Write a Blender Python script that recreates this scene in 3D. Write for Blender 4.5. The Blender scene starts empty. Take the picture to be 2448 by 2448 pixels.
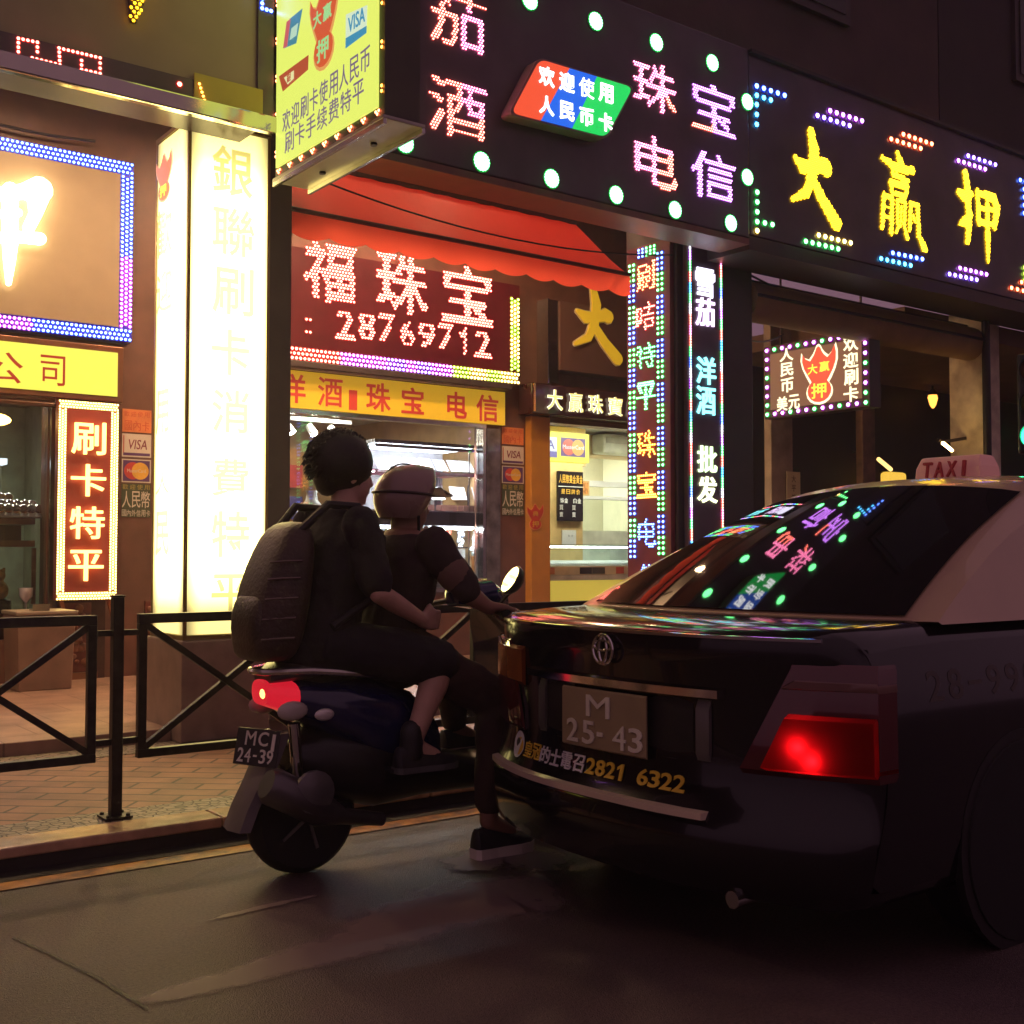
import bpy, math, random
from mathutils import Vector, Matrix
random.seed(7)
rad = math.radians
SC = bpy.context.scene
COL = SC.collection

# ------------------------------------------------------------------ camera, sky, exposure
EYE = Vector((0.0, 0.0, 1.15)); FPX = 2800.0; PITCH = rad(2.19); YAW = rad(53.13)
cam_d = bpy.data.cameras.new("camera"); cam = bpy.data.objects.new("camera", cam_d); COL.objects.link(cam)
cam_d.sensor_width = 36.0; cam_d.lens = 36.0 * FPX / 2448.0; cam_d.clip_start = 0.05; cam_d.clip_end = 900.0
cam.location = EYE; cam.rotation_euler = (math.pi / 2 + PITCH, 0.0, YAW - math.pi / 2)
SC.camera = cam
W = bpy.data.worlds.new("World"); SC.world = W; W.use_nodes = True
wn = W.node_tree; bgn = wn.nodes["Background"]
sky = wn.nodes.new("ShaderNodeTexSky"); sky.sky_type = 'NISHITA'; sky.sun_disc = False
sky.sun_elevation = rad(-6.0); sky.sun_rotation = rad(200.0); sky.dust_density = 4.0
tint = wn.nodes.new("ShaderNodeMix"); tint.data_type = 'RGBA'; tint.blend_type = 'MIX'
tint.inputs[0].default_value = 0.85                      # city glow under the night sky
wn.links.new(sky.outputs[0], tint.inputs[6]); tint.inputs[7].default_value = (1.25, 0.66, 0.90, 1)
wn.links.new(tint.outputs[2], bgn.inputs[0]); bgn.inputs[1].default_value = 0.14
SC.view_settings.view_transform = 'Standard'; SC.view_settings.look = 'None'
SC.view_settings.exposure = 0.4; SC.view_settings.gamma = 1.0
cy = SC.cycles
cy.use_denoising = True; cy.max_bounces = 6; cy.diffuse_bounces = 2; cy.glossy_bounces = 4; cy.transmission_bounces = 4
cy.transparent_max_bounces = 12; cy.caustics_reflective = False; cy.caustics_refractive = False
cy.sample_clamp_indirect = 4.0; cy.use_light_tree = True

# ------------------------------------------------------------------ pixel measuring (2448 px photograph) -> points on real planes
AX = Vector((0.8, -0.6, 0.0)); FH = Vector((0.6, 0.8, 0.0)); ZU = Vector((0, 0, 1.0))
CF = FH * math.cos(PITCH) + ZU * math.sin(PITCH); CU = ZU * math.cos(PITCH) - FH * math.sin(PITCH)
def ray(px, py): return AX * ((px - 1224) / FPX) + CU * ((1224 - py) / FPX) + CF
def atY(px, py, Y): r = ray(px, py); return EYE + r * (Y / r.y)
def atX(px, py, X): r = ray(px, py); return EYE + r * (X / r.x)
def atZ(px, py, Z): r = ray(px, py); return EYE + r * ((Z - EYE.z) / r.z)
class Fr:
    """A flat face: origin, right, up and outward normal."""
    def __init__(s, O, R, U, N): s.O, s.R, s.U, s.N = Vector(O), Vector(R), Vector(U), Vector(N)
    def uv(s, px, py):
        r = ray(px, py); t = (s.O - EYE).dot(s.N) / r.dot(s.N); p = EYE + r * t - s.O
        return p.dot(s.R), p.dot(s.U)
    def w(s, u, v, d=0.0): return s.O + s.R * u + s.U * v + s.N * d
    def off(s, d): return Fr(s.O + s.N * d, s.R, s.U, s.N)
def front(Y): return Fr((0, Y, 0), (1, 0, 0), (0, 0, 1), (0, -1, 0))
def side(X): return Fr((X, 0, 0), (0, -1, 0), (0, 0, 1), (-1, 0, 0))
def zm(ox, oy, k):
    """Reads coordinates taken from an enlarged crop."""
    return lambda x, y: (ox + x * k, oy + y * k)
Z1 = zm(0, 0, .4141); Z2 = zm(600, 0, .4141); Z3 = zm(1000, 0, .4141); Z4 = zm(1700, 100, .3872); Z5 = zm(0, 700, .3623)
Z6 = zm(600, 500, .4141); Z7 = zm(1150, 700, .2588); Z8 = zm(1600, 600, .4389); A1 = zm(500, 1000, .4141)
A6 = zm(700, 900, .2847); A7 = zm(1250, 950, .2588); A8 = zm(0, 900, .4141)
def bb(z, x0, y0, x1, y1): a = z(x0, y0); b = z(x1, y1); return (a[0], a[1], b[0], b[1])
def rect(fr, b):
    x0, y0, x1, y1 = b; xc, yc = (x0 + x1) / 2, (y0 + y1) / 2
    return fr.uv(x0, yc)[0], fr.uv(xc, y1)[1], fr.uv(x1, yc)[0], fr.uv(xc, y0)[1]

# ------------------------------------------------------------------ materials
MAT = {}
def _new(name):
    m = bpy.data.materials.new(name); m.use_nodes = True; return m, m.node_tree.nodes, m.node_tree.links
def mat(name, col, rough=.6, metal=0., var=.18, scale=6., bump=0., spec=.5, coat=0., trans=0.):
    if name in MAT: return MAT[name]
    m, n, l = _new(name); b = n["Principled BSDF"]; MAT[name] = m
    tc = n.new("ShaderNodeTexCoord"); nz = n.new("ShaderNodeTexNoise"); nz.inputs["Scale"].default_value = scale; nz.inputs["Detail"].default_value = 6
    l.new(tc.outputs["Object"], nz.inputs["Vector"])
    rp = n.new("ShaderNodeValToRGB"); rp.color_ramp.elements[0].position = .3; rp.color_ramp.elements[1].position = .7
    rp.color_ramp.elements[0].color = [c * (1 - var) for c in col] + [1]; rp.color_ramp.elements[1].color = [min(1, c * (1 + var)) for c in col] + [1]
    l.new(nz.outputs["Fac"], rp.inputs[0]); l.new(rp.outputs[0], b.inputs["Base Color"])
    rr = n.new("ShaderNodeMapRange"); rr.inputs[3].default_value = rough * .85; rr.inputs[4].default_value = min(1, rough * 1.15)
    l.new(nz.outputs["Fac"], rr.inputs[0]); l.new(rr.outputs[0], b.inputs["Roughness"])
    b.inputs["Metallic"].default_value = metal; b.inputs["Specular IOR Level"].default_value = spec
    if coat: b.inputs["Coat Weight"].default_value = coat; b.inputs["Coat Roughness"].default_value = .03
    if bump:
        bp = n.new("ShaderNodeBump"); bp.inputs["Strength"].default_value = bump; bp.inputs["Distance"].default_value = .01
        n2 = n.new("ShaderNodeTexNoise"); n2.inputs["Scale"].default_value = scale * 9; n2.inputs["Detail"].default_value = 4
        l.new(tc.outputs["Object"], n2.inputs["Vector"]); l.new(n2.outputs["Fac"], bp.inputs["Height"]); l.new(bp.outputs[0], b.inputs["Normal"])
    if trans:
        tr = n.new("ShaderNodeBsdfTranslucent"); tr.inputs[0].default_value = list(col) + [1]; mx = n.new("ShaderNodeMixShader"); mx.inputs[0].default_value = trans
        l.new(b.outputs[0], mx.inputs[1]); l.new(tr.outputs[0], mx.inputs[2]); l.new(mx.outputs[0], n["Material Output"].inputs[0])
    return m
def emis(name, col, s=1., base=(.06, .06, .06)):
    if name in MAT: return MAT[name]
    m, n, l = _new(name); b = n["Principled BSDF"]; MAT[name] = m
    b.inputs["Base Color"].default_value = list(base) + [1]; b.inputs["Roughness"].default_value = .35
    b.inputs["Emission Color"].default_value = list(col) + [1]; b.inputs["Emission Strength"].default_value = s
    return m
def glass(name="window_glass", col=(.92, .95, .95), k=1.0):
    if name in MAT: return MAT[name]
    m, n, l = _new(name); MAT[name] = m; n.remove(n["Principled BSDF"])
    t = n.new("ShaderNodeBsdfTransparent"); t.inputs[0].default_value = list(col) + [1]
    g = n.new("ShaderNodeBsdfGlossy"); g.inputs["Roughness"].default_value = .02
    f = n.new("ShaderNodeFresnel"); f.inputs[0].default_value = 1.45; mx = n.new("ShaderNodeMixShader")
    mu = n.new("ShaderNodeMath"); mu.operation = 'MULTIPLY'; mu.inputs[1].default_value = k
    l.new(f.outputs[0], mu.inputs[0]); l.new(mu.outputs[0], mx.inputs[0]); l.new(t.outputs[0], mx.inputs[1]); l.new(g.outputs[0], mx.inputs[2])
    l.new(mx.outputs[0], n["Material Output"].inputs[0]); return m
LEDC = {'red': (9, 1.7, 1.25), 'redwarm': (9, 2.0, .8), 'pink': (7.5, 1.7, 3.4), 'purple': (4.6, 1.6, 7), 'violet': (2.8, 1.7, 8), 'blue': (.9, 2.0, 9), 'cyan': (.5, 3.2, 6),
        'green': (1.1, 7, 2.0), 'lime': (3.2, 5, .6), 'yellow': (8, 5.2, .5), 'gold': (5.0, 3.0, .05), 'amber': (8, 3.0, .35), 'white': (5, 4.8, 5.5), 'cream': (7, 5.6, 1.7)}
LK = 1.0
def led_m(c):
    col = LEDC[c]; mx = max(col); return emis("led_" + c, [x / mx for x in col], mx * LK, (.5, .5, .5))

HALO = {'red': (.60, .015, .03), 'redwarm': (.60, .05, .02), 'pink': (.60, .03, .14), 'purple': (.42, .03, .60), 'violet': (.22, .04, .62), 'blue': (.02, .06, .62), 'cyan': (.02, .30, .55), 'green': (.02, .52, .12),
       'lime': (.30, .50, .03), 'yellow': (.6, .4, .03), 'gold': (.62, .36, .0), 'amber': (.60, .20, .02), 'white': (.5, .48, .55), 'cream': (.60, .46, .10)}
def halo_m(c): return mat("bezel_" + c, HALO[c], .35, var=.05)  # tint of the halo cone added round each LED
# ------------------------------------------------------------------ mesh builder
def basis(d):
    d = d.normalized(); a = Vector((0, 0, 1)) if abs(d.z) < .9 else Vector((1, 0, 0))
    s = d.cross(a).normalized(); return s, s.cross(d).normalized()
class MB:
    def __init__(s): s.v = []; s.f = []; s.mi = []; s.mats = []
    def _m(s, m):
        if m is None: return 0
        if m not in s.mats: s.mats.append(m)
        return s.mats.index(m)
    def add(s, vs, fs, m=None):
        o = len(s.v); k = s._m(m); s.v += [Vector(p) for p in vs]
        for f in fs: s.f.append([i + o for i in f]); s.mi.append(k)
        return s
    def box(s, x0, x1, y0, y1, z0, z1, m=None):
        vs = [(x, y, z) for x in (x0, x1) for y in (y0, y1) for z in (z0, z1)]
        return s.add(vs, [(0, 1, 3, 2), (4, 6, 7, 5), (0, 4, 5, 1), (2, 3, 7, 6), (0, 2, 6, 4), (1, 5, 7, 3)], m)
    def fbox(s, fr, u0, v0, u1, v1, d0, d1, m=None):
        vs = [fr.w(u, v, d) for u in (u0, u1) for v in (v0, v1) for d in (d0, d1)]
        return s.add(vs, [(0, 1, 3, 2), (4, 6, 7, 5), (0, 4, 5, 1), (2, 3, 7, 6), (0, 2, 6, 4), (1, 5, 7, 3)], m)
    def bar(s, p, q, w, h, m=None, up=None):
        p, q = Vector(p), Vector(q); d = (q - p).normalized(); a = up or (Vector((0, 0, 1)) if abs(d.z) < .95 else Vector((1, 0, 0)))
        a = Vector(a); e = d.cross(a).normalized() * (w / 2); g = e.cross(d).normalized() * (h / 2)
        vs = [c + e * i + g * j for c in (p, q) for i, j in ((-1, -1), (1, -1), (1, 1), (-1, 1))]
        return s.add(vs, [(0, 1, 2, 3), (7, 6, 5, 4), (0, 4, 5, 1), (1, 5, 6, 2), (2, 6, 7, 3), (3, 7, 4, 0)], m)
    def prism(s, fr, pts, d0, d1, m=None):
        n = len(pts); vs = [fr.w(u, v, d) for d in (d0, d1) for u, v in pts]
        return s.add(vs, [list(range(n))[::-1], list(range(n, 2 * n))] + [(i, (i + 1) % n, n + (i + 1) % n, n + i) for i in range(n)], m)
    def loft(s, rings, m=None, cap=True, closed=True):
        n = len(rings[0]); vs = [p for r in rings for p in r]; fs = []
        for i in range(len(rings) - 1):
            for j in range(n if closed else n - 1):
                k = (j + 1) % n; fs.append((i * n + j, i * n + k, (i + 1) * n + k, (i + 1) * n + j))
        if cap and closed: fs.append(list(range(n))[::-1]); fs.append([(len(rings) - 1) * n + j for j in range(n)])
        return s.add(vs, fs, m)
    def tube(s, path, r, n=10, m=None, round_=False, flat=None):
        P = [Vector(p) for p in path]; R = list(r) if isinstance(r, (list, tuple)) else [r] * len(P)
        if round_:
            for end in (0, -1):
                d = (P[0] - P[1]).normalized() if end == 0 else (P[-1] - P[-2]).normalized(); c, rr = P[end], R[end]
                ex = [(c + d * rr * math.sin(a), rr * math.cos(a)) for a in (.5, 1.0, 1.4)]
                if end == 0: P = [e[0] for e in ex[::-1]] + P; R = [e[1] for e in ex[::-1]] + R
                else: P += [e[0] for e in ex]; R += [e[1] for e in ex]
        rings = []; prev = None
        for i, p in enumerate(P):
            d = (P[min(i + 1, len(P) - 1)] - P[max(i - 1, 0)]).normalized()
            if prev is None: a, b = basis(d)
            else:
                a = (prev - d * prev.dot(d)).normalized(); b = a.cross(d).normalized()
            prev = a; rings.append([p + (a * math.cos(t) + b * math.sin(t)) * R[i] for t in [2 * math.pi * k / n for k in range(n)]])
        return s.loft(rings, m)
    def lathe(s, prof, c, axis=(0, 0, 1), n=16, m=None, cap=True):
        ax = Vector(axis).normalized(); a, b = basis(ax); c = Vector(c)
        return s.loft([[c + ax * z + (a * math.cos(t) + b * math.sin(t)) * max(r, 1e-4) for t in [2 * math.pi * k / n for k in range(n)]] for r, z in prof], m, cap)
    def ell(s, c, r, n=14, k=9, m=None, M=None):
        c = Vector(c); rings = []
        for i in range(k + 1):
            t = -math.pi / 2 + math.pi * i / k; q = max(math.cos(t), .02); row = []
            for j in range(n):
                p = Vector((r[0] * q * math.cos(2 * math.pi * j / n), r[1] * q * math.sin(2 * math.pi * j / n), r[2] * math.sin(t)))
                row.append(c + (M @ p if M else p))
            rings.append(row)
        return s.loft(rings, m)
    def build(s, name, m=None, parent=None, smooth=False, bev=0., loc=None, remesh=0., sub=0, soft=0, folds=0.):
        me = bpy.data.meshes.new(name); L = Vector(loc) if loc is not None else (ROOT.get(parent.name) if parent else Vector((0, 0, 0)))
        if m is not None and m not in s.mats: s.mats.insert(0, m) if not s.mats else s.mats.append(m)
        me.from_pydata([p - L for p in s.v], [], s.f)
        for q in s.mats: me.materials.append(q)
        if m is not None and s.mats and s.mats[0] is not m and not any(s.mi): s.mi = [s.mats.index(m)] * len(s.f)
        me.polygons.foreach_set("material_index", s.mi)
        if smooth: me.polygons.foreach_set("use_smooth", [True] * len(s.f))
        me.update(); o = bpy.data.objects.new(name, me); COL.objects.link(o)
        if parent: o.parent = parent
        elif loc is not None: o.location = L
        ROOT[o.name] = L
        if remesh:
            r = o.modifiers.new("remesh", 'REMESH'); r.mode = 'VOXEL'; r.voxel_size = remesh; r.use_smooth_shade = True
            w = o.modifiers.new("smooth", 'SMOOTH'); w.factor = .5; w.iterations = soft or 4
            if folds:
                tx_ = bpy.data.textures.new("cloth_folds", 'CLOUDS'); tx_.noise_scale = .11; tx_.noise_depth = 2; dm = o.modifiers.new("folds", 'DISPLACE'); dm.texture = tx_; dm.strength = folds; dm.mid_level = .5; dm.texture_coords = 'LOCAL'
        if sub: q = o.modifiers.new("subsurf", 'SUBSURF'); q.levels = sub; q.render_levels = sub
        if bev:
            q = o.modifiers.new("bevel", 'BEVEL'); q.width = bev; q.segments = 2; q.limit_method = 'ANGLE'; q.angle_limit = rad(35); q.harden_normals = False
        if smooth and not remesh and not sub: me.set_sharp_from_angle(angle=rad(38))
        return o
ROOT = {}
def tag(o, label, cat, group=None):
    o['label'] = label; o['category'] = cat
    if group: o['group'] = group
    return o
def thing(name, label, cat, loc, group=None):
    o = bpy.data.objects.new(name, None); COL.objects.link(o); o.location = Vector(loc); o.empty_display_size = .1
    ROOT[o.name] = Vector(loc); return tag(o, label, cat, group)
def struct(name, mb, m, **k):
    o = mb.build(name, m, **k); o['kind'] = 'structure'; return o
def dup(o, delta, label=None, group=None):
    def cp(x, par):
        c = x.copy(); COL.objects.link(c); c.parent = par; ROOT[c.name] = ROOT.get(x.name)
        for ch in list(x.children): cp(ch, c)
        return c
    c = cp(o, None); c.location = o.location + Vector(delta)
    if label: c['label'] = label
    if group: c['group'] = group
    return c

# ------------------------------------------------------------------ lettering (Blender's own font; its fallback has Chinese) and LED dots
_cu = bpy.data.curves.new("lettering", 'FONT'); _to = bpy.data.objects.new("lettering", _cu); _G = {}
def glyph(ch, bold=.0):
    """Unit-box glyph: (verts with z 0..1, faces, front triangles, width/height)."""
    if (ch, bold) in _G: return _G[(ch, bold)]
    if ch == '1':
        P = [(.42, 0), (.74, 0), (.74, 1), (.50, 1), (.12, .80), (.12, .60), (.42, .74)]; n = len(P)
        V = [(x, y, z) for z in (0., 1.) for x, y in P]; F = [list(range(n))[::-1], [7, 8, 13], [13, 8, 9], [13, 9, 10], [13, 10, 12], [12, 10, 11]] + [[i, (i + 1) % n, n + (i + 1) % n, n + i] for i in range(n)]
        _G[(ch, bold)] = (V, F, [[V[i][:2] for i in f] for f in F[1:6]], .42); return _G[(ch, bold)]
    g0 = _glyph(ch, 0.)
    if bold:                                  # keep the heaviest outline that still fills cleanly
        ar_ = lambda g: sum(abs((t[1][0] - t[0][0]) * (t[2][1] - t[0][1]) - (t[2][0] - t[0][0]) * (t[1][1] - t[0][1])) / 2 for t in g[2])
        a0 = ar_(g0); k_ = (ar_(_glyph(ch, .003)) - a0) / .003
        for f in (1, .85, .7, .55, .4, .25):
            g = _glyph(ch, bold * f); d = ar_(g) - a0
            if .8 * k_ * bold * f * .85 <= d <= 1.35 * k_ * bold * f and k_ < 20: g0 = g; break
    _G[(ch, bold)] = g0; return g0
def _glyph(ch, bold):
    if _to.name not in COL.objects: COL.objects.link(_to)
    _cu.body = ch; _cu.size = 1; _cu.offset = bold; _cu.extrude = .1; _cu.resolution_u = 3; _cu.fill_mode = 'BOTH'
    dg = bpy.context.evaluated_depsgraph_get(); dg.update(); e = _to.evaluated_get(dg); me = e.to_mesh()
    V = [v.co.copy() for v in me.vertices]; F = [list(p.vertices) for p in me.polygons]; Nn = [p.normal.z for p in me.polygons]; e.to_mesh_clear()
    x0, x1 = min(v.x for v in V), max(v.x for v in V); y0, y1 = min(v.y for v in V), max(v.y for v in V)
    V = [((v.x - x0) / (x1 - x0), (v.y - y0) / (y1 - y0), (v.z + .1) / .2) for v in V]; T = []
    for f, nz in zip(F, Nn):
        if nz > .5:
            for i in range(1, len(f) - 1):
                a, b, c = V[f[0]][:2], V[f[i]][:2], V[f[i + 1]][:2]
                if abs((b[0] - a[0]) * (c[1] - a[1]) - (c[0] - a[0]) * (b[1] - a[1])) > 1e-7: T.append([a, b, c])
    return V, F, T, (x1 - x0) / (y1 - y0)
def put(mb, fr, ch, r, d0=0., d1=.01, m=None, bold=.0):
    V, F, T, a = glyph(ch, bold); u0, v0, u1, v1 = r
    mb.add([fr.w(u0 + (u1 - u0) * x, v0 + (v1 - v0) * y, d0 + (d1 - d0) * z) for x, y, z in V], F, m)
def txt(mb, fr, ch, b, d0=0., d1=.01, m=None, bold=.0): put(mb, fr, ch, rect(fr, b), d0, d1, m, bold)
def line(mb, fr, s, p, q, h, d0=0., d1=.01, m=None, bold=.0, wr=.95):
    """Characters whose centres run evenly from pixel p to pixel q, h pixels tall at p."""
    a, b = fr.uv(*p), fr.uv(*q); H = abs(fr.uv(p[0], p[1] - h / 2)[1] - fr.uv(p[0], p[1] + h / 2)[1]); n = max(1, len(s) - 1)
    for i, ch in enumerate(s):
        if ch == ' ': continue
        u = a[0] + (b[0] - a[0]) * i / n; v = a[1] + (b[1] - a[1]) * i / n
        sp = math.hypot(b[0] - a[0], 0) / n
        w = min(H * wr, sp * .86 if sp > H * .2 else 9) * (min(1., max(.25, glyph(ch, bold)[3])) if ch.isascii() or ch in '平人' else 1.)
        put(mb, fr, ch, (u - w / 2, v - H / 2, u + w / 2, v + H / 2), d0, d1, m, bold)
def word(mb, fr, s, r, d0=0., d1=.004, m=None, bold=.0):
    """A whole latin word fitted into a rectangle of the face."""
    put(mb, fr, s, r, d0, d1, m, bold)
_ring = [(math.cos(k * math.pi / 3), math.sin(k * math.pi / 3)) for k in range(6)]
def dot(mb, fr, u, v, r, m, d=0., h=1.15, halo_k=1.65):
    vs = [fr.w(u + r * c, v + r * s, d) for c, s in _ring] + [fr.w(u + .8 * r * c, v + .8 * r * s, d + r * h * .6) for c, s in _ring] + [fr.w(u, v, d + r * h)]
    fs = [(i, (i + 1) % 6, 6 + (i + 1) % 6, 6 + i) for i in range(6)] + [(6 + i, 6 + (i + 1) % 6, 12) for i in range(6)]
    mb.add(vs, fs, m)
    c = m.name[4:]                                          # tinted cone added round the LED to stand in for bloom
    if halo_k and c in HALO:
        vs = [fr.w(u + r * .95 * x, v + r * .95 * y, d + r * .28) for x, y in _ring] + [fr.w(u + r * halo_k * x, v + r * halo_k * y, d) for x, y in _ring]
        mb.add(vs, [(i, 6 + i, 6 + (i + 1) % 6, (i + 1) % 6) for i in range(6)], halo_m(c))
def _in(T, x, y):
    for (ax, ay), (bx, by), (cx, cy_) in T:
        d1 = (bx - ax) * (y - ay) - (by - ay) * (x - ax); d2 = (cx - bx) * (y - by) - (cy_ - by) * (x - bx); d3 = (ax - cx) * (y - cy_) - (ay - cy_) * (x - cx)
        if (d1 >= 0 and d2 >= 0 and d3 >= 0) or (d1 <= 0 and d2 <= 0 and d3 <= 0): return True
    return False
def hexgrid(r, pitch):
    u0, v0, u1, v1 = r; nv = max(2, int(round((v1 - v0) / (pitch * .87)))); dv = (v1 - v0) / nv; nu = max(2, int(round((u1 - u0) / pitch))); du = (u1 - u0) / nu
    for j in range(nv + 1):
        for i in range(nu + 1):
            u = u0 + du * (i + .5 * (j % 2)); v = v0 + dv * j
            if u <= u1 + 1e-6: yield u, v
def led_text(mb, fr, ch, b, pitch, r, col, bold=.012, d=0., px=True):
    rc = rect(fr, b) if px else b; V, F, T, a = glyph(ch, bold); u0, v0, u1, v1 = rc
    for u, v in hexgrid(rc, pitch):
        x, y = (u - u0) / (u1 - u0), (v - v0) / (v1 - v0)
        if _in(T, x, y): dot(mb, fr, u, v, r, led_m(col(x, y) if callable(col) else col), d)
def dots(mb, fr, p, q, n, r, col, d=0.):
    a, b = fr.uv(*p), fr.uv(*q)
    for i in range(n):
        t = i / max(1, n - 1); dot(mb, fr, a[0] + (b[0] - a[0]) * t, a[1] + (b[1] - a[1]) * t, r, led_m(col(i) if callable(col) else col), d)
# brush-written characters: strokes of (x, y, half width) in crop pixels, y down
BRUSH = {
 '大': ((490, 545, 805, 1130), [[(612, 570, 26), (630, 680, 40), (618, 830, 36), (580, 950, 30), (500, 1012, 14)], [(512, 755, 14), (560, 795, 42), (640, 780, 34), (690, 750, 46), (705, 765, 46)], [(620, 860, 30), (680, 970, 36), (765, 1090, 44)]]),
 '押': ((1510, 820, 1790, 1360), [[(1568, 845, 24), (1582, 960, 28), (1585, 1150, 24), (1575, 1255, 20)], [(1525, 968, 16), (1560, 985, 32), (1602, 955, 20)], [(1532, 1160, 14), (1556, 1142, 28), (1596, 1090, 18)],
   [(1640, 930, 18), (1645, 1120, 18)], [(1640, 938, 18), (1740, 935, 28), (1762, 990, 28), (1742, 1112, 22)], [(1650, 1022, 13), (1750, 1015, 14)], [(1640, 1112, 15), (1748, 1106, 16)], [(1700, 930, 14), (1700, 1200, 22), (1700, 1340, 13)]]),
 '赢': ((1040, 690, 1325, 1270), [[(1150, 705, 16), (1165, 762, 26)], [(1055, 760, 13), (1140, 792, 25), (1240, 780, 21)], [(1112, 800, 14), (1122, 846, 14), (1208, 850, 14)], [(1102, 892, 14), (1205, 892, 15), (1190, 955, 14)], [(1102, 892, 14), (1115, 958, 13), (1190, 955, 13)],
   [(1062, 980, 14), (1050, 1180, 15)], [(1062, 985, 12), (1112, 985, 14), (1104, 1200, 15)], [(1060, 1050, 8), (1108, 1050, 8)], [(1058, 1110, 8), (1108, 1110, 8)], [(1145, 990, 12), (1142, 1140, 11)], [(1145, 990, 12), (1190, 986, 13), (1184, 1135, 12)], [(1168, 1020, 8), (1160, 1130, 9), (1132, 1190, 11)], [(1176, 1120, 9), (1202, 1205, 13)],
   [(1226, 990, 13), (1216, 1150, 14)], [(1226, 986, 13), (1270, 986, 15), (1272, 1170, 16), (1308, 1240, 24)], [(1240, 1060, 10), (1252, 1090, 10)]]),
}
def brush_strokes(ch):
    (x0, y0, x1, y1), S = BRUSH[ch]; k = y1 - y0
    return [[((x - x0) / (x1 - x0), (y1 - y) / k, w * (1.22 if ch == '赢' else 1.12) / k) for x, y, w in st] for st in S], (x1 - x0) / k
def brush_solid(mb, fr, ch, r, d0, d1, m, grow=0.):
    S, asp = brush_strokes(ch); u0, v0, u1, v1 = r; H = v1 - v0
    for i, st in enumerate(S):
        P = [(u0 + x * (u1 - u0), v0 + y * H, w * H + grow) for x, y, w in st]; Lf, Rt = [], []
        for j, (u, v, w) in enumerate(P):
            a, b = P[max(0, j - 1)], P[min(len(P) - 1, j + 1)]; dx, dy = b[0] - a[0], b[1] - a[1]; q = math.hypot(dx, dy); nx, ny = -dy / q, dx / q
            if j == 0:
                for t in (2.6, 2.0, 1.57): Lf.append((u + w * (nx * math.sin(t - 1.57 + 0) * 0 + math.cos(t) * dx / q + math.sin(t) * nx), v + w * (math.cos(t) * dy / q + math.sin(t) * ny)))
                for t in (-2.6, -2.0, -1.57): Rt.append((u + w * (math.cos(t) * dx / q + math.sin(t) * nx), v + w * (math.cos(t) * dy / q + math.sin(t) * ny)))
            elif j == len(P) - 1:
                for t in (1.57, 1.0, .4): Lf.append((u + w * (math.cos(t) * dx / q + math.sin(t) * nx), v + w * (math.cos(t) * dy / q + math.sin(t) * ny)))
                for t in (-1.57, -1.0, -.4): Rt.append((u + w * (math.cos(t) * dx / q + math.sin(t) * nx), v + w * (math.cos(t) * dy / q + math.sin(t) * ny)))
            else: Lf.append((u + nx * w, v + ny * w)); Rt.append((u - nx * w, v - ny * w))
        n = len(Lf); rows = [[fr.w(*Lf[j], d0), fr.w(*Lf[j], d1 + i * .0012), fr.w(*Rt[j], d1 + i * .0012), fr.w(*Rt[j], d0)] for j in range(n)]
        mb.loft(rows, m)
def brush_led(mb, fr, ch, r, pitch, rr, col, d=0.):
    S, asp = brush_strokes(ch); u0, v0, u1, v1 = r; H = v1 - v0
    for u, v in hexgrid(r, pitch):
        hit = False
        for st in S:
            for (ax, ay, aw), (bx, by, bw) in zip(st, st[1:]):
                ax2, ay2, bx2, by2 = u0 + ax * (u1 - u0), v0 + ay * H, u0 + bx * (u1 - u0), v0 + by * H
                q = (bx2 - ax2) ** 2 + (by2 - ay2) ** 2; t = max(0, min(1, ((u - ax2) * (bx2 - ax2) + (v - ay2) * (by2 - ay2)) / q))
                if math.hypot(u - ax2 - t * (bx2 - ax2), v - ay2 - t * (by2 - ay2)) < (aw + (bw - aw) * t) * H: hit = True; break
            if hit: break
        if hit: dot(mb, fr, u, v, rr, led_m(col), d)
# the pawnshop bat-and-coin shape (unit box, y up)
def bat(r, grow=0.):
    pts = [(728, 548), (745, 576), (770, 590), (790, 562), (800, 540), (806, 522), (817, 514), (828, 524), (834, 542), (846, 562), (866, 582), (888, 558), (904, 520), (912, 560), (911, 605), (897, 650), (876, 692)]
    for k in range(13): a = rad(-48 + k * 23.0); pts.append((820 + 66 * math.cos(a), 760 + 66 * math.sin(a)))
    pts += [(756, 672), (736, 632), (725, 590)]
    u0, v0, u1, v1 = r; cx, cy_ = 820, 670; q = []
    for x, y in pts:
        dx, dy = x - cx, y - cy_; l = math.hypot(dx, dy); x += dx / l * grow; y += dy / l * grow
        q.append((u0 + (x - 722) / 192 * (u1 - u0), v0 + (828 - y) / 316 * (v1 - v0)))
    return q
def disc(mb, fr, u, v, r, d0, d1, m, n=24): mb.prism(fr, [(u + r * math.cos(2 * math.pi * k / n), v + r * math.sin(2 * math.pi * k / n)) for k in range(n)], d0, d1, m)

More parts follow.
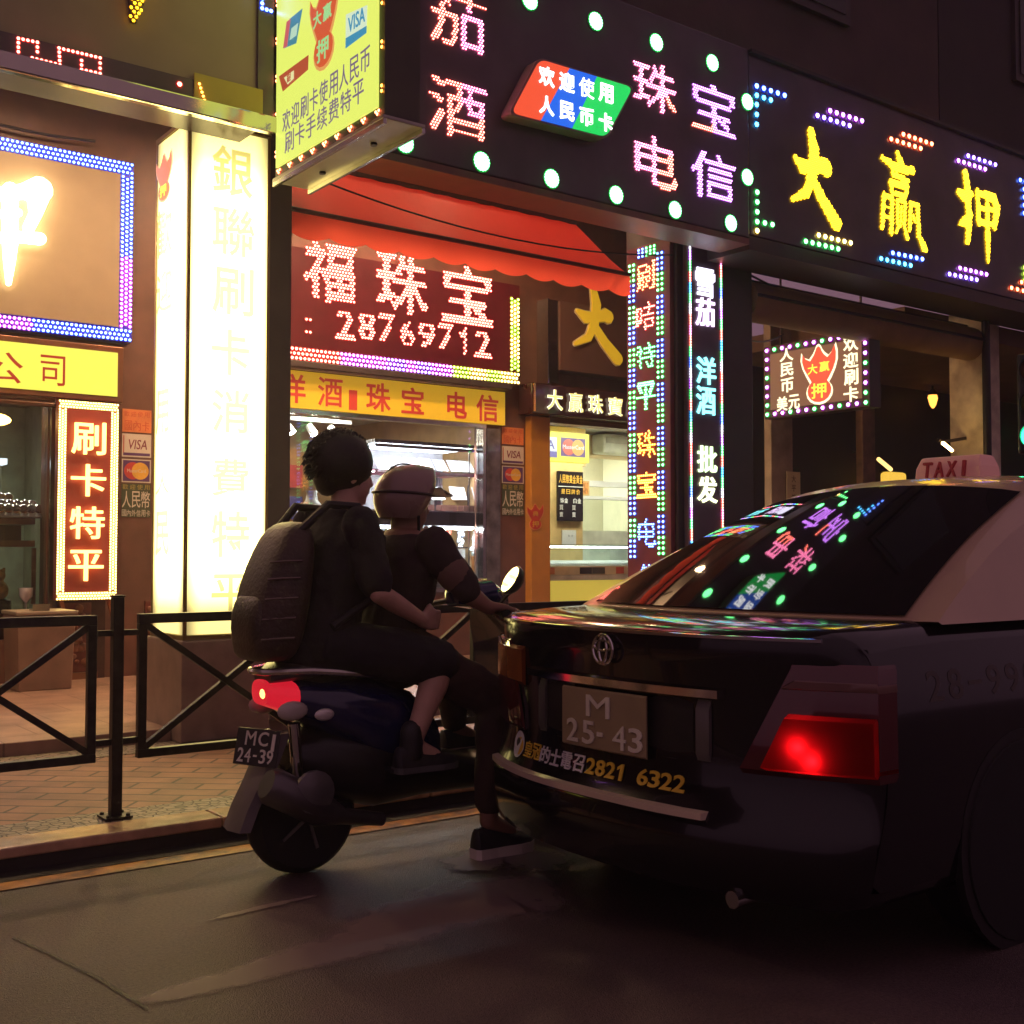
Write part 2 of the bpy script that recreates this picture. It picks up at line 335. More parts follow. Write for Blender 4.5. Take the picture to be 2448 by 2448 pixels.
# ================================================================== SETTING
YK, YP, YS, YF, YB = 4.55, 6.5, 6.6, 9.7, 6.0      # kerb, pillar fronts, arcade step, shop fronts, fascia signs
ZP, ZA = .095, .165                                # pavement and arcade floor
def asphalt():
    m, n, l = _new("asphalt"); b = n["Principled BSDF"]; tc = n.new("ShaderNodeTexCoord")
    a = n.new("ShaderNodeTexNoise"); a.inputs["Scale"].default_value = .9; a.inputs["Detail"].default_value = 8; a.inputs["Roughness"].default_value = .65
    g = n.new("ShaderNodeTexNoise"); g.inputs["Scale"].default_value = 90; g.inputs["Detail"].default_value = 3
    v = n.new("ShaderNodeTexVoronoi"); v.inputs["Scale"].default_value = 240
    for t in (a, g, v): l.new(tc.outputs["Object"], t.inputs["Vector"])
    rp = n.new("ShaderNodeValToRGB"); rp.color_ramp.elements[0].color = (.040, .027, .027, 1); rp.color_ramp.elements[1].color = (.19, .135, .12, 1)
    rp.color_ramp.elements[0].position = .32; rp.color_ramp.elements[1].position = .72
    mx = n.new("ShaderNodeMath"); mx.operation = 'MULTIPLY_ADD'; mx.inputs[1].default_value = .45
    l.new(g.outputs["Fac"], mx.inputs[0]); sc_ = n.new("ShaderNodeMath"); sc_.operation = 'MULTIPLY'; sc_.inputs[1].default_value = .6
    l.new(a.outputs["Fac"], sc_.inputs[0]); l.new(sc_.outputs[0], mx.inputs[2]); l.new(mx.outputs[0], rp.inputs[0]); l.new(rp.outputs[0], b.inputs["Base Color"])
    rr = n.new("ShaderNodeMapRange"); rr.inputs[3].default_value = .38; rr.inputs[4].default_value = .72; l.new(a.outputs["Fac"], rr.inputs[0]); l.new(rr.outputs[0], b.inputs["Roughness"])
    bp = n.new("ShaderNodeBump"); bp.inputs["Strength"].default_value = .6; bp.inputs["Distance"].default_value = .006; l.new(v.outputs["Distance"], bp.inputs["Height"]); l.new(bp.outputs[0], b.inputs["Normal"]); return m
def pavers(name, c1, c2, mortar, scale, rot, w=.5, h=.25, ms=.02, rough=.6):
    m, n, l = _new(name); b = n["Principled BSDF"]; tc = n.new("ShaderNodeTexCoord"); mp = n.new("ShaderNodeMapping"); mp.inputs["Rotation"].default_value = (0, 0, rot)
    br = n.new("ShaderNodeTexBrick"); br.inputs["Scale"].default_value = scale; br.inputs["Brick Width"].default_value = w; br.inputs["Row Height"].default_value = h
    br.inputs["Mortar Size"].default_value = ms; br.inputs["Mortar Smooth"].default_value = .2; br.inputs["Color1"].default_value = c1 + (1,); br.inputs["Color2"].default_value = c2 + (1,); br.inputs["Mortar"].default_value = mortar + (1,)
    nz = n.new("ShaderNodeTexNoise"); nz.inputs["Scale"].default_value = 5; nz.inputs["Detail"].default_value = 7
    l.new(tc.outputs["Object"], mp.inputs[0]); l.new(mp.outputs[0], br.inputs["Vector"]); l.new(tc.outputs["Object"], nz.inputs["Vector"])
    mx = n.new("ShaderNodeMix"); mx.data_type = 'RGBA'; mx.blend_type = 'MULTIPLY'; mx.inputs[0].default_value = .7; l.new(br.outputs["Color"], mx.inputs[6])
    rp = n.new("ShaderNodeValToRGB"); rp.color_ramp.elements[0].color = (.45, .45, .45, 1); rp.color_ramp.elements[1].color = (1.2, 1.2, 1.2, 1); rp.color_ramp.elements[0].position = .3; rp.color_ramp.elements[1].position = .7
    l.new(nz.outputs["Fac"], rp.inputs[0]); l.new(rp.outputs[0], mx.inputs[7]); l.new(mx.outputs[2], b.inputs["Base Color"]); b.inputs["Roughness"].default_value = rough
    bp = n.new("ShaderNodeBump"); bp.inputs["Strength"].default_value = .8; bp.inputs["Distance"].default_value = .008; bp.invert = True; l.new(br.outputs["Fac"], bp.inputs["Height"]); l.new(bp.outputs[0], b.inputs["Normal"]); return m
def cobbles():
    m, n, l = _new("cobbles"); b = n["Principled BSDF"]; tc = n.new("ShaderNodeTexCoord"); v = n.new("ShaderNodeTexVoronoi"); v.inputs["Scale"].default_value = 25; v.feature = 'DISTANCE_TO_EDGE'
    c = n.new("ShaderNodeTexVoronoi"); c.inputs["Scale"].default_value = 25
    l.new(tc.outputs["Object"], v.inputs["Vector"]); l.new(tc.outputs["Object"], c.inputs["Vector"])
    rp = n.new("ShaderNodeValToRGB"); rp.color_ramp.elements[0].color = (.02, .015, .015, 1); rp.color_ramp.elements[1].color = (.33, .25, .19, 1); rp.color_ramp.elements[0].position = .02; rp.color_ramp.elements[1].position = .09
    l.new(v.outputs["Distance"], rp.inputs[0]); mx = n.new("ShaderNodeMix"); mx.data_type = 'RGBA'; mx.blend_type = 'MULTIPLY'; mx.inputs[0].default_value = .5
    l.new(rp.outputs[0], mx.inputs[6]); l.new(c.outputs["Color"], mx.inputs[7]); bw = n.new("ShaderNodeRGBToBW"); l.new(c.outputs["Color"], bw.inputs[0]); l.new(bw.outputs[0], mx.inputs[7])
    l.new(mx.outputs[2], b.inputs["Base Color"]); b.inputs["Roughness"].default_value = .55
    bp = n.new("ShaderNodeBump"); bp.inputs["Strength"].default_value = .9; bp.inputs["Distance"].default_value = .012; l.new(rp.outputs[0], bp.inputs["Height"]); l.new(bp.outputs[0], b.inputs["Normal"]); return m
def worn_paint(name, col, under, scale, lo, hi):
    m, n, l = _new(name); b = n["Principled BSDF"]; tc = n.new("ShaderNodeTexCoord"); nz = n.new("ShaderNodeTexNoise"); nz.inputs["Scale"].default_value = scale; nz.inputs["Detail"].default_value = 10; nz.inputs["Roughness"].default_value = .7
    l.new(tc.outputs["Object"], nz.inputs["Vector"]); rp = n.new("ShaderNodeValToRGB"); rp.color_ramp.elements[0].position = lo; rp.color_ramp.elements[1].position = hi
    rp.color_ramp.elements[0].color = under + (1,); rp.color_ramp.elements[1].color = col + (1,); l.new(nz.outputs["Fac"], rp.inputs[0]); l.new(rp.outputs[0], b.inputs["Base Color"]); b.inputs["Roughness"].default_value = .5; return m
M_ASPH = asphalt()
struct("road", MB().add([(-160, -160, 0), (160, -160, 0), (160, 160, 0), (-160, 160, 0)], [(0, 1, 2, 3)]), M_ASPH)
def gpts(pp, z): return [tuple(atZ(x * 1.2671, y * 1.2671, 0).xy) + (z,) for x, y in pp]
yl = MB()
for i in range(40):
    x = -8 + i * .8; yl.add([(x, 4.31, .004), (x + .8, 4.31, .004), (x + .8, 4.41, .004), (x, 4.41, .004)], [(0, 1, 2, 3)])
struct("road_marking", yl, worn_paint("worn_yellow_paint", (.62, .27, .035), (.09, .06, .05), 6, .36, .60))
def faded(name, col, scale, dens):
    """Worn paint or patching that thins out towards its edges."""
    m, n, l = _new(name); b = n["Principled BSDF"]; tc = n.new("ShaderNodeTexCoord"); nz = n.new("ShaderNodeTexNoise"); nz.inputs["Scale"].default_value = scale; nz.inputs["Detail"].default_value = 9; nz.inputs["Roughness"].default_value = .68
    at = n.new("ShaderNodeAttribute"); at.attribute_name = "cover"; l.new(tc.outputs["Object"], nz.inputs["Vector"]); ad = n.new("ShaderNodeMath"); ad.operation = 'ADD'; l.new(nz.outputs["Fac"], ad.inputs[0]); l.new(at.outputs["Fac"], ad.inputs[1])
    mr = n.new("ShaderNodeMapRange"); mr.inputs[1].default_value = 1.02; mr.inputs[2].default_value = 1.32; mr.inputs[4].default_value = dens; mr.interpolation_type = 'SMOOTHSTEP'; l.new(ad.outputs[0], mr.inputs[0]); l.new(mr.outputs[0], b.inputs["Alpha"])
    b.inputs["Base Color"].default_value = col + (1,); b.inputs["Roughness"].default_value = .62; return m
def worn_strip(name, spine, m, z):
    P = []
    for (x, y, w), (x2, y2, w2) in zip(spine, spine[1:]):
        for i in range(10): t = i / 10; P.append((x + (x2 - x) * t, y + (y2 - y) * t, w + (w2 - w) * t))
    P.append(spine[-1]); Wp = [Vector(g) for g in gpts([(x, y) for x, y, w in P], z)]; vs, fs, cv = [], [], []
    for i, p in enumerate(Wp):
        d = (Wp[min(i + 1, len(Wp) - 1)] - Wp[max(0, i - 1)]).normalized(); s_ = Vector((-d.y, d.x, 0)); e_ = min(1, min(i, len(Wp) - 1 - i) / 5)
        for k in range(7): f = -1 + k / 3; vs.append(p + s_ * (f * P[i][2] * 1.5)); cv.append((1 - abs(f) ** 1.5) * e_)
    for i in range(len(Wp) - 1):
        for k in range(6): fs.append((i * 7 + k, i * 7 + k + 1, (i + 1) * 7 + k + 1, (i + 1) * 7 + k))
    o = struct(name, MB().add(vs, fs), m); a = o.data.attributes.new("cover", 'FLOAT', 'POINT'); a.data.foreach_set("value", cv); return o
worn_strip("road_marking", [(170, 1918, .04), (450, 1845, .09), (650, 1788, .16), (800, 1730, .24), (950, 1690, .32), (1110, 1680, .26)], faded("worn_white_paint", (.33, .24, .215), 5, .62), .004)  # broad pale band across the road, thinning towards its edges
worn_strip("road_marking", [(350, 1748, .02), (500, 1712, .03), (640, 1682, .02)], faded("worn_white_paint2", (.32, .24, .21), 12, .7), .004)
worn_strip("road_crack", [(-20, 1750, .008), (90, 1800, .008), (190, 1850, .010), (330, 1940, .008)], faded("tar_seam", (.016, .012, .012), 18, .7), .004)
worn_strip("road_patch", [(790, 1650, .10), (950, 1620, .2), (1130, 1640, .18)], faded("grey_patch", (.26, .20, .185), 16, .8), .0075)
gut = MB().add([(-60, 4.42, .004), (200, 4.42, .004), (200, YK, .004), (-60, YK, .004)], [(0, 1, 2, 3)])
struct("gutter", gut, mat("gutter_grime", (.02, .017, .018), .6, var=.4, scale=4, bump=.4))
kb = MB()
for i in range(60):
    x = -20 + i * 1.0 - .06; kb.box(x + .004, x + .996, YK - .012, 4.72, .052, ZP)
struct("kerb", kb, mat("granite_kerb", (.55, .37, .22), .2, var=.22, scale=14, bump=.12), bev=.008)
struct("kerb_face", MB().box(-20, 40, YK, 4.718, 0, .050), mat("kerb_grime", (.03, .024, .024), .7, var=.4, scale=5, bump=.3))  # dark colour paints the shade on the kerb's street face
struct("pavement_edging", MB().box(-60, 120, 4.72, 4.94, 0, ZP - .003), cobbles())
struct("pavement", MB().box(-60, 120, 4.94, 6.30, 0, ZP - .006), pavers("brick_pavers", (.30, .135, .085), (.24, .105, .07), (.06, .03, .022), 2.0, .72, .62, .27, .016))
struct("pavement_edging", MB().box(-60, 120, 6.30, YS, 0, ZP - .003), MAT.setdefault("cobbles2", cobbles()))
struct("arcade_floor", MB().box(-60, 120, YS, YF + 6, 0, ZA), pavers("arcade_tiles", (.33, .20, .15), (.30, .18, .135), (.17, .10, .08), 1.1, 0, .5, .5, .006, .4), bev=.006)

# ---- the arcade buildings
M_WB = mat("brown_stone", (.135, .054, .034), .45, var=.22, scale=5, bump=.1)
M_UP = mat("upper_render", (.10, .066, .06), .85, var=.3, scale=1.5, bump=.3)
M_CEIL = mat("arcade_plaster", (.20, .115, .08), .8, var=.25, scale=2)
M_STEEL = mat("brushed_steel", (.55, .52, .48), .22, 1., var=.08, scale=20)
M_DARK = mat("dark_metal", (.025, .021, .021), .4, .3, var=.2)
M_BLK = mat("black_gloss", (.014, .011, .014), .18, var=.2, scale=3)
M_TRIM = mat("dark_trim", (.05, .035, .033), .5, var=.2)
def fx(px, py=1331, Y=YF): return atY(px, py, Y).x
XW1, XP0, XL2, XR2, XJ2, XO0, XO1 = fx(110), fx(110) + .22, 4.15, fx(1158), fx(1192), fx(1256), fx(1302)
XD3 = 9.75
bld = thing("arcade_building", "dark arcaded shop building with brown stone shopfronts behind the lit signs", "building", (4, YF, 0))
MB().box(-14, 10.25, YS + .02, 7.05, 3.98, 13).build("upper_wall", M_UP, bld)
MB().box(-14, 10.25, 7.05, YF + .2, 4.85, 5.1).build("ceiling", M_CEIL, bld)
fa = MB()
zt1, zt2 = 2.42, 2.50
fa.box(-14, XW1, YF, YF + .18, zt1, 4.85); fa.box(-14, XW1, YF, YF + .18, ZA, .50); fa.box(-14, -.9, YF, YF + .18, .5, zt1)
fa.box(XW1, XL2, YF, YF + .18, ZA, 4.85); fa.box(XL2, XR2, YF, YF + .18, zt2, 4.85); fa.box(XL2, XR2, YF, YF + .18, ZA, .84)
fa.box(XR2, XO0, YF, YF + .18, ZA, 4.85); fa.box(XO0, XD3, YF, YF + .18, 2.58, 4.85); fa.box(XD3, 10.25, YF, YF + .18, ZA, 4.85)
fa.build("facade", M_WB, bld)
MB().box(XO0, XO1, YF - .10, YF + .18, ZA, 2.62).build("corner_column", mat("orange_paint", (.56, .25, .035), .5, var=.08), bld, bev=.01)
MB().box(XR2 + .012, XJ2, YF - .03, YF, .6, 2.46).build("jamb", mat("purple_marble", (.10, .085, .11), .1, var=.6, scale=7), bld)
# arcade pillars
def pillar(label, x0, x1, y0, y1, m, grp="square pillars carrying the arcade"):
    p = thing("arcade_pillar", label, "pillar", ((x0 + x1) / 2, (y0 + y1) / 2, ZA), grp)
    MB().box(x0, x1, y0, y1, ZA, 4.0).build("shaft", m, p, bev=.01); MB().box(x0 - .025, x1 + .025, y0 - .025, y1 + .02, ZA, .62).build("plinth", mat("plinth_stone", (.17, .125, .105), .4, var=.2, scale=9), p, bev=.01); return p
M_PIL = mat("pillar_brown", (.075, .055, .046), .5, var=.18, scale=5)
pillar("dark brown pillar just right of the tall glowing lightbox", 3.0, 3.22, 6.56, 7.1, M_PIL)
pillar("wide dark pillar carrying two vertical signs behind the taxi", 6.485, 7.36, YP, 7.08, mat("pillar_dark", (.05, .035, .035), .45, var=.2))
xp3 = atY(2350, 1000, YP).x; xp3b = atY(2392, 1000, YP).x
p3 = pillar("stained whitish concrete pillar above the taxi roof sign", xp3, xp3b, YP, 6.87, mat("stained_concrete", (.78, .60, .42), .8, var=.5, scale=3.2, bump=.2))
MB().tube([(xp3 - .01, YP - .05, ZA), (xp3 - .01, YP - .05, 3.9)], .04, 10).build("downpipe", M_DARK, p3, smooth=True)
# second building along the street, darker
b2 = thing("side_building", "dark unlit building continuing along the street beyond the pawnshop sign", "building", (16, YF, 0))
MB().box(10.27, 40, YS + .02, 7.05, 3.7, 12).build("upper_wall", mat("dusky_render", (.055, .042, .045), .9, var=.3, scale=1.2), b2)
MB().box(10.27, 40, YF, YF + .2, ZA, 3.7).build("facade", mat("night_brown", (.026, .016, .016), .7, var=.35, scale=2.5), b2)
MB().box(10.27, 40, 7.05, YF + .2, 3.5, 3.69).build("ceiling", M_CEIL, b2)
for k in range(3):
    x = 11.6 + 3.1 * k; w = MB(); w.box(x, x + 1.5, YS - .03, YS + .018, 6.2, 8.0); wo = w.build("window", M_TRIM, b2)
    MB().box(x + .08, x + 1.42, YS - .045, YS - .03, 6.28, 7.92).build("pane", M_BLK, wo)
for k in range(4):
    x = -3 + 3.4 * k; w = MB(); w.box(x, x + 1.6, YS - .03, YS + .018, 6.0, 7.7); wo = w.build("window", M_TRIM, bld)
    MB().box(x + .08, x + 1.52, YS - .045, YS - .03, 6.08, 7.62).build("pane", M_BLK, wo)
pillar("slim pale pillar with a paper notice beyond the hanging sign", fx(1846, 1331, 8.4), fx(1898, 1331, 8.4), 8.4, 8.5, mat("stained_concrete2", (.36, .28, .21), .8, var=.45, scale=3), "slim pillars in the dark arcade")
pillar("slim brown pillar right below the hanging sign edge", fx(2066, 1331, 8.4), fx(2096, 1331, 8.4), 8.4, 8.5, mat("pillar_umber", (.22, .13, .08), .7, var=.4), "slim pillars in the dark arcade")
# notice on the slim pillar
nt = thing("paper_notice", "cream paper notice with brown characters on the slim pale pillar", "notice", atY(1896, 1165, 8.38))
fn = front(8.388); r_ = rect(fn, (1880, 1128, 1912, 1215)); MB().fbox(fn, *r_, 0, .008).build("sheet", mat("cream_paper", (.62, .52, .30), .7, var=.1), nt)
q = MB(); line(q, fn, "大平善", (1896, 1145), (1896, 1190), 16, .009, .011); q.build("lettering", mat("brown_ink", (.12, .05, .02), .6), nt)

# ---- railing along the kerb
M_RAIL = mat("railing_paint", (.022, .017, .016), .42, .2, var=.6, scale=26, bump=.15)
YR = 4.80; XR0 = atY(278, 1700, YR).x; PIT = .94
def rail_bay(x, label):
    t = thing("street_railing", label, "railing", (x, YR, ZP), "railing bays along the kerb")
    MB().box(x - .022, x + .022, YR - .022, YR + .022, ZP, .985).build("post", M_RAIL, t, bev=.003)
    k = MB(); k.box(x - .055, x + .055, YR - .055, YR + .055, ZP + .0005, ZP + .009)
    for dx in (-.04, .04):
        for dy in (-.04, .04): k.lathe([(.009, 0), (.009, .008), (.004, .011)], (x + dx, YR + dy, ZP + .009), n=6)
    k.build("base_plate", M_RAIL, t); MB().box(x - .025, x + .025, YR - .025, YR + .025, .9855, .994).build("post_cap", M_RAIL, t, bev=.003)
    a, b = x + .085, x + PIT - .085; f = MB()
    f.box(a, b, YR - .018, YR + .018, .875, .915); f.box(a, b, YR - .018, YR + .018, .325, .36); f.box(a, a + .035, YR - .0175, YR + .0175, .36, .875); f.box(b - .035, b, YR - .0175, YR + .0175, .36, .875)
    f.build("panel_frame", M_RAIL, t, bev=.003)
    for sgn, nm in ((1, "brace"), (-1, "brace")):
        z0, z1 = (.365, .87) if sgn > 0 else (.87, .365)
        MB().bar((a + .03, YR + .002 * sgn, z0), (b - .03, YR + .002 * sgn, z1), .026, .026).build(nm, M_RAIL, t)
    for z in (.84, .40):
        for u, v in ((x + .022, a), (b, x + PIT - .022)): MB().box(u, v, YR - .012, YR + .012, z - .012, z + .012).build("connector", M_RAIL, t)
    return t
r0 = rail_bay(XR0 - 3 * PIT, "bay of black steel railing, kerb side, off the left edge")
names = {-2: "black railing bay left of the full cross-braced one, cut by the picture edge", -1: "black cross-braced railing bay in front of the vertical red sign",
         0: "black cross-braced railing bay in front of the glowing lightbox, behind the backpack", 1: "black railing bay hidden behind the scooter riders",
         2: "black railing bay with its top bar showing right of the scooter mirror", 3: "black railing bay behind the taxi rear window"}
for k in range(-2, 4): dup(r0, ((k + 3) * PIT, 0, 0), names[k])
for o in list(r0.children) + [r0]: bpy.data.objects.remove(o)

# ---- crumpled paper in the gutter
lp = atZ(400, 2012, 0); lm = MB(); rr_ = random.Random(2)
for i in range(4):
    c = lp + Vector((i * .035, rr_.uniform(-.02, .02), .012)); lm.loft([[c + Vector((math.cos(a) * .03 * k * rr_.uniform(.6, 1.3), math.sin(a) * .022 * k * rr_.uniform(.6, 1.3), z)) for a in [q * 1.047 for q in range(6)]] for k, z in ((.6, -.010), (1, .0), (.5, .016))])
tag(lm.build("litter", mat("litter_paper", (.5, .42, .36), .7), loc=lp), "crumpled scrap of pale paper lying by the kerb", "litter")
# ---- thin haze added to lift blacks and stand in for lens glow
m_, n_, l_ = _new("humid_air"); n_.remove(n_["Principled BSDF"]); v_ = n_.new("ShaderNodeVolumePrincipled"); v_.inputs["Density"].default_value = .004
v_.inputs["Color"].default_value = (.95, .80, .95, 1); v_.inputs["Anisotropy"].default_value = .65; l_.new(v_.outputs[0], n_["Material Output"].inputs["Volume"])
hz = MB().box(-162, 162, -162, 162, -1, 14).build("haze", m_); hz['kind'] = 'stuff'; cy.volume_bounces = 0

# ================================================================== SIGNS
M_BEIGE = mat("beige_panel", (.36, .25, .22), .55, var=.06)
M_BRN = mat("brown_panel", (.125, .058, .042), .5, var=.06)
M_SIGN = mat("sign_black", (.10, .07, .095), .25, var=.3, scale=2)
M_REDB = mat("red_board", (.30, .05, .04), .35, var=.1)
def led_frame(mb, fr, u0, v0, u1, v1, rows, p, r, col, sides="tbr", d=0.):
    """Rows of LEDs inside the border of a rectangle; col(side, fraction) names a colour."""
    nu, nv = int((u1 - u0) / p), int((v1 - v0) / p); du, dv = (u1 - u0) / nu, (v1 - v0) / nv
    for k in range(rows):
        o = p * .5 + k * p
        for i in range(nu):
            u = u0 + du * (i + .5 + .5 * (k % 2))
            if u > u1 - p * .4: continue
            if 't' in sides: dot(mb, fr, u, v1 - o, r, led_m(col('t', i / nu)), d)
            if 'b' in sides: dot(mb, fr, u, v0 + o, r, led_m(col('b', i / nu)), d)
        for i in range(nv):
            v = v0 + dv * (i + .5 + .5 * (k % 2))
            if v > v1 - p * (rows + .2) or v < v0 + p * (rows + .2): continue
            if 'r' in sides: dot(mb, fr, u1 - o, v, r, led_m(col('r', i / nv)), d)
            if 'l' in sides: dot(mb, fr, u0 + o, v, r, led_m(col('l', i / nv)), d)

# ---- A: fascia over the left shop
fA = front(YB)
sA = thing("fascia_sign", "beige fascia sign over the left shop with red LED key pattern and steel trim", "sign", (1.2, YB + .2, 3.5))
zA0 = fA.uv(0, 174)[1]; xA1 = 2.82
zt = fA.uv(0, 128)[1]; zb_ = fA.uv(0, 76)[1]
MB().box(-4, xA1, YB, YB + .45, zb_, 6.2).build("panel", M_BEIGE, sA)
MB().box(-4, xA1, YB - .02, YB + .45, zt, zb_ - .002).build("lower_band", M_SIGN, sA)
MB().box(-4, xA1, YB - .06, YB - .003, zA0, zt - .002).build("trim", mat("polished_steel", (.62, .58, .50), .12, 1., var=.05), sA, bev=.01)
b = MB(); fa2 = fA.off(.021)
for seq in ([(105, 325), (105, 222), (215, 245), (215, 300)], [(185, 335), (345, 375), (340, 278), (577, 335), (577, 425), (470, 402), (470, 350)]):
    P = [fa2.uv(*Z1(*q)) for q in seq]; step = .0235; acc = 0.
    for (u, v), (u2, v2) in zip(P, P[1:]):
        Lq = math.hypot(u2 - u, v2 - v); n = max(1, round(Lq / step))
        for i in range(n): dot(b, fa2, u + (u2 - u) * i / n, v + (v2 - v) * i / n, .0085, led_m('red'))
    dot(b, fa2, *P[-1], .0085, led_m('red'))
for q in ((1035, 487),): dot(b, fa2, *fa2.uv(*Z1(*q)), .014, led_m('red'))
b.build("led_pattern", None, sA)
b = MB(); st = [(775, -260, 50), (778, 20, 44), (760, 135, 18)]
P = [(fA.uv(*Z1(x, y)), w * .4141 * .0021) for x, y, w in st]
pl = MB(); pl.tube([fA.w(*a, .02) for a, w in P], [w * 1.1 for a, w in P], 12); pl.build("stroke", M_SIGN, sA)
for u, v in hexgrid((P[0][0][0] - .09, P[2][0][1], P[0][0][0] + .09, P[0][0][1]), .025):
    for (a, w), (c, w2) in zip(P, P[1:]):
        if c[1] <= v <= a[1]:
            t = (a[1] - v) / (a[1] - c[1]); uc = a[0] + (c[0] - a[0]) * t; ww = w + (w2 - w) * t
            if abs(u - uc) < ww: dot(b, fA, u, v, .0085, led_m('gold'), .02 + math.sqrt(max(0, ww * ww * 1.2 - (u - uc) ** 2)))
b.build("led_stroke", None, sA)
# stainless end plate, its yellow reflection put in as flat colour
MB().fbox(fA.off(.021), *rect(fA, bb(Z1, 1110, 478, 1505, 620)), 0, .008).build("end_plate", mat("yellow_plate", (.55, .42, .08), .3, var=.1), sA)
b = MB(); dots(b, fA.off(.03), Z1(1150, 485), Z1(1180, 580), 5, .008, 'amber')
b.build("led_spots", None, sA)

# ---- B: lit sign sticking out over the pavement
XB0, XB1, YBn, YBf, ZB0 = 2.83, 3.03, 4.79, 5.98, 3.24
sB = thing("projecting_lightbox", "yellow-green lit box sign sticking out over the pavement, with card logos", "sign", (XB0 + .1, 5.4, ZB0))
fB = side(XB0)
MB().box(XB0, XB1, YBn, YBf, ZB0 + .02, 6.1).build("case", mat("sign_case", (.05, .035, .03), .4), sB)
MB().box(XB0 - .02, XB1 + .02, YBn - .02, YBf, ZB0, ZB0 + .02).build("base_plate", mat("dull_alu", (.36, .33, .29), .35, .8, var=.15), sB, bev=.004)
for x in (XB0 - .018, XB1): MB().box(x, x + .018, YBn - .02, YBf, ZB0 - .025, ZB0 - .001).build("base_rail", M_STEEL, sB)
for y in (5.1, 5.65): MB().lathe([(.0, 0), (.018, 0), (.018, .012), (0, .012)], (2.95, y, ZB0 - .012), n=12).build("screw", M_DARK, sB)
fB1 = fB.off(.002)
MB().fbox(fB1, -YBf + .03, ZB0 + .075, -YBn - .05, 6.0, 0, .012).build("light_panel", emis("panel_lime", (.82, .93, .16), .74), sB)
fB2 = fB.off(.0145)
MB_l = MB(); ink = emis("purple_ink", (.16, .10, .22), .75)
line(MB_l, fB2, "欢迎刷卡使用人民币", Z2(205, 695), Z2(660, 345), 52, 0, .002, None, .0, 1.05)
line(MB_l, fB2, "刷卡手续费特平", Z2(222, 815), Z2(620, 535), 50, 0, .002, None, .0, 1.05)
MB_l.build("lettering", ink, sB)
def skewq(fr, z, pts): return [fr.uv(*z(*p)) for p in pts]
e = MB(); e.prism(fB2, skewq(fB2, Z2, [(225, 110), (298, 50), (262, 250), (190, 280)]), 0, .002); e.build("card_logo", emis("logo_blue", (.05, .22, .30), .8), sB)
e = MB(); e.prism(fB2, skewq(fB2, Z2, [(210, 128), (232, 110), (212, 268), (190, 280)]), .003, .005, emis("logo_red", (.55, .10, .12), .8))
e.prism(fB2, skewq(fB2, Z2, [(238, 165), (275, 135), (265, 205), (228, 232)]), .003, .005, emis("logo_pale", (.45, .65, .5), .8)); e.build("card_logo", None, sB)
e = MB(); e.prism(fB2, skewq(fB2, Z2, [(163, 442), (333, 318), (330, 402), (185, 528)]), 0, .002, emis("logo_brick", (.42, .07, .03), .8))
e.prism(fB2, skewq(fB2, Z2, [(195, 450), (250, 408), (250, 455), (215, 488)]), .003, .005, emis("logo_cream", (.75, .72, .35), .8))
line(e, fB2, "銀", Z2(225, 448), Z2(225, 448), 22, .006, .008, emis("logo_brick", (.42, .07, .03), .8)); e.build("card_logo", None, sB)
e = MB(); e.prism(fB2, skewq(fB2, Z2, [(550, 85), (672, 30), (668, 150), (548, 222)]), 0, .002, emis("logo_white", (.62, .75, .55), .8))
e.prism(fB2, skewq(fB2, Z2, [(548, 222), (668, 150), (667, 190), (547, 280)]), 0, .002, emis("visa_blue", (.03, .25, .42), .8))
word(e, fB2, "VISA", rect(fB2, (600 + 565 * .4141, 70 * .4141, 600 + 662 * .4141, 160 * .4141)), .003, .005, emis("visa_blue", (.03, .25, .42), .8), .01); e.build("card_logo", None, sB)
def emblem(fr, r, nm, par, d, m_out, m_in, m_tx, words):
    k = MB(); k.prism(fr, bat(r, 9), d, d + .003, m_out); k.prism(fr, bat(r, -4), d + .003, d + .006, m_in)
    u0, v0, u1, v1 = r; w, h = u1 - u0, v1 - v0
    for ch, x, y, s in words: put(k, fr, ch, (u0 + w * x - w * s / 2, v0 + h * y - h * s * .31, u0 + w * x + w * s / 2, v0 + h * y + h * s * .31), d + .007, d + .009, m_tx, .012)
    return k.build(nm, None, par)
r_ = rect(fB2, (600 + 343 * .4141, -100 * .4141, 600 + 503 * .4141, 392 * .4141))
emblem(fB2, r_, "pawn_emblem", sB, 0, emis("emb_edge", (.75, .35, .10), .75), emis("emb_red", (.62, .09, .03), .8), emis("emb_green", (.30, .62, .25), .85), [("大", .3, .62, .3), ("赢", .66, .62, .3), ("押", .5, .22, .42)])
b = MB()
for z in [ZB0 + .045 + .0 * k for k in range(1)]:
    for k in range(9):
        y = YBf - .05 - k * .135
        for dx in (-.014, 0, .014): dot(b, fB.off(.014 if 0 else .002), -(y + dx), z + abs(dx), .0085, led_m('redwarm'), 0)
for k in range(12):
    for y in (YBf - .012, YBn + .02):
        for dz in (-.014, .012): dot(b, fB.off(.002), -y, ZB0 + .16 + k * .215 + dz, .0085, led_m('redwarm' if y > 5 else 'amber'), 0)
b.build("led_chaser", None, sB)
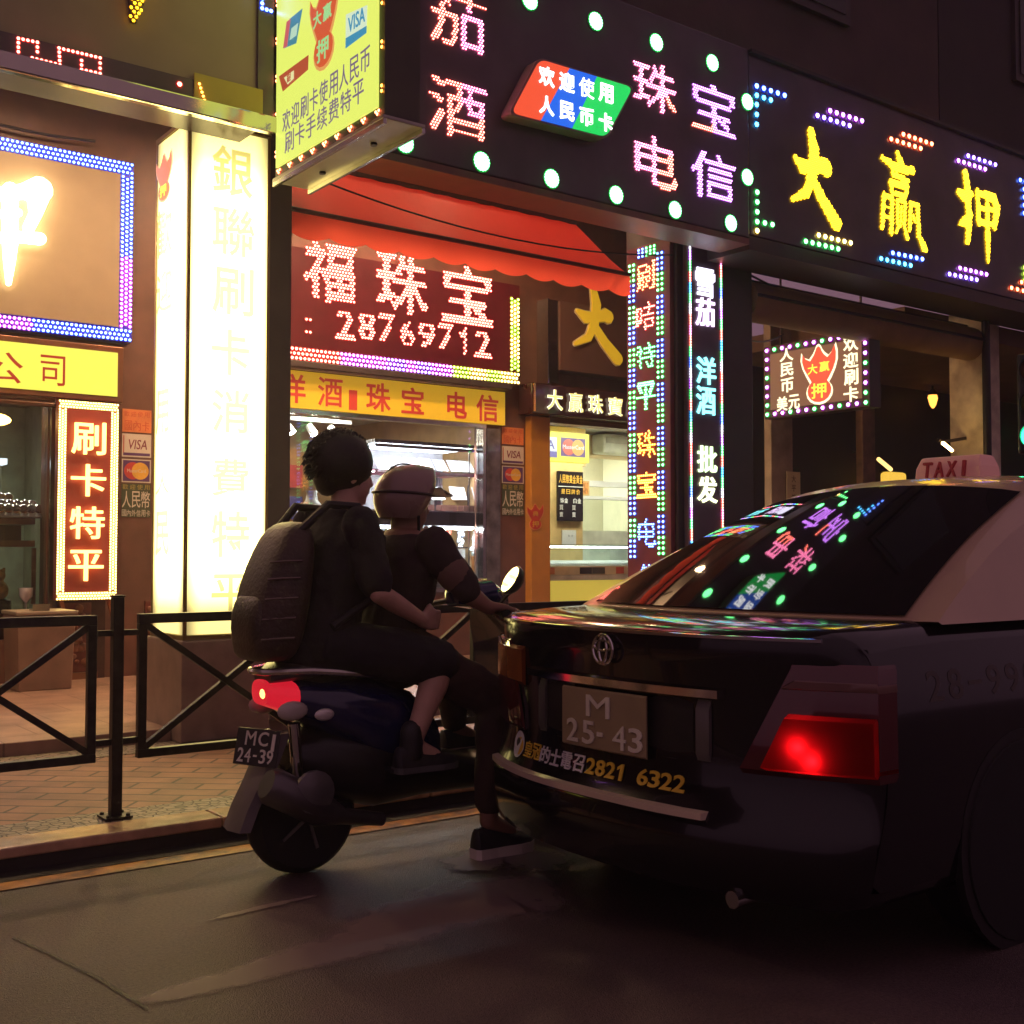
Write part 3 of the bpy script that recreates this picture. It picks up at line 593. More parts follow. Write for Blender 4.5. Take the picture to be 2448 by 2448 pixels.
# blue LED edge beside it, on the fascia end
b = MB(); fe = front(YB - .01)
MB().fbox(fe, 2.72, ZB0 + .3, 2.815, 6.1, 0, .008).build("led_board", M_SIGN, sA)
for k in range(14):
    z0 = 4.33 + k * .26 - .9
    if z0 < 4.2: continue
    for i in range(5): dot(b, fe.off(.008), 2.74, z0 + .028 * i, .012, led_m('blue'))
    for i in (0, 1): dot(b, fe.off(.008), 2.74 + .027 * (i + 1), z0, .012, led_m('blue')); dot(b, fe.off(.008), 2.74 + .027 * (i + 1), z0 + .112, .012, led_m('blue'))
b.build("led_edge", None, sA)

# ---- C: big black LED sign
fC = front(YB); uC0, vC0 = 3.04, fC.uv(1290, 448)[1]; uC1 = fC.uv(1792, 545)[0]
sC = thing("led_sign", "big black LED sign with red and pink characters framed by green lamps", "sign", ((uC0 + uC1) / 2, YB + .2, vC0))
MB().box(uC0, uC1, YB, YB + .30, vC0, 5.05).build("board", M_SIGN, sC, bev=.01)
MB().box(uC0, uC1, YB + .005, YB + .31, vC0 - .05, vC0 - .003).build("underside_trim", mat("maroon_trim", (.22, .08, .06), .45, var=.2), sC)  # red light from the awning put into the trim colour
def pinkmix(x, y): return 'pink' if (x > .55 and y < .8) or (y > .82 and x < .5) else 'red'
def reds(x, y): return 'red' if x < .3 else ('pink' if x > .55 and y > .4 else 'red')
def pk(x, y): return 'red' if (x > .75 and y < .4) else 'pink'
def dn(x, y): return 'red' if x > .55 and y < .75 else 'pink'
def bao(x, y): return 'red' if (y < .2 and x < .5) else 'purple'
for ch, box_, c in (("茄", (60, -50, 385, 285), pinkmix), ("酒", (55, 465, 390, 790), reds), ("珠", (1237, 370, 1492, 637), pk), ("电", (1250, 798, 1495, 1080), dn), ("宝", (1580, 488, 1825, 762), bao), ("信", (1573, 882, 1826, 1150), lambda x, y: 'purple'), ("雪", (60, -480, 385, -150), reds)):
    k = MB(); rc = rect(fC, bb(Z3, *box_)); led_text(k, fC, ch, rc, .0205, .0070, c, .010, .004, False); k.build("led_lettering", None, sC)
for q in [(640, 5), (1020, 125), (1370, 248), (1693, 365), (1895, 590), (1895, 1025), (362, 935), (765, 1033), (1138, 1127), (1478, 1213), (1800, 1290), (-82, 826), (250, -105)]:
    k = MB(); u, v = fC.uv(*Z3(*q)); disc(k, fC, u, v, .070, 0, .006, mat("lamp_dish", (.04, .45, .14), .4)); dot(k, fC, u, v, .010, led_m('green'), .006)  # green dish colour stands in for the glow round each lamp
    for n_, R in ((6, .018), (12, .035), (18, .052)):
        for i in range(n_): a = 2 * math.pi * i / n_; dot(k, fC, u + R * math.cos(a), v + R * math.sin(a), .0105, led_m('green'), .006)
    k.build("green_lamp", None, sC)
# card sign on the black board (its own box)
sk = thing("card_lightbox", "red, blue and green slanted lightbox with white characters on the black sign", "sign", fC.w(*fC.uv(*Z3(815, 600)), .06))
Q = skewq(fC, Z3, [(632, 362), (1188, 528), (1030, 830), (462, 690)])
def rnd(P, r, n=5):
    out = []
    for i, p in enumerate(P):
        a, c = Vector(P[i - 1]), Vector(P[(i + 1) % len(P)]); p = Vector(p); u = (a - p).normalized(); w = (c - p).normalized(); s_, t_ = p + u * r, p + w * r
        for k in range(n + 1): q = k / n; out.append(tuple((1 - q) ** 2 * s_ + 2 * q * (1 - q) * p + q * q * t_))
    return out
fC2 = fC.off(.0)
MB().prism(fC2, rnd(Q, .06), .002, .11).build("case", mat("pale_case", (.30, .20, .19), .5), sk)
def clip(P, f):      # keep f(p) >= 0
    out = []
    for a, b_ in zip(P, P[1:] + P[:1]):
        fa_, fb_ = f(a), f(b_)
        if fa_ >= 0: out.append(a)
        if fa_ * fb_ < 0: t = fa_ / (fa_ - fb_); out.append((a[0] + (b_[0] - a[0]) * t, a[1] + (b_[1] - a[1]) * t))
    return out
cen = (sum(p[0] for p in Q) / 4, sum(p[1] for p in Q) / 4); inn = rnd([(cen[0] + (p[0] - cen[0]) * .96, cen[1] + (p[1] - cen[1]) * .94) for p in Q], .06)
ba = [fC.uv(*Z3(820, 410)), fC.uv(*Z3(640, 735))]; ga = [fC.uv(*Z3(975, 460)), fC.uv(*Z3(815, 790))]
def sgn(l): return lambda p: (p[0] - l[0][0]) * (l[1][1] - l[0][1]) - (p[1] - l[0][1]) * (l[1][0] - l[0][0])
s1_, s2_ = sgn(ba), sgn(ga); flip = 1 if s1_(inn[0]) > 0 else -1
lx = min(inn, key=lambda p: p[0]); flip = 1 if s1_(lx) > 0 else -1
k = MB(); k.prism(fC2, clip(inn, lambda p: flip * s1_(p)), .1105, .114, emis("card_red", (1., .10, .035), .74)); mid_ = clip(clip(inn, lambda p: -flip * s1_(p)), lambda p: flip * s2_(p))
k.prism(fC2, mid_, .1105, .114, emis("card_blue", (.01, .16, .95), .7)); k.prism(fC2, clip(inn, lambda p: -flip * s2_(p)), .1105, .114, emis("card_green", (.01, .85, .14), .66)); k.build("light_panel", None, sk)
k = MB(); line(k, fC2, "欢迎使用", Z3(678, 475), Z3(1018, 570), 46, .115, .120, None, .022, 1.0); line(k, fC2, "人民币卡", Z3(678, 640), Z3(1018, 735), 44, .115, .120, None, .022, 1.0); k.build("lettering", emis("white_lit", (1., 1., 1.), 2.5), sk)

# ---- D: yellow LED pawnshop sign
fD = front(YB + .004); uD0 = uC1 + .006; uD1 = 11.6; vD0 = fD.uv(1950, 600)[1]; vD1 = fD.uv(1900, 170)[1]
sD = thing("led_sign", "black LED sign with three big yellow characters and coloured light bars", "sign", ((uD0 + uD1) / 2, YB + .2, vD0))
MB().box(uD0, uD1, YB + .004, YB + .30, vD0, vD1).build("board", mat("sign_plum", (.075, .052, .07), .22, var=.3, scale=2), sD, bev=.01)
MB().box(uD0, uD1, YB - .03, YB + .32, vD1 + .002, vD1 + .03).build("top_trim", M_DARK, sD); MB().box(uD0, uD1, YB + .01, YB + .5, vD0 - .11, vD0 - .003).build("underside_trim", M_TRIM, sD)
for ch, bx in (("大", (490, 545, 805, 1130)), ("赢", (1040, 690, 1325, 1270)), ("押", (1510, 820, 1790, 1360))):
    rc = rect(fD, bb(Z4, *bx)); k = MB(); brush_led(k, fD, ch, rc, .018, .0085, 'gold', .005); k.build("led_lettering", None, sD)
bars = [((275, 275), (447, 333), 5, 'blue'), ((275, 333), (362, 362), 3, 'cyan'), ((275, 390), (275, 512), 3, 'cyan'), ((728, 428), (925, 490), 6, 'purple'), ((650, 457), (848, 520), 6, 'violet'), ((1180, 573), (1355, 632), 6, 'redwarm'), ((1105, 602), (1287, 660), 6, 'redwarm'),
        ((1580, 705), (1748, 760), 6, 'violet'), ((1520, 735), (1685, 788), 6, 'purple'), ((278, 930), (278, 1112), 4, 'green'), ((325, 1120), (372, 1130), 2, 'green'), ((278, 1168), (279, 1168), 1, 'cream'), ((658, 1195), (855, 1243), 6, 'cream'), ((578, 1233), (778, 1280), 6, 'green'),
        ((1115, 1305), (1297, 1343), 6, 'blue'), ((1043, 1340), (1225, 1382), 6, 'cyan'), ((1530, 1398), (1693, 1437), 6, 'purple'), ((1465, 1435), (1633, 1470), 6, 'violet'), ((1902, 855), (1990, 885), 4, 'blue'), ((1926, 912), (1926, 1060), 4, 'blue'), ((1910, 1485), (2040, 1520), 5, 'redwarm'), ((1848, 1520), (1990, 1556), 5, 'redwarm'), ((1930, 1395), (1932, 1470), 3, 'lime')]
for p, q, n_, c in bars:
    k = MB(); dots(k, fD, Z4(*p), Z4(*q), n_, .0215, c, .003); k.build("led_bar", None, sD)

# ---- G: blue framed beige sign with a white-hot neon character
fG = front(YF - .12); rG = (-2.6, fG.uv(*Z5(430, 275 + 5))[1], fG.uv(*Z1(768, 1400))[0], fG.uv(*Z1(380, 864))[1])
sG = thing("neon_sign", "beige shop sign with white-hot neon character inside a blue and purple LED border", "sign", (.5, YF - .06, rG[1]))
MB().fbox(fG, *rG, -.12, 0).build("case", mat("navy_board", (.035, .03, .36), .4, var=.1), sG)
pG = .036; MB().fbox(fG, rG[0], rG[1] + 3.2 * pG, rG[2] - 3.2 * pG, rG[3] - 3.2 * pG, .001, .012).build("panel", mat("beige_face", (.34, .26, .17), .5, var=.05), sG)
k = MB(); led_frame(k, fG, *rG, 3, pG, .0125, lambda s_, t: {'t': 'purple' if t < .72 else 'blue', 'b': 'purple' if t < .86 else 'blue', 'r': 'purple' if t < .45 else 'blue'}[s_], "tbr", .002); k.build("led_border", None, sG)
k = MB(); rc = rect(fG, (-260, 470, 108, 690)); H_ = rc[3] - rc[1]; m_n = emis("neon_white", (1., .72, .36), 8.)
def stroke3(mb, fr, z, pts, dep, m):
    mb.tube([fr.w(*fr.uv(*z(x, y)), dep) for x, y, w in pts], [w for x, y, w in pts], 10, m, True)
stroke3(k, fG, Z1, [(-230, 1140, .05), (20, 1130, .055), (110, 1120, .06), (210, 1110, .105)], .07, m_n)
stroke3(k, fG, Z1, [(210, 1110, .10), (190, 1250, .05), (150, 1330, .045)], .07, m_n)
stroke3(k, fG, Z1, [(-160, 1390, .04), (100, 1380, .045), (215, 1390, .05)], .07, m_n); stroke3(k, fG, Z1, [(-160, 1260, .035), (90, 1240, .035)], .07, m_n)
stroke3(k, fG, Z1, [(45, 1110, .06), (45, 1400, .06), (40, 1520, .045), (35, 1645, .022)], .075, m_n); stroke3(k, fG, Z1, [(-170, 1130, .05), (-160, 1390, .045)], .07, m_n)
for pts in ([(-420, 1000, .05), (-410, 1650, .05)], [(-560, 1180, .04), (-300, 1170, .05)], [(-550, 1420, .03), (-300, 1340, .05)]): stroke3(k, fG, Z1, pts, .07, m_n)
k.build("neon_character", None, sG, smooth=True)

# ---- H: yellow strip below it
fH = front(YF - .16); rH = (-2.6, fH.uv(*Z5(400, 655))[1], fH.uv(*Z5(775, 540))[0], fH.uv(*Z5(400, 358))[1])
sH = thing("strip_sign", "yellow lit strip sign with red brush characters under the blue border", "sign", (.6, YF - .08, rH[1]))
MB().fbox(fH, rH[0], rH[1] - .045, rH[2] + .05, rH[3] + .05, -.15, -.002).build("case", mat("copper_frame", (.24, .11, .06), .3, .6, var=.1), sH, bev=.006)
MB().fbox(fH, *rH, 0, .006).build("light_panel", emis("panel_yellow", (1., .93, .09), .8), sH)
k = MB(); txt(k, fH, "公", bb(Z5, -140, 390, 150, 590), .007, .010, None, .0); txt(k, fH, "司", bb(Z5, 265, 415, 428, 612), .007, .010, None, .0); txt(k, fH, "限", bb(Z5, -440, 375, -210, 580), .007, .010); k.build("lettering", emis("red_ink", (.62, .03, .015), .6, (.02, .01, .01)), sH)

# ---- I: vertical red sign with white LED border
fI = front(YF - .22); rI = (fI.uv(*A8(330, 700))[0], fI.uv(*A8(500, 1290))[1], fI.uv(*A8(680, 700))[0], fI.uv(*A8(520, 146))[1])
sI = thing("vertical_sign", "vertical red neon sign with glowing yellow characters and a white LED border", "sign", (fI.w(rI[0], rI[1]).x + .2, YF - .2, rI[1]))
MB().fbox(fI, *rI, -.08, 0).build("board", M_REDB, sI, bev=.004)
k = MB(); led_frame(k, fI, *rI, 3, .0215, .0076, lambda s_, t: 'cream', "tblr", .002); k.build("led_border", None, sI)
k = MB()
for ch, bx in (("刷", (408, 265, 603, 452)), ("卡", (405, 508, 602, 692)), ("特", (398, 752, 594, 938)), ("平", (390, 1002, 588, 1180))): txt(k, fI, ch, bb(A8, *bx), .02, .045, None, .006)
k.build("lettering", emis("neon_amber", (1., .62, .16), 3.2), sI)
k = MB()
for x in (rI[0] + .05, rI[2] - .05): k.bar(fI.w(x, rI[1], -.04), fI.w(x + .04, rI[1] - .16, -.04), .03, .03)
k.build("bracket", mat("orange_bracket", (.35, .10, .03), .5), sI)

# ---- E: red LED phone sign, F: yellow banner
fE = front(YF - .14); uE1, vE0 = fE.uv(*Z6(1550, 700))[0], fE.uv(*Z6(900, 943))[1]; uE0 = 4.05; vE1 = 3.95
sE = thing("led_sign", "dark red LED phone number sign under the red awning", "sign", ((uE0 + uE1) / 2, YF - .07, vE0))
MB().fbox(fE, uE0, vE0, uE1, vE1, -.13, 0).build("board", mat("wine_board", (.085, .005, .012), .4, var=.15, spec=.2), sE)
def ecol(s_, t):
    if s_ == 'r': return 'lime' if (int(t * 9) % 3 == 1) else 'cream'
    return 'red' if t < .34 else 'purple' if t < .50 else 'violet' if t < .56 else 'purple' if t < .60 else 'violet' if t < .66 else 'purple' if t < .73 else 'lime' if t < .80 or .86 < t < .92 else 'cream'
k = MB(); led_frame(k, fE, uE0, vE0, uE1, vE1, 3, .0415, .0145, ecol, "br", .002); k.build("led_border", None, sE)
for ch, bx in (("福", (300, 172, 603, 535)), ("珠", (720, 242, 1022, 598)), ("宝", (1105, 322, 1390, 660)), ("2", (492, 582, 597, 748)), ("8", (617, 598, 718, 763)), ("7", (738, 612, 830, 775)), ("6", (858, 638, 948, 797)), ("9", (963, 653, 1062, 808)), ("7", (1083, 668, 1168, 818)), ("1", (1198, 688, 1262, 834)), ("2", (1292, 700, 1384, 853)), (":", (308, 620, 352, 728))):
    k = MB(); led_text(k, fE, ch, bb(Z6, *bx), .0330, .0120, 'red', .024, .003); k.build("led_lettering", None, sE)
fF = front(YF - .05); rF = (4.1, fF.uv(*Z6(900, 1200))[1], fF.uv(*Z6(1467, 1150))[0], fF.uv(*Z6(900, 998))[1])
sF = thing("banner_sign", "yellow banner with red shop-goods characters under the phone number sign", "sign", (5.4, YF - .03, rF[1]))
MB().fbox(fF, *rF, -.045, 0).build("panel", emis("banner_yellow", (.62, .37, .015), .46, (.7, .45, .03)), sF)  # banner given a faint glow in place of light falling on it
k = MB()
for ch, bx in (("洋", (165, 950, 315, 1118)), ("酒", (385, 972, 528, 1140)), ("珠", (665, 1003, 806, 1168)), ("宝", (868, 1030, 998, 1182)), ("电", (1132, 1055, 1246, 1208)), ("信", (1300, 1072, 1427, 1226))): txt(k, fF, ch, bb(Z6, *bx), .001, .004, None, .016)
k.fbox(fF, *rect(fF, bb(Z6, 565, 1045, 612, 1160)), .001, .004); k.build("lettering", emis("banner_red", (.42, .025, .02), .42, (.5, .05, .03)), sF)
lt = thing("strip_lamp", "dark strip lamp fitting above the yellow banner", "lamp", (5.5, YF - .2, rF[3] + .03)); MB().box(4.1, fF.uv(*Z6(1470, 1050))[0], YF - .17, YF - .015, rF[3] + .015, rF[3] + .075).build("housing", M_TRIM, lt, bev=.008)
MB().tube([(4.15, YF - .12, rF[3] + .008), (6.9, YF - .12, rF[3] + .008)], .012, 8).build("tube", mat("unlit_tube", (.6, .5, .4), .3), lt, smooth=True)

# ---- J: brown panel with one yellow character; K: lit strip with white characters
fJ = front(YF - .20); rJ = (fJ.uv(*Z7(730, 300))[0], fJ.uv(*Z7(1000, 745))[1], 9.8, 3.85)
sJ = thing("panel_sign", "brown panel sign with one big yellow character beside a mirror strip", "sign", (8.7, YF - .1, rJ[1]))
MB().fbox(fJ, *rJ, -.19, 0).build("panel", M_BRN, sJ, bev=.006)
uJ = fJ.uv(*Z7(632, 300))[0]; MB().fbox(fJ, uJ, rJ[1] - .14, rJ[0] - .004, 3.85, -.19, -.02).build("mirror_strip", mat("mirror", (.75, .7, .62), .06, 1., var=.03), sJ)
MB().fbox(fJ, uJ - .02, rJ[1] - .16, uJ - .003, 3.85, -.19, .0).build("frame_edge", M_STEEL, sJ)
rc = rect(fJ, bb(Z7, 848, -42, 1305, 638)); k = MB(); brush_solid(k, fJ, "大", rc, .001, .012, mat("cream_edge", (.75, .62, .42), .5), .012); k.build("outline", None, sJ)
k = MB(); brush_solid(k, fJ, "大", rc, .012, .03, emis("gold_face", (.75, .47, .02), .35, (.75, .5, .03))); k.build("lettering", None, sJ)
fK = front(YF - .24); rK = (fK.uv(*Z7(470, 1000))[0], fK.uv(*Z7(900, 1150))[1], 9.8, fK.uv(*Z7(900, 872))[1])
sK = thing("strip_sign", "dark brown strip sign with glowing white characters over the bright shop", "sign", (8.6, YF - .1, rK[1]))
MB().fbox(fK, *rK, -.235, 0).build("case", mat("dark_brown_gloss", (.045, .014, .012), .12, var=.1), sK, bev=.01)
MB().fbox(fK, rK[0] + .01, rK[1] + .02, rK[0] + .035, rK[3] - .01, .001, .02).build("edge_strip", mat("copper_edge", (.7, .35, .12), .2, 1.), sK)
k = MB(); k2 = MB()
for ch, bx in (("大", (597, 897, 740, 1085)), ("贏", (795, 925, 927, 1105)), ("珠", (980, 943, 1112, 1118)), ("寶", (1160, 965, 1292, 1138)), ("店", (1345, 985, 1470, 1150))): txt(k, fK, ch, bb(Z7, *bx), .02, .03, None, .03); txt(k2, fK, ch, bb(Z7, *bx), .0305, .034, None, .004)
k.build("lettering", emis("warm_white_lit", (1., .95, .70), 1.6), sK); k2.build("lettering_face", emis("gold_lit", (1., .78, .22), 1.0), sK)

# ---- L: LED sign on the pillar's side, M: rope-lit sign on its front
XLs = 6.44; fL = side(XLs); YL0, YL1 = -7.02, -6.53
sL = thing("vertical_sign", "vertical LED sign with red, green, orange and blue characters on the pillar side", "sign", (XLs + .02, 6.78, 1.2))
zL1 = fL.uv(1545, 585)[1]
MB().fbox(fL, YL0, .9, YL1, zL1, -.044, 0).build("board", mat("led_board_red", (.15, .02, .028), .4, var=.2), sL)  # red glow of the letters put into the board colour
for ch, b_, c in (("刷", bb(Z3, 1262, 1518, 1367, 1682), 'redwarm'), ("咭", bb(Z7, 1437, 95, 1612, 335), 'red'), ("特", bb(Z7, 1437, 472, 1615, 706), 'green'), ("平", bb(Z7, 1437, 830, 1618, 1072), 'green'), ("珠", bb(Z7, 1440, 1280, 1617, 1517), 'amber'), ("宝", bb(Z7, 1445, 1642, 1622, 1888), 'amber'), ("电", bb(A7, 1072, 1128, 1238, 1377), 'blue'), ("信", bb(A7, 1072, 1528, 1238, 1777), 'blue')):
    k = MB(); led_text(k, fL, ch, b_, .0215, .0083, c, .012, .003); k.build("led_lettering", None, sL)
k = MB(); uA = fL.uv(*Z7(1400, 900))[0]; uB = fL.uv(*Z7(1662, 900))[0]
zz = fL.uv(*Z7(1400, 140))[1]; per = (fL.uv(*Z7(1400, 140))[1] - fL.uv(*Z7(1400, 1315))[1]) / 3; per2 = (fL.uv(*Z7(1662, 35))[1] - fL.uv(*Z7(1662, 1250))[1]) / 3; zz2 = fL.uv(*Z7(1662, 35))[1]
for i in range(-1, 6):
    for j in range(8):
        for du in (-.024, .024):
            z = zz - per * i - j * .0415
            if .95 < z < zL1 - .03: dot(k, fL, uA + du, z, .012, led_m('green' if j < 4 else 'blue'), .003)
            z = zz2 - per2 * i - j * .0415
            if .95 < z < zL1 - .03: dot(k, fL, uB + du, z, .012, led_m('blue' if j < 4 else 'green'), .003)
for i in range(5):
    for du in (0, .035, .07): dot(k, fL, (YL0 + YL1) / 2 - .1 + i * .045, zL1 - .03 - du * .8, .011, led_m('blue' if i < 2 else 'green'), .003)
k.build("led_bar", None, sL)
fM = front(YP - .05); rM = (fM.uv(1650, 900)[0], .95, fM.uv(1724, 900)[0], fM.uv(1690, 572)[1])
sM = thing("vertical_sign", "narrow black vertical sign with a multicoloured rope-light border on the pillar front", "sign", ((rM[0] + rM[2]) / 2, YP - .03, rM[1]))
MB().fbox(fM, rM[0] - .03, rM[1], rM[2] + .03, rM[3] + .03, -.045, 0).build("board", M_SIGN, sM)
cyc = ['red', 'white', 'green', 'cyan', 'red', 'green', 'purple', 'white', 'blue', 'green', 'red', 'pink']; k = MB(); P = []
nn = int((rM[3] - rM[1]) / .021)
for i in range(nn):
    z = rM[1] + (rM[3] - rM[1]) * i / nn
    dot(k, fM, rM[0], z, .0095, led_m(cyc[(i // 4) % 12]), .003); dot(k, fM, rM[2], z, .0095, led_m(cyc[(i // 4 + 5) % 12]), .003)
for i in range(14): dot(k, fM, rM[0] + (rM[2] - rM[0]) * i / 13, rM[3], .0095, led_m(cyc[(i // 2) % 12]), .003); dot(k, fM, rM[0] + .03 + (rM[2] - rM[0]) * i / 15, rM[3] + .20, .0095, led_m(cyc[(i // 2 + 3) % 12]), .003)
k.build("rope_light", None, sM); MB().fbox(fM, rM[0], rM[3] + .17, rM[2] + .03, rM[3] + .23, -.045, 0).build("top_board", M_SIGN, sM)
for ch, b_, c, s_ in (("雪", (140, 97, 242, 252), (.85, .80, 1.), 2.2), ("茄", (140, 258, 242, 412), (.85, .62, 1.), 2.2), ("洋", (144, 578, 248, 727), (.25, .95, 1.), 2.0), ("酒", (144, 738, 246, 892), (.25, .95, 1.), 2.0), ("批", (150, 1062, 254, 1207), (.70, 1., .50), 2.2), ("发", (150, 1228, 256, 1372), (.90, 1., .55), 2.2)):
    k = MB(); txt(k, fM, ch, bb(Z8, *b_), .004, .016, None, .016); k.build("lettering", emis("lit_%d" % int(c[0] * 100 + c[1] * 10), c, s_), sM)

# ---- N: hanging sign in the dark arcade
XN = 9.0; fN = side(XN); TL, TR, BR, BL = [fN.uv(*Z8(*q)) for q in ((515, 505), (1090, 440), (1095, 850), (520, 915))]
rN = ((TL[0] + BL[0]) / 2, (BL[1] + BR[1]) / 2, (TR[0] + BR[0]) / 2, (TL[1] + TR[1]) / 2)
sN = thing("hanging_sign", "hanging brown sign with bat-and-coin emblem inside a purple and green LED border", "sign", (XN + .08, -(rN[0] + rN[2]) / 2, rN[1]))
MB().fbox(fN, *rN, -.16, 0).build("case", mat("sign_case", (.05, .035, .03), .4), sN, bev=.006)
bw_ = .085; MB().fbox(fN, rN[0] + bw_, rN[1] + bw_, rN[2] - bw_, rN[3] - bw_, .001, .008).build("light_panel", emis("panel_brown", (.30, .13, .06), .5), sN)
k = MB(); NU, NV = 13, 8; u0, v0, u1, v1 = rN; o = .042; pgw = lambda i: 'green' if i % 3 == 1 else 'purple'
for i in range(NU): u = u0 + o + (u1 - u0 - 2 * o) * i / (NU - 1); dot(k, fN, u, v1 - o, .020, led_m(pgw(i)), .003); dot(k, fN, u, v0 + o, .020, led_m(pgw(i + 1)), .003)
for j in range(1, NV - 1): v = v0 + o + (v1 - v0 - 2 * o) * j / (NV - 1); dot(k, fN, u0 + o, v, .020, led_m(pgw(j)), .003); dot(k, fN, u1 - o, v, .020, led_m(pgw(j)), .003)
k.build("led_border", None, sN)
k = MB(); fN2 = fN.off(.009)
for ch, b_ in (("人", (602, 530, 676, 600)), ("民", (606, 608, 676, 682)), ("币", (608, 690, 678, 770)), ("美", (586, 793, 645, 872)), ("元", (650, 782, 710, 862)), ("欢", (948, 458, 1030, 545)), ("迎", (948, 552, 1030, 637)), ("刷", (952, 642, 1030, 730)), ("卡", (950, 738, 1030, 822))): txt(k, fN2, ch, bb(Z8, *b_), 0, .004, None, .02)
k.build("lettering", emis("cream_lit", (1., .88, .52), 1.4), sN)
emblem(fN2, rect(fN2, bb(Z8, 720, 512, 915, 830)), "pawn_emblem", sN, 0, emis("cream_lit", (1., .88, .52), 1.4), emis("emb_hot", (.85, .07, .03), 1.1), emis("emb_gold", (1., .72, .05), 1.4), [("大", .33, .60, .28), ("赢", .66, .62, .28), ("押", .5, .22, .42)])
for y in (rN[0] + .15, rN[2] - .15): MB().tube([(XN + .08, -y, rN[3]), (XN + .08, -y, 4.85)], .012, 6).build("hanger", M_DARK, sN)

# ---- the tall glowing lightbox round the pillar
XB_, XE_, YLb, YLe = atY(439, 1500, 6.47).x, atY(641, 1200, 6.47).x, 6.47, 6.98
zl0, zl1 = front(YLb).uv(439, 1523)[1], front(YLb).uv(439, 282)[1]
sT = thing("pillar_lightbox", "tall glowing yellow lightbox wrapped round a pillar, letters faint in the glare", "sign", ((XB_ + XE_) / 2, 6.7, ZA))
MB().box(XB_ + .012, XE_ - .012, YLb + .012, YLe, zl0, zl1).build("core", mat("box_core", (.4, .35, .2), .5), sT)
fr_ = MB()
for x, y in ((XB_, YLb), (XE_ - .018, YLb), (XB_, YLe)): fr_.box(x, x + .018, y, y + .018, zl0 - .01, zl1 + .01)
for z in (zl0 - .02, zl1): fr_.box(XB_ - .004, XE_ + .004, YLb - .004, YLe + .018, z, z + .025)
fr_.build("frame", mat("brass_frame", (.30, .20, .07), .3, .7, var=.1), sT)
def tube_falloff(name, col, s, ax='X', c0=None, hw=.26):
    """Opal sheet: tube falloff painted into the emission, dimmer towards ends and edges."""
    m, n, l = _new(name); b = n["Principled BSDF"]; MAT[name] = m; g = n.new("ShaderNodeNewGeometry"); sp = n.new("ShaderNodeSeparateXYZ"); l.new(g.outputs["Position"], sp.inputs[0])
    r = n.new("ShaderNodeValToRGB"); mr = n.new("ShaderNodeMapRange"); mr.inputs[1].default_value = zl0; mr.inputs[2].default_value = zl1; l.new(sp.outputs["Z"], mr.inputs[0]); l.new(mr.outputs[0], r.inputs[0])
    e0, e1 = r.color_ramp.elements; e0.position = 0; e0.color = (.14, .14, .14, 1); e1.position = 1; e1.color = (.13, .13, .13, 1)
    for p_, c_ in ((.05, .16), (.13, .9), (.5, 1), (.86, .9), (.94, .30)): e = r.color_ramp.elements.new(p_); e.color = (c_, c_, c_, 1)  # end falloff painted into the emission; no tubes are built
    mu = n.new("ShaderNodeMath"); mu.operation = 'MULTIPLY'; mu.inputs[1].default_value = s; l.new(r.outputs[0], mu.inputs[0])
    if c0 is None: c0 = (XB_ + XE_) / 2
    q_ = n.new("ShaderNodeMath"); q_.operation = 'SUBTRACT'; q_.inputs[1].default_value = c0; l.new(sp.outputs[ax], q_.inputs[0]); w_ = n.new("ShaderNodeMath"); w_.operation = 'ABSOLUTE'; l.new(q_.outputs[0], w_.inputs[0])
    m2 = n.new("ShaderNodeMapRange"); m2.interpolation_type = 'SMOOTHSTEP'; m2.inputs[1].default_value = hw * .55; m2.inputs[2].default_value = hw; m2.inputs[3].default_value = 1.; m2.inputs[4].default_value = .2; l.new(w_.outputs[0], m2.inputs[0])
    m3 = n.new("ShaderNodeMath"); m3.operation = 'MULTIPLY'; l.new(mu.outputs[0], m3.inputs[0]); l.new(m2.outputs[0], m3.inputs[1]); l.new(m3.outputs[0], b.inputs["Emission Strength"])
    b.inputs["Emission Color"].default_value = list(col) + [1]; b.inputs["Base Color"].default_value = (.6, .6, .5, 1); return m
pm = tube_falloff("opal_panel", (1., .82, .27), 7.5); pm2 = tube_falloff("opal_panel_side", (1., .82, .27), 7.5, 'Y', (YLb + YLe) / 2, .25)
MB().box(XB_ + .02, XE_ - .02, YLb + .002, YLb + .010, zl0 + .01, zl1 - .01).build("light_panel", pm, sT); MB().box(XB_ + .002, XB_ + .010, YLb + .02, YLe - .01, zl0 + .01, zl1 - .01).build("light_panel", pm2, sT)
fT = front(YLb + .002); k = MB()
for ch, y0, y1, x0, x1 in (("銀", 850, 1135, 1225, 1460), ("聯", 1200, 1480, 1225, 1470), ("刷", 1540, 1820, 1225, 1465)): txt(k, fT, ch, bb(Z1, x0, y0, x1, y1), .0005, .002, None, .014)
for ch, y0, y1 in (("卡", 240, 545), ("消", 640, 925), ("費", 1095, 1345), ("特", 1440, 1745), ("平", 1855, 2110)): txt(k, fT, ch, bb(Z5, 1395, y0, 1645, y1), .0005, .002, None, .014)
k.build("lettering", tube_falloff("letter_film", (1., .82, .20), 2.6), sT)
fT2 = side(XB_ + .002); k = MB()
for ch, y0, y1 in (("歡", 1205, 1480), ("迎", 1560, 1800)): txt(k, fT2, ch, bb(Z1, 905, y0, 992, y1), .0005, .002, None, .012)
for ch, y0, y1 in (("用", 640, 930), ("人", 1180, 1330), ("民", 1440, 1735)): txt(k, fT2, ch, bb(Z5, 1030, y0, 1115, y1), .0005, .002, None, .012)
k.build("lettering", tube_falloff("letter_film2", (1., .80, .20), 2.6, 'Y', (YLb + YLe) / 2, .25), sT)
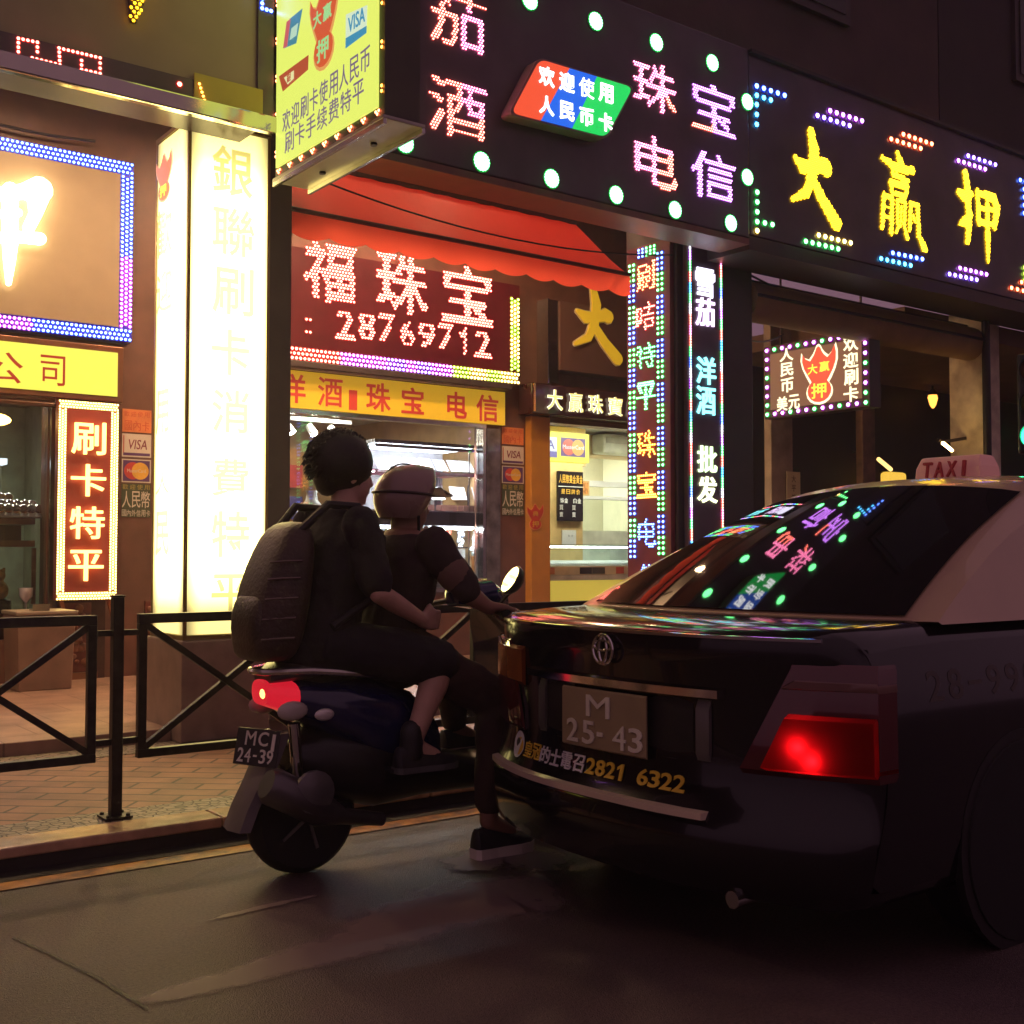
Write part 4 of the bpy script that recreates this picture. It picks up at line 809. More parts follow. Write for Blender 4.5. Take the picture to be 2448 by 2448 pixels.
emblem(fT2, rect(fT2, bb(Z1, 905, 890, 995, 1160)), "pawn_emblem", sT, .0005, emis("emb_film", (.9, .55, .3), 1.0), emis("emb_film_red", (.85, .22, .08), .9), emis("emb_gold", (1., .72, .05), 1.4), [("押", .5, .22, .4)])
MB().box(XB_ - .015, XE_ + .015, YLb - .015, 7.05, ZA - .07, zl0 - .022).build("pedestal", mat("pedestal_stone", (.26, .18, .14), .4, var=.2, scale=9), sT, bev=.008)

# ---- awning between the pillars
AW = thing("awning", "red fabric awning with scalloped valance between the two pillars", "awning", (4.8, 6.8, 3.3))
M_AW = mat("awning_red", (.95, .085, .06), .7, var=.08, scale=4, bump=.15, trans=.85)
x0, x1 = 3.225, 6.08; zf = 3.315; rows = []
for i in range(7):
    t = i / 6; y = 7.25 - .65 * t; z = 3.86 + (zf - 3.86) * t - .02 * math.sin(math.pi * t); rows.append([(x0 + (x1 - x0) * j / 48, y, z + .006 * math.sin(j * 1.7 + i) - .012 * math.sin(math.pi * j / 12) ** 2 * math.sin(math.pi * t)) for j in range(49)])
MB().loft(rows, None, False, False).build("canopy", M_AW, AW, smooth=True)
rows = []; NJ = 240
for i in range(5):
    t = i / 4; row = []
    for j in range(NJ + 1):
        x = x0 + (x1 - x0) * j / NJ; sc_ = abs(math.sin(math.pi * (x - x0) / .262)) ** .8; drop = .135 + .03 * sc_
        row.append((x, 6.595 - .010 * math.sin(x * 9) * t - .012 * t, zf - .012 - drop * t))
    rows.append(row)
MB().loft(rows, None, False, False).build("valance", mat("valance_red", (.95, .15, .085), .7, var=.08, scale=5, bump=.15, trans=.85), AW, smooth=True)
MB().tube([(x0, 6.59, zf), (x1, 6.59, zf)], .016, 8).build("front_bar", mat("maroon_bar", (.10, .02, .02), .5), AW, smooth=True)
MB().tube([(x0, 7.26, 3.88), (x1, 7.26, 3.88)], .035, 10).build("roller", M_TRIM, AW, smooth=True)
for xx in (x0 + .1, x1 - .1): MB().bar((xx, 7.2, 3.55), (xx, 6.6, zf - .01), .03, .03).build("arm", M_STEEL, AW)
# bracketed air conditioner above the awning
AC = thing("air_conditioner", "white air conditioner on a steel bracket above the red awning", "air conditioner", (5.6, 7.9, 3.95))
MB().box(5.35, 6.15, 7.75, 8.1, 4.02, 4.6).build("casing", mat("ac_white", (.55, .5, .45), .5), AC, bev=.02); k = MB(); k.bar((5.35, 7.6, 3.98), (6.15, 7.6, 3.98), .04, .04); k.bar((5.35, 7.6, 3.98), (5.35, 8.2, 3.98), .04, .04); k.bar((5.35, 7.62, 3.96), (5.6, 7.62, 4.3), .03, .03); k.build("bracket", M_STEEL, AC)
# rolled awning over the side opening
RA = thing("rolled_awning", "rolled brown awning with a dark pelmet under the yellow pawnshop sign", "awning", (8.8, 6.6, 3.2)); ya = 6.62
za = (front(ya).uv(1900, 700)[1] + front(ya).uv(1900, 785)[1]) / 2
MB().tube([(7.38, ya, za), (xp3 - .02, ya, za)], .165, 20).build("roll", mat("canvas_brown", (.30, .19, .09), .75, var=.15, scale=5, bump=.2), RA, smooth=True)
MB().box(7.38, xp3 - .02, ya + .02, ya + .3, za + .17, za + .2).build("cover", M_TRIM, RA); MB().tube([(7.38, ya - .17, za + .02), (xp3 - .02, ya - .17, za + .02)], .015, 8).build("lead_bar", M_DARK, RA, smooth=True)

# slack cables between the signs and pillars
def cable(lab, p, q, sag, r=.009):
    p, q = Vector(p), Vector(q); n = 14; t = MB().tube([p.lerp(q, i / n) - Vector((0, 0, sag * 4 * (i / n) * (1 - i / n))) for i in range(n + 1)], r, 6).build("cable", mat("cable_black", (.02, .018, .018), .6), smooth=True, loc=p)
    tag(t, lab, "cable", "slack cables under the signs")
cable("slack black cable from the wide dark pillar to the hanging bat sign", (7.36, 6.8, 3.1), (9.05, 7.6, 3.35), .10)
cable("slack black cable crossing under the yellow character sign to the concrete pillar", (7.37, 6.55, 3.50), (10.72, 6.6, 3.45), .16)
cable("thin cable hanging from the black sign's underside above the awning", (3.3, 6.45, 3.49), (6.4, 6.46, 3.49), .13, .006)
cable("slack cable along the ceiling above the blue bordered neon sign", (1.0, 9.6, 4.72), (2.95, 9.62, 4.55), .10, .012)

# ================================================================== SHOP INTERIORS, STICKERS, LAMPS
M_WHITE = mat("shop_white", (.78, .77, .74), .5, var=.05)
M_GLASS = glass()
def room(name, label, x0, x1, y1, z1, mw, mc, mf, loc=None):
    t = thing(name, label, "shop interior", ((x0 + x1) / 2, y1, ZA))
    y0 = YF + .185; k = MB(); k.box(x0, x1, y1, y1 + .05, ZA, z1); k.build("back_wall", mw, t)
    MB().box(x0 - .05, x0 - .002, y0, y1 + .05, ZA, z1).build("side_wall", mw, t); MB().box(x1 + .002, x1 + .05, y0, y1 + .05, ZA, z1).build("side_wall", mw, t)
    MB().box(x0 - .05, x1 + .05, y0, y1 + .05, z1 + .002, z1 + .05).build("ceiling", mc, t); MB().box(x0 - .05, x1 + .05, y0, y1 + .05, ZA - .05, ZA + .003).build("floor", mf, t); return t
# ---- left shop
R1 = room("watch_shop", "watch shop interior with teal wall seen through its window", -1.2, 3.35, 13.2, 2.75, mat("teal_wall", (.33, .40, .27), .6), mat("brown_ceiling", (.16, .09, .05), .5), mat("wood_floor", (.2, .1, .05), .4))
MB().box(-.9, XW1, YF + .05, YF + .06, .5, 2.42).build("pane", M_GLASS, R1)
MB().box(1.9, 1.96, 12.2, 12.3, ZA, 2.7).build("mullion", M_WB, R1); MB().box(2.75, 2.81, 12.2, 12.3, ZA, 2.7).build("mullion", M_WB, R1)
lamp_w = emis("lamp_white", (1., .93, .80), 85.); lamp_o = emis("lamp_orange", (1., .50, .10), 14.)
def downlight(x, y, z, r, m, label, grp):
    t = thing("downlight", label, "lamp", (x, y, z), grp); MB().lathe([(r * 1.25, 0), (r * 1.25, -.02), (r, -.022), (r, 0)], (x, y, z), n=18).build("rim", M_STEEL, t); MB().lathe([(.001, -.012), (r * .98, -.012), (r * .98, -.004)], (x, y, z), n=18).build("bulb", m, t); return t
for i, (x, y) in enumerate(((1.35, 10.6), (1.9, 10.7), (2.5, 10.8), (1.7, 11.6), (2.4, 11.7), (3.0, 11.6))): downlight(x, y, 2.748, .07, lamp_w, f"small white downlight in the watch shop ceiling, {'front' if y < 11 else 'back'} row, {('first', 'second', 'third')[i % 3]} from the left", "downlights in the watch shop")
o = thing("shop_lamp", "warm orange lamp hanging inside the top of the left shop window", "lamp", (2.32, YF + .35, 2.3)); MB().ell((2.28, YF + .35, 2.26), (.16, .07, .055), 16, 8).build("shade", lamp_o, o, smooth=True); MB().tube([(2.28, YF + .35, 2.31), (2.28, YF + .35, 2.74)], .008, 6).build("cord", M_DARK, o)
o = thing("shutter_box", "ribbed brown roller shutter box above the left shop window", "shutter", (1.5, YF - .1, 2.42)); k = MB()
for i in range(4): k.tube([(-.9, YF - .10, 2.36 + i * .045), (XW1 + .02, YF - .10, 2.36 + i * .045)], .026, 8)
k.build("slats", mat("copper_slats", (.22, .12, .08), .35, .5, var=.1), o, smooth=True)
# window frame and shelves with watches
dsp = thing("window_shelf", "wooden display shelf in the left shop window", "shelf", (1.4, YF + .4, .5)); M_WOOD = mat("shelf_wood", (.24, .10, .05), .4, var=.2)
for z in (1.46, 1.28): MB().box(-.8, XW1 - .06, YF + .10, YF + .55, z - .05, z).build("board", M_WOOD, dsp)
MB().box(-.8, XW1 - .06, YF + .52, YF + .56, 1.28, 1.41).build("back_panel", M_WB, dsp)
for x in (2.28, 2.56): MB().box(x, x + .03, YF + .12, YF + .15, .52, 1.22).build("upright", M_WOOD, dsp)
M_SILV = mat("silver", (.80, .79, .78), .18, .9, var=.08); M_CRYS = mat("crystal", (.75, .80, .85), .12, .25, var=.15)
def watch_stand(p, s, lab):
    t = thing("watch_stand", lab, "watch", p, "watches on stands in the left window"); x, y, z = p
    MB().lathe([(.045 * s, 0), (.05 * s, .008), (.02 * s, .03 * s), (.016 * s, .05 * s)], p, n=10).build("stand", M_WHITE, t, smooth=True)
    k = MB(); k.lathe([(.030 * s, -.014), (.042 * s, 0), (.030 * s, .014)], (x, y - .01, z + .075 * s), (0, -1, .4), 12); k.build("watch", M_SILV, t, smooth=True); return t
w0 = None
for row, (yy, zz_, n_) in enumerate(((YF + .18, 1.462, 12), (YF + .30, 1.502, 11), (YF + .42, 1.56, 9))):
    for i in range(n_):
        p = (1.98 + i * .058 + .04 * (row % 2), yy, zz_)
        if row: MB_ = None
        if w0 is None: w0 = watch_stand(p, 1., "small silver watch on a white stand in the left shop window"); p0 = Vector(p)
        else: dup(w0, Vector(p) - p0)
st = thing("stepped_riser", "white stepped riser under the watches in the left window", "stand", (2.1, YF + .4, 1.462)); k = MB(); k.box(1.68, 2.64, YF + .25, YF + .36, 1.462, 1.50); k.box(1.68, 2.64, YF + .36, YF + .50, 1.462, 1.558); k.build("step", M_WHITE, st)
tw = thing("display_tower", "white display tower with bracelets at the left edge of the shop window", "stand", (2.32, YF + .56, 1.4)); MB().box(2.16, 2.48, YF + .62, YF + .80, 1.92, 1.97).build("top", emis("tower_glow", (.8, .9, 1.), 1.2), tw)
for x in (2.2, 2.3, 2.42): MB().lathe([(.03, 0), (.03, .36), (.02, .37)], (x, YF + .7, 1.55), n=10).build("column", M_SILV, tw, smooth=True)
MB().box(2.14, 2.5, YF + .6, YF + .82, 1.28, 1.55).build("base", M_WHITE, tw)
fg = thing("figurine", "small gold and red figurine on a dark base, low in the left window", "figurine", (2.36, YF + .3, .55)); MB().lathe([(.09, 0), (.09, .10), (.075, .11)], (2.36, YF + .3, .70), n=16).build("base", M_BLK, fg)
k = MB(); k.ell((2.36, YF + .3, .88), (.07, .06, .08)); k.ell((2.36, YF + .3, 1.0), (.045, .045, .05)); k.ell((2.33, YF + .3, 1.045), (.015, .01, .025)); k.ell((2.39, YF + .3, 1.045), (.015, .01, .025)); k.build("body", mat("gold_red", (.6, .32, .08), .25, .6, var=.5, scale=20), fg, remesh=.008)
MB().box(1.9, 2.6, YF + .12, YF + .55, .5, .70).build("plinth", M_WOOD, fg)
gl = thing("glass_goblet", "glass goblet low in the left shop window", "goblet", (2.56, YF + .2, .5)); MB().lathe([(.04, 0), (.01, .02), (.01, .08), (.05, .13), (.055, .2), (.05, .2), (.045, .14), (.001, .1)], (2.50, YF + .06, .705), n=16).build("bowl", M_CRYS, gl, smooth=True)
tb = thing("shop_chair", "wooden chair deep inside the left shop", "chair", (2.6, 12.4, ZA)); MB().box(2.4, 2.8, 12.2, 12.6, .58, .63).build("seat", M_WOOD, tb); MB().box(2.4, 2.8, 12.58, 12.62, .63, 1.5).build("backrest", M_WOOD, tb)
for x in (2.42, 2.76): MB().box(x, x + .03, 12.22, 12.25, ZA, .58).build("leg", M_WOOD, tb)
# carved red panels at the foot of the wall between the shops
for i, (a, c) in enumerate(((405, 600), (955, 1045))):
    xa, xb = atY(*Z5(a, 1300)[:1], 1600, YF).x if 0 else fx(a * .3623), fx(c * .3623)
    t = thing("carved_panel", ("carved dark red floral panel behind the left railing posts", "carved dark red floral panel close to the lightbox pedestal")[i], "panel", ((xa + xb) / 2, YF - .02, ZA))
    MB().box(xa, xb, YF - .03, YF, ZA + .06, .78).build("board", mat("carved_red", (.13, .028, .018), .4, var=.5, scale=9), t)
    k = MB()
    for q in range(26):
        x = random.uniform(xa + .04, xb - .04); z = random.uniform(.28, .74); r = random.uniform(.018, .04)
        k.ell((x, YF - .032, z), (r, .018, r * random.uniform(.7, 1.2)), 8, 5)
    k.build("carving", mat("carving_gold", (.22, .085, .045), .45, var=.4, scale=15), t, smooth=True)
    MB().box(xa - .05, xb + .05, YF - .05, YF - .002, ZA, ZA + .055).build("rail", mat("copper_frame", (.24, .11, .06), .3, .6), t)
bn = thing("litter_bin", "low brown litter bin with pale lid behind the left railing", "bin", (fx(90), 9.2, ZA)); bx = atY(92, 1600, 9.2).x
MB().loft([[(bx + sx * r, 9.2 + sy * r, z) for sx, sy in ((-1, -1), (1, -1), (1, 1), (-1, 1))] for r, z in ((.19, ZA), (.21, .72))]).build("body", mat("bin_brown", (.22, .13, .09), .5, var=.2), bn, bev=.01)
MB().box(bx - .22, bx + .22, 8.98, 9.42, .722, .75).build("lid", mat("bin_lid", (.30, .24, .18), .35), bn, bev=.008); MB().box(bx - .1, bx + .02, 9.0, 9.1, .752, .80).build("handle", M_STEEL, bn)
dr = MB(); dt = thing("door_frame", "dark shop door frame behind the vertical red sign", "door frame", (2.9, YF, ZA)); MB().box(XW1 + .01, XW1 + .07, YF - .06, YF - .001, ZA, 2.46).build("jamb", M_STEEL, dt); MB().box(XW1 + .12, 3.1, YF - .025, YF - .001, ZA, 2.4).build("leaf", mat("door_leaf", (.05, .022, .018), .25), dt)

# ---- stickers on the walls
M_PAPER = mat("sticker_white", (.66, .60, .52), .5, var=.06); M_NAVY = mat("navy_ink", (.10, .03, .16), .5); M_SRED = mat("sticker_red", (.55, .05, .04), .5); M_SYEL = mat("sticker_yellow", (.75, .42, .05), .5)
def stickers(u0, u1, zs, where):
    """Four stickers one above another: (bottom, top) heights in zs."""
    fS = front(YF - .002 if where == "left" else YF - .002); w = u1 - u0
    z0, z1 = zs[0]; t = thing("sticker", f"faded orange bank card sticker, topmost on the {where}", "sticker", (u0, YF, z0), "stickers on the shop walls")
    MB().fbox(fS, u0, z0, u1, z1, 0, .003).build("sheet", mat("sticker_orange", (.72, .22, .07), .5), t); k = MB(); h = z1 - z0
    for i, ch in enumerate("國內卡"): put(k, fS, ch, (u0 + w * (.08 + .3 * i), z0 + h * .08, u0 + w * (.08 + .3 * i + .25), z0 + h * .50), .0032, .0045)
    for i, ch in enumerate("歡迎使用"): put(k, fS, ch, (u0 + w * (.06 + .23 * i), z0 + h * .68, u0 + w * (.06 + .23 * i + .18), z0 + h * .90), .0032, .0045)
    k.build("lettering", mat("orange_ink", (.60, .10, .03), .5), t)
    z0, z1 = zs[1]; h = z1 - z0; t = thing("sticker", f"white and purple card sticker with slanted capitals on the {where}", "sticker", (u0, YF, z0), "stickers on the shop walls")
    MB().fbox(fS, u0, z0, u1, z1, 0, .003, M_PAPER).build("sheet", None, t); k = MB(); k.fbox(fS, u0 + w * .04, z0 + h * .06, u1 - w * .04, z0 + h * .18, .0032, .0045, M_NAVY); k.fbox(fS, u0 + w * .04, z0 + h * .18, u0 + w * .07, z1 - h * .08, .0032, .0045, M_SRED)
    r = (u0 + w * .18, z0 + h * .34, u1 - w * .1, z1 - h * .24); V, F, T, a = glyph("VISA", .008); k.add([fS.w(r[0] + (r[2] - r[0]) * (.94 * x + .06 * y), r[1] + (r[3] - r[1]) * y, .0032 + .0013 * z) for x, y, z in V], F, mat("visa_ink", (.22, .03, .06), .5)); k.build("print", None, t)
    z0, z1 = zs[2]; h = z1 - z0; t = thing("sticker", f"card sticker with overlapping red and yellow circles on the {where}", "sticker", (u0, YF, z0), "stickers on the shop walls")
    MB().fbox(fS, u0, z0, u1, z1, 0, .003, M_PAPER).build("sheet", None, t); k = MB(); k.fbox(fS, u0 + w * .04, z0 + h * .05, u1 - w * .04, z1 - h * .05, .0032, .004, M_NAVY); R_ = h * .37; vc = z0 + h * .5
    disc(k, fS, u0 + w * .37, vc, R_, .0042, .0048, M_SRED); disc(k, fS, u0 + w * .63, vc, R_, .0049, .0055, M_SYEL); word(k, fS, "MasterCard", (u0 + w * .18, vc - h * .07, u1 - w * .18, vc + h * .08), .0056, .0065, M_PAPER); k.build("print", None, t)
    z0, z1 = zs[3]; h = z1 - z0; t = thing("sticker", f"dark green currency sticker with pale characters, lowest on the {where}", "sticker", (u0, YF, z0), "stickers on the shop walls")
    MB().fbox(fS, u0, z0, u1, z1, 0, .003).build("sheet", mat("sticker_green", (.05, .07, .03), .5), t); k = MB()
    for i, ch in enumerate("歡迎使用"): put(k, fS, ch, (u0 + w * (.03 + .25 * i), z0 + h * .83, u0 + w * (.03 + .25 * i + .19), z0 + h * .98), .0032, .0045, mat("olive_ink", (.42, .32, .06), .5))
    for i, ch in enumerate("人民幣"): put(k, fS, ch, (u0 + w * (.02 + .33 * i), z0 + h * .28, u0 + w * (.02 + .33 * i + .30), z0 + h * .78), .0032, .0045, M_PAPER, .004)
    for i, ch in enumerate("國內外信用卡"): put(k, fS, ch, (u0 + w * (.02 + .165 * i), z0 + h * .02, u0 + w * (.02 + .165 * i + .145), z0 + h * .22), .0032, .0045, M_PAPER)
    k.build("lettering", None, t)
fS_ = front(YF - .002); zq = lambda z, x, a, c: (fS_.uv(*z(x, c))[1], fS_.uv(*z(x, a))[1])
stickers(fS_.uv(*Z7(192, 1400))[0], fS_.uv(*Z7(392, 1400))[0], [zq(Z7, 290, 1245, 1402), zq(Z7, 290, 1420, 1582), zq(Z7, 290, 1602, 1760), zq(A6, 1845, 905, 1168)], "wall beside the orange column")
ul = fS_.uv(*A8(704, 400))[0]
stickers(ul, ul + .245, [zq(A8, 770, 190, 322), zq(A8, 770, 332, 465), zq(A8, 770, 478, 612), zq(A8, 770, 620, 812)], "wall left of the glowing lightbox")
fO = front(YF - .102); t = thing("emblem_sticker", "red bat-and-coin sticker on the orange column", "sticker", fO.w(*fO.uv(*A7(113, 1100)))); emblem(fO, rect(fO, bb(A7, 36, 985, 190, 1222)), "print", t, 0, mat("emb_rim", (.75, .32, .10), .5), mat("emb_fill", (.62, .06, .03), .5), M_SYEL, [("典", .5, .62, .34), ("押", .5, .22, .40)])

# ---- middle shop: display window
R2 = room("jewellery_shop", "jewellery shop interior behind the scooter riders", XL2 - .1, XR2 + .12, 12.6, 2.75, mat("amber_wall", (.42, .27, .12), .5, var=.2), mat("cream_ceiling", (.62, .58, .46), .5), mat("wood_floor", (.2, .1, .05), .4))
MB().box(XL2, XR2 - .03, YF + .06, YF + .068, .84, 2.5).build("pane", M_GLASS, R2)
k = MB(); k.box(XR2 - .03, XR2 + .01, YF - .02, YF + .10, .84, 2.5); k.box(XL2, XR2 - .031, YF - .02, YF + .10, 2.46, 2.5); k.box(XL2, XR2 - .031, YF - .02, YF + .10, .80, .84); k.build("window_frame", M_STEEL, R2)
for i, (x, y, r) in enumerate(((4.95, 10.5, .11), (5.75, 10.7, .16), (4.6, 11.2, .11), (5.6, 11.8, .11))): downlight(x, y, 2.748, r, lamp_w, "bright round ceiling lamp in the jewellery shop", "ceiling lamps in the jewellery shop")
tr_ = thing("track_light", "rail of white spotlights in the jewellery shop ceiling", "lamp", (5.3, 11.0, 2.4)); MB().box(4.7, 6.1, 10.98, 11.02, 2.56, 2.6).build("rail", M_WHITE, tr_)
for i in range(5):
    x = 4.85 + i * .25; h_ = MB(); h_.lathe([(.035, 0), (.045, .10), (.042, .12)], (x, 11.0, 2.52), (.3, -.5, -.8), 12); ho = h_.build("spotlight", M_WHITE, tr_, smooth=True)
    MB().lathe([(.001, .118), (.038, .118), (.038, .121)], (x, 11.0, 2.52), (.3, -.5, -.8), 12).build("bulb", lamp_w, ho)
cab = thing("wall_cabinet", "amber wooden cabinet of boxes at the back of the jewellery shop", "cabinet", (5.0, 12.4, ZA)); MB().box(4.3, 6.2, 12.3, 12.58, .3, 2.4).build("carcass", mat("cab_wood", (.40, .20, .06), .4, var=.3), cab)
for i in range(5):
    for j in range(5): MB().box(4.36 + i * .37, 4.66 + i * .37, 12.2, 12.29, .5 + j * .36, .76 + j * .36).build("box", mat(("bx_gold", "bx_navy", "bx_red")[(i + j) % 3], ((.6, .36, .08), (.06, .06, .25), (.5, .05, .04))[(i + j) % 3], .4), cab)
vs = thing("vase", "white porcelain vase left of the passenger's shoulder", "vase", (5.0, YF + .5, .9)); vx = atY(745, 1230, YF + .5); MB().lathe([(.07, 0), (.14, .12), (.15, .24), (.06, .36), (.05, .42), (.065, .45), (.04, .42), (.03, .36)], (vx.x, YF + .5, vx.z - .22), n=20).build("body", mat("porcelain", (.75, .72, .62), .15, var=.15, scale=12), vs, smooth=True)
MB().box(vx.x - .2, vx.x + .2, YF + .3, YF + .7, .84, vx.z - .222).build("plinth", M_WOOD, vs)
# showcase: lit grid roof, shelves
cx0, cx1, cy0, cy1 = 5.72, XR2 - .035, YF + .14, YF + .72
sc_ = thing("showcase", "brightly lit glass showcase with pink edged shelf in the jewellery window", "showcase", ((cx0 + cx1) / 2, cy1, .84)); zz1 = 2.245
MB().box(cx0, cx1, cy0, cy1, zz1 + .014, zz1 + .05).build("roof", mat("case_grey", (.25, .24, .27), .35), sc_)
k = MB(); nx_, ny_ = 17, 7
for i in range(nx_):
    for j in range(ny_):
        a = cx0 + (cx1 - cx0) * (i + .14) / nx_; c = cy0 + (cy1 - cy0) * (j + .14) / ny_; k.box(a, a + (cx1 - cx0) * .58 / nx_, c, c + (cy1 - cy0) * .55 / ny_, zz1, zz1 + .012)
k.build("light_grid", emis("case_lights", (.82, .92, 1.), 3.2), sc_)
MB().box(cx0, cx1, cy1, cy1 + .02, .86, zz1).build("back_panel", mat("case_back", (.42, .42, .45), .4), sc_)
MB().box(cx0, cx1, cy0 - .012, cy0 + .004, 2.220, 2.25).build("valance", mat("case_trim", (.6, .6, .62), .4), sc_); MB().box(cx0, cx1, cy0 - .012, cy0 + .004, 1.966, 1.984).build("shelf_lip", mat("pink_edge", (.72, .12, .22), .3), sc_)
MB().box(cx0, cx1, cy0 - .01, cy1 - .002, 1.985, 2.0).build("shelf", mat("pink_edge", (.72, .12, .22), .3), sc_); MB().box(cx0, cx1, cy0, cy1 - .002, 1.60, 1.612).build("shelf", M_WHITE, sc_)
MB().box(cx0, cx1, cy0 - .02, cy1 - .003, 1.46, 1.60 - .002).build("dark_band", mat("case_band", (.035, .02, .03), .3), sc_); MB().box(cx0, cx1, cy0 - .012, cy0 - .002, 1.437, 1.458).build("strip_light", emis("case_strip", (.85, .93, 1.), 2.5), sc_)
MB().box(cx0, cx1, cy0 + .02, cy0 + .06, 1.43, 1.437).build("strip_light", emis("case_strip2", (.85, .93, 1.), 170.), sc_); MB().box(cx0, cx1, cy0 + .01, cy0 + .035, 2.228, 2.234).build("strip_light", emis("case_strip3", (.88, .94, 1.), 180.), sc_); MB().box(cx0, cx1, cy0 + .02, cy0 + .045, 1.976, 1.982).build("strip_light", emis("case_strip4", (.88, .94, 1.), 150.), sc_); MB().box(cx0, cx1, cy0, cy1, .84, .90).build("base", M_WHITE, sc_)  # hidden strips added to light the boards and ornaments
MB().box(cx1 - .06, cx1 - .05, cy0, cy0 + .01, .9, zz1).build("glass_edge", M_STEEL, sc_)
fW = front(YF + .35)
def board(px0, y0, px1, y1, col, grp, lab, lean=.10, z=A6):
    u0, v0, u1, v1 = rect(fW, bb(z, px0, y0, px1, y1)); t = thing("display_board", lab, "display board", (u0, YF + .35, v0), grp)
    k = MB(); k.loft([[(u0, YF + .33, v0), (u1, YF + .33, v0), (u1, YF + .345, v0), (u0, YF + .345, v0)], [(u0, YF + .33 + lean, v1), (u1, YF + .33 + lean, v1), (u1, YF + .345 + lean, v1), (u0, YF + .345 + lean, v1)]]); k.build("panel", mat(*col), t, bev=.004)
    k = MB(); m_ = (u0 + u1) / 2; k.box(m_ - .01, m_ + .01, YF + .35, YF + .44, v0, v0 + .012); k.build("foot", M_STEEL, t); return t
upper = [(720, 690), (845, 670), (962, 678), (1085, 684), (1205, 695), (1325, 700), (1425, 705), (1520, 712)]
for i, (x, y) in enumerate(upper): board(x, y, x + 98, y + 100, ("lit_card", (.85, .85, .86), .5) if i not in (4, 5) else ("grey_card", (.45, .47, .55), .5), "jewellery boards on the upper shelf", ("white" if i not in (4, 5) else "grey") + " jewellery board leaning on the upper pink shelf, " + ("leftmost", "second from the left", "third from the left", "fourth from the left", "beside the white one in the middle", "third from the frame", "next to the frame one", "closest to the window frame")[i])
for i, (x, y) in enumerate(((1145, 925), (1328, 925), (1520, 932))): board(x, y, x + 130, y + 112, ("pearl_card", (.66, .64, .64), .5), "large boards on the middle shelf", ("large pearl grey board on the middle shelf behind the helmet peak", "large pearl grey board in the middle of the middle shelf", "large pearl grey board on the middle shelf by the window frame")[i], .06)
for i, (x, w) in enumerate(((1062, 102), (1220, 134), (1405, 130))):
    u0, v0, u1, v1 = rect(fW.off(.05), bb(A6, x, 1040, x + w, 1086)); t = thing("jewellery_box", "brown jewellery box under the grey boards on the middle shelf", "box", (u0, YF + .28, v0), "brown boxes on the middle shelf"); MB().box(u0, u1, YF + .24, YF + .34, 1.613, 1.613 + v1 - v0).build("body", mat("choc_box", (.13, .055, .04), .4), t, bev=.004); MB().box(u0 + .003, u1 - .003, YF + .243, YF + .337, 1.614 + v1 - v0, 1.622 + v1 - v0).build("lid", mat("choc_lid", (.17, .075, .05), .35), t)
for i, x in enumerate((1180, 1268, 1545)):
    u, v = fW.uv(*A6(x, 915)); t = thing("necklace_bust", "black necklace bust standing on the middle shelf", "bust", (u, YF + .47, 1.613), "black busts on the middle shelf")
    MB().loft([[(u + s * .034 * wd, YF + .47 + dy, 1.613 + z) for s, dy in ((-1, 0), (-.6, -.03), (.6, -.03), (1, 0), (0, .02))] for wd, z in ((1.2, 0), (1.1, .12), (1.25, .2), (1.1, .28), (.5, .325), (.42, .36))]).build("body", mat("velvet", (.03, .028, .035), .8), t, smooth=True); MB().lathe([(.001, 0), (.012, .004), (.001, .01)], (u, YF + .435, 1.613 + .17), (0, -1, 0), 8).build("pendant", M_SILV, t)
for i, (x, y0, y1, w) in enumerate(((1218, 1240, 1415, 75), (1408, 1252, 1420, 75), (1532, 1290, 1420, 58), (995, 1290, 1400, 66), (1088, 1282, 1350, 60))):
    u0, v0, u1, v1 = rect(fW, bb(A6, x - w / 2, y0, x + w / 2, y1)); u = (u0 + u1) / 2; t = thing("crystal_ornament", "faceted silver crystal ornament on the lower shelf", "ornament", (u, YF + .35, v0), "silver ornaments on the lower shelf")
    k = MB(); hgt = v1 - v0; R_ = (u1 - u0) / 2; rr_ = random.Random(i)
    for q in range(34): zz_ = rr_.random(); a = rr_.random() * 6.28; ra = R_ * (.9 - .55 * abs(zz_ - .45)) * rr_.uniform(.3, .8); k.ell((u + ra * math.cos(a), YF + .35 + ra * math.sin(a), v0 + hgt * (.08 + .84 * zz_)), (R_ * .34, R_ * .34, hgt * .075), 5, 3)
    k.build("crystal", M_CRYS, t); MB().lathe([(R_ * .7, -.02), (R_ * .5, .02), (R_ * .2, .04)], (u, YF + .35, v0), n=10).build("foot", M_SILV, t)
k = thing("shelf_block", "glass shelf holding the silver ornaments in the showcase", "shelf", (6.5, YF + .35, 1.2)); zsh = rect(fW, bb(A6, 1300, 1415, 1400, 1420))[1] - .02; MB().box(cx0 + .003, cx1 - .065, YF + .16, cy1 - .003, zsh - .008, zsh).build("pane", M_GLASS, k)
MB().box(cx0 + .003, cx1 - .065, YF + .15, YF + .16, zsh - .01, zsh + .004).build("edge", M_STEEL, k)
for i, (a, c, y0) in enumerate(((1090, 1222, 1572), (1352, 1452, 1590), (1455, 1500, 1590), (1352, 1565, 1452))):
    f_ = front(YF + (.25 if i < 3 else .52)); u0, v0, u1, v1 = rect(f_, bb(A6, a, y0, c, 1738)); t = thing("plinth_block", ("white block in the showcase corner behind the rider's arm", "white block beside the black based trophy", "narrow white block between trophy and gold cones", "tall white block at the back of the showcase floor")[i], "block", (u0, YF + .3, .9)); MB().box(u0, u1, YF + (.25 if i < 3 else .52), YF + (.40 if i < 3 else .66), .902, v1).build("body", M_WHITE, t, bev=.004); MB().box(u0 + .004, u1 - .004, YF + (.253 if i < 3 else .523), YF + (.397 if i < 3 else .657), v1 + .001, v1 + .006).build("top", M_PAPER, t)
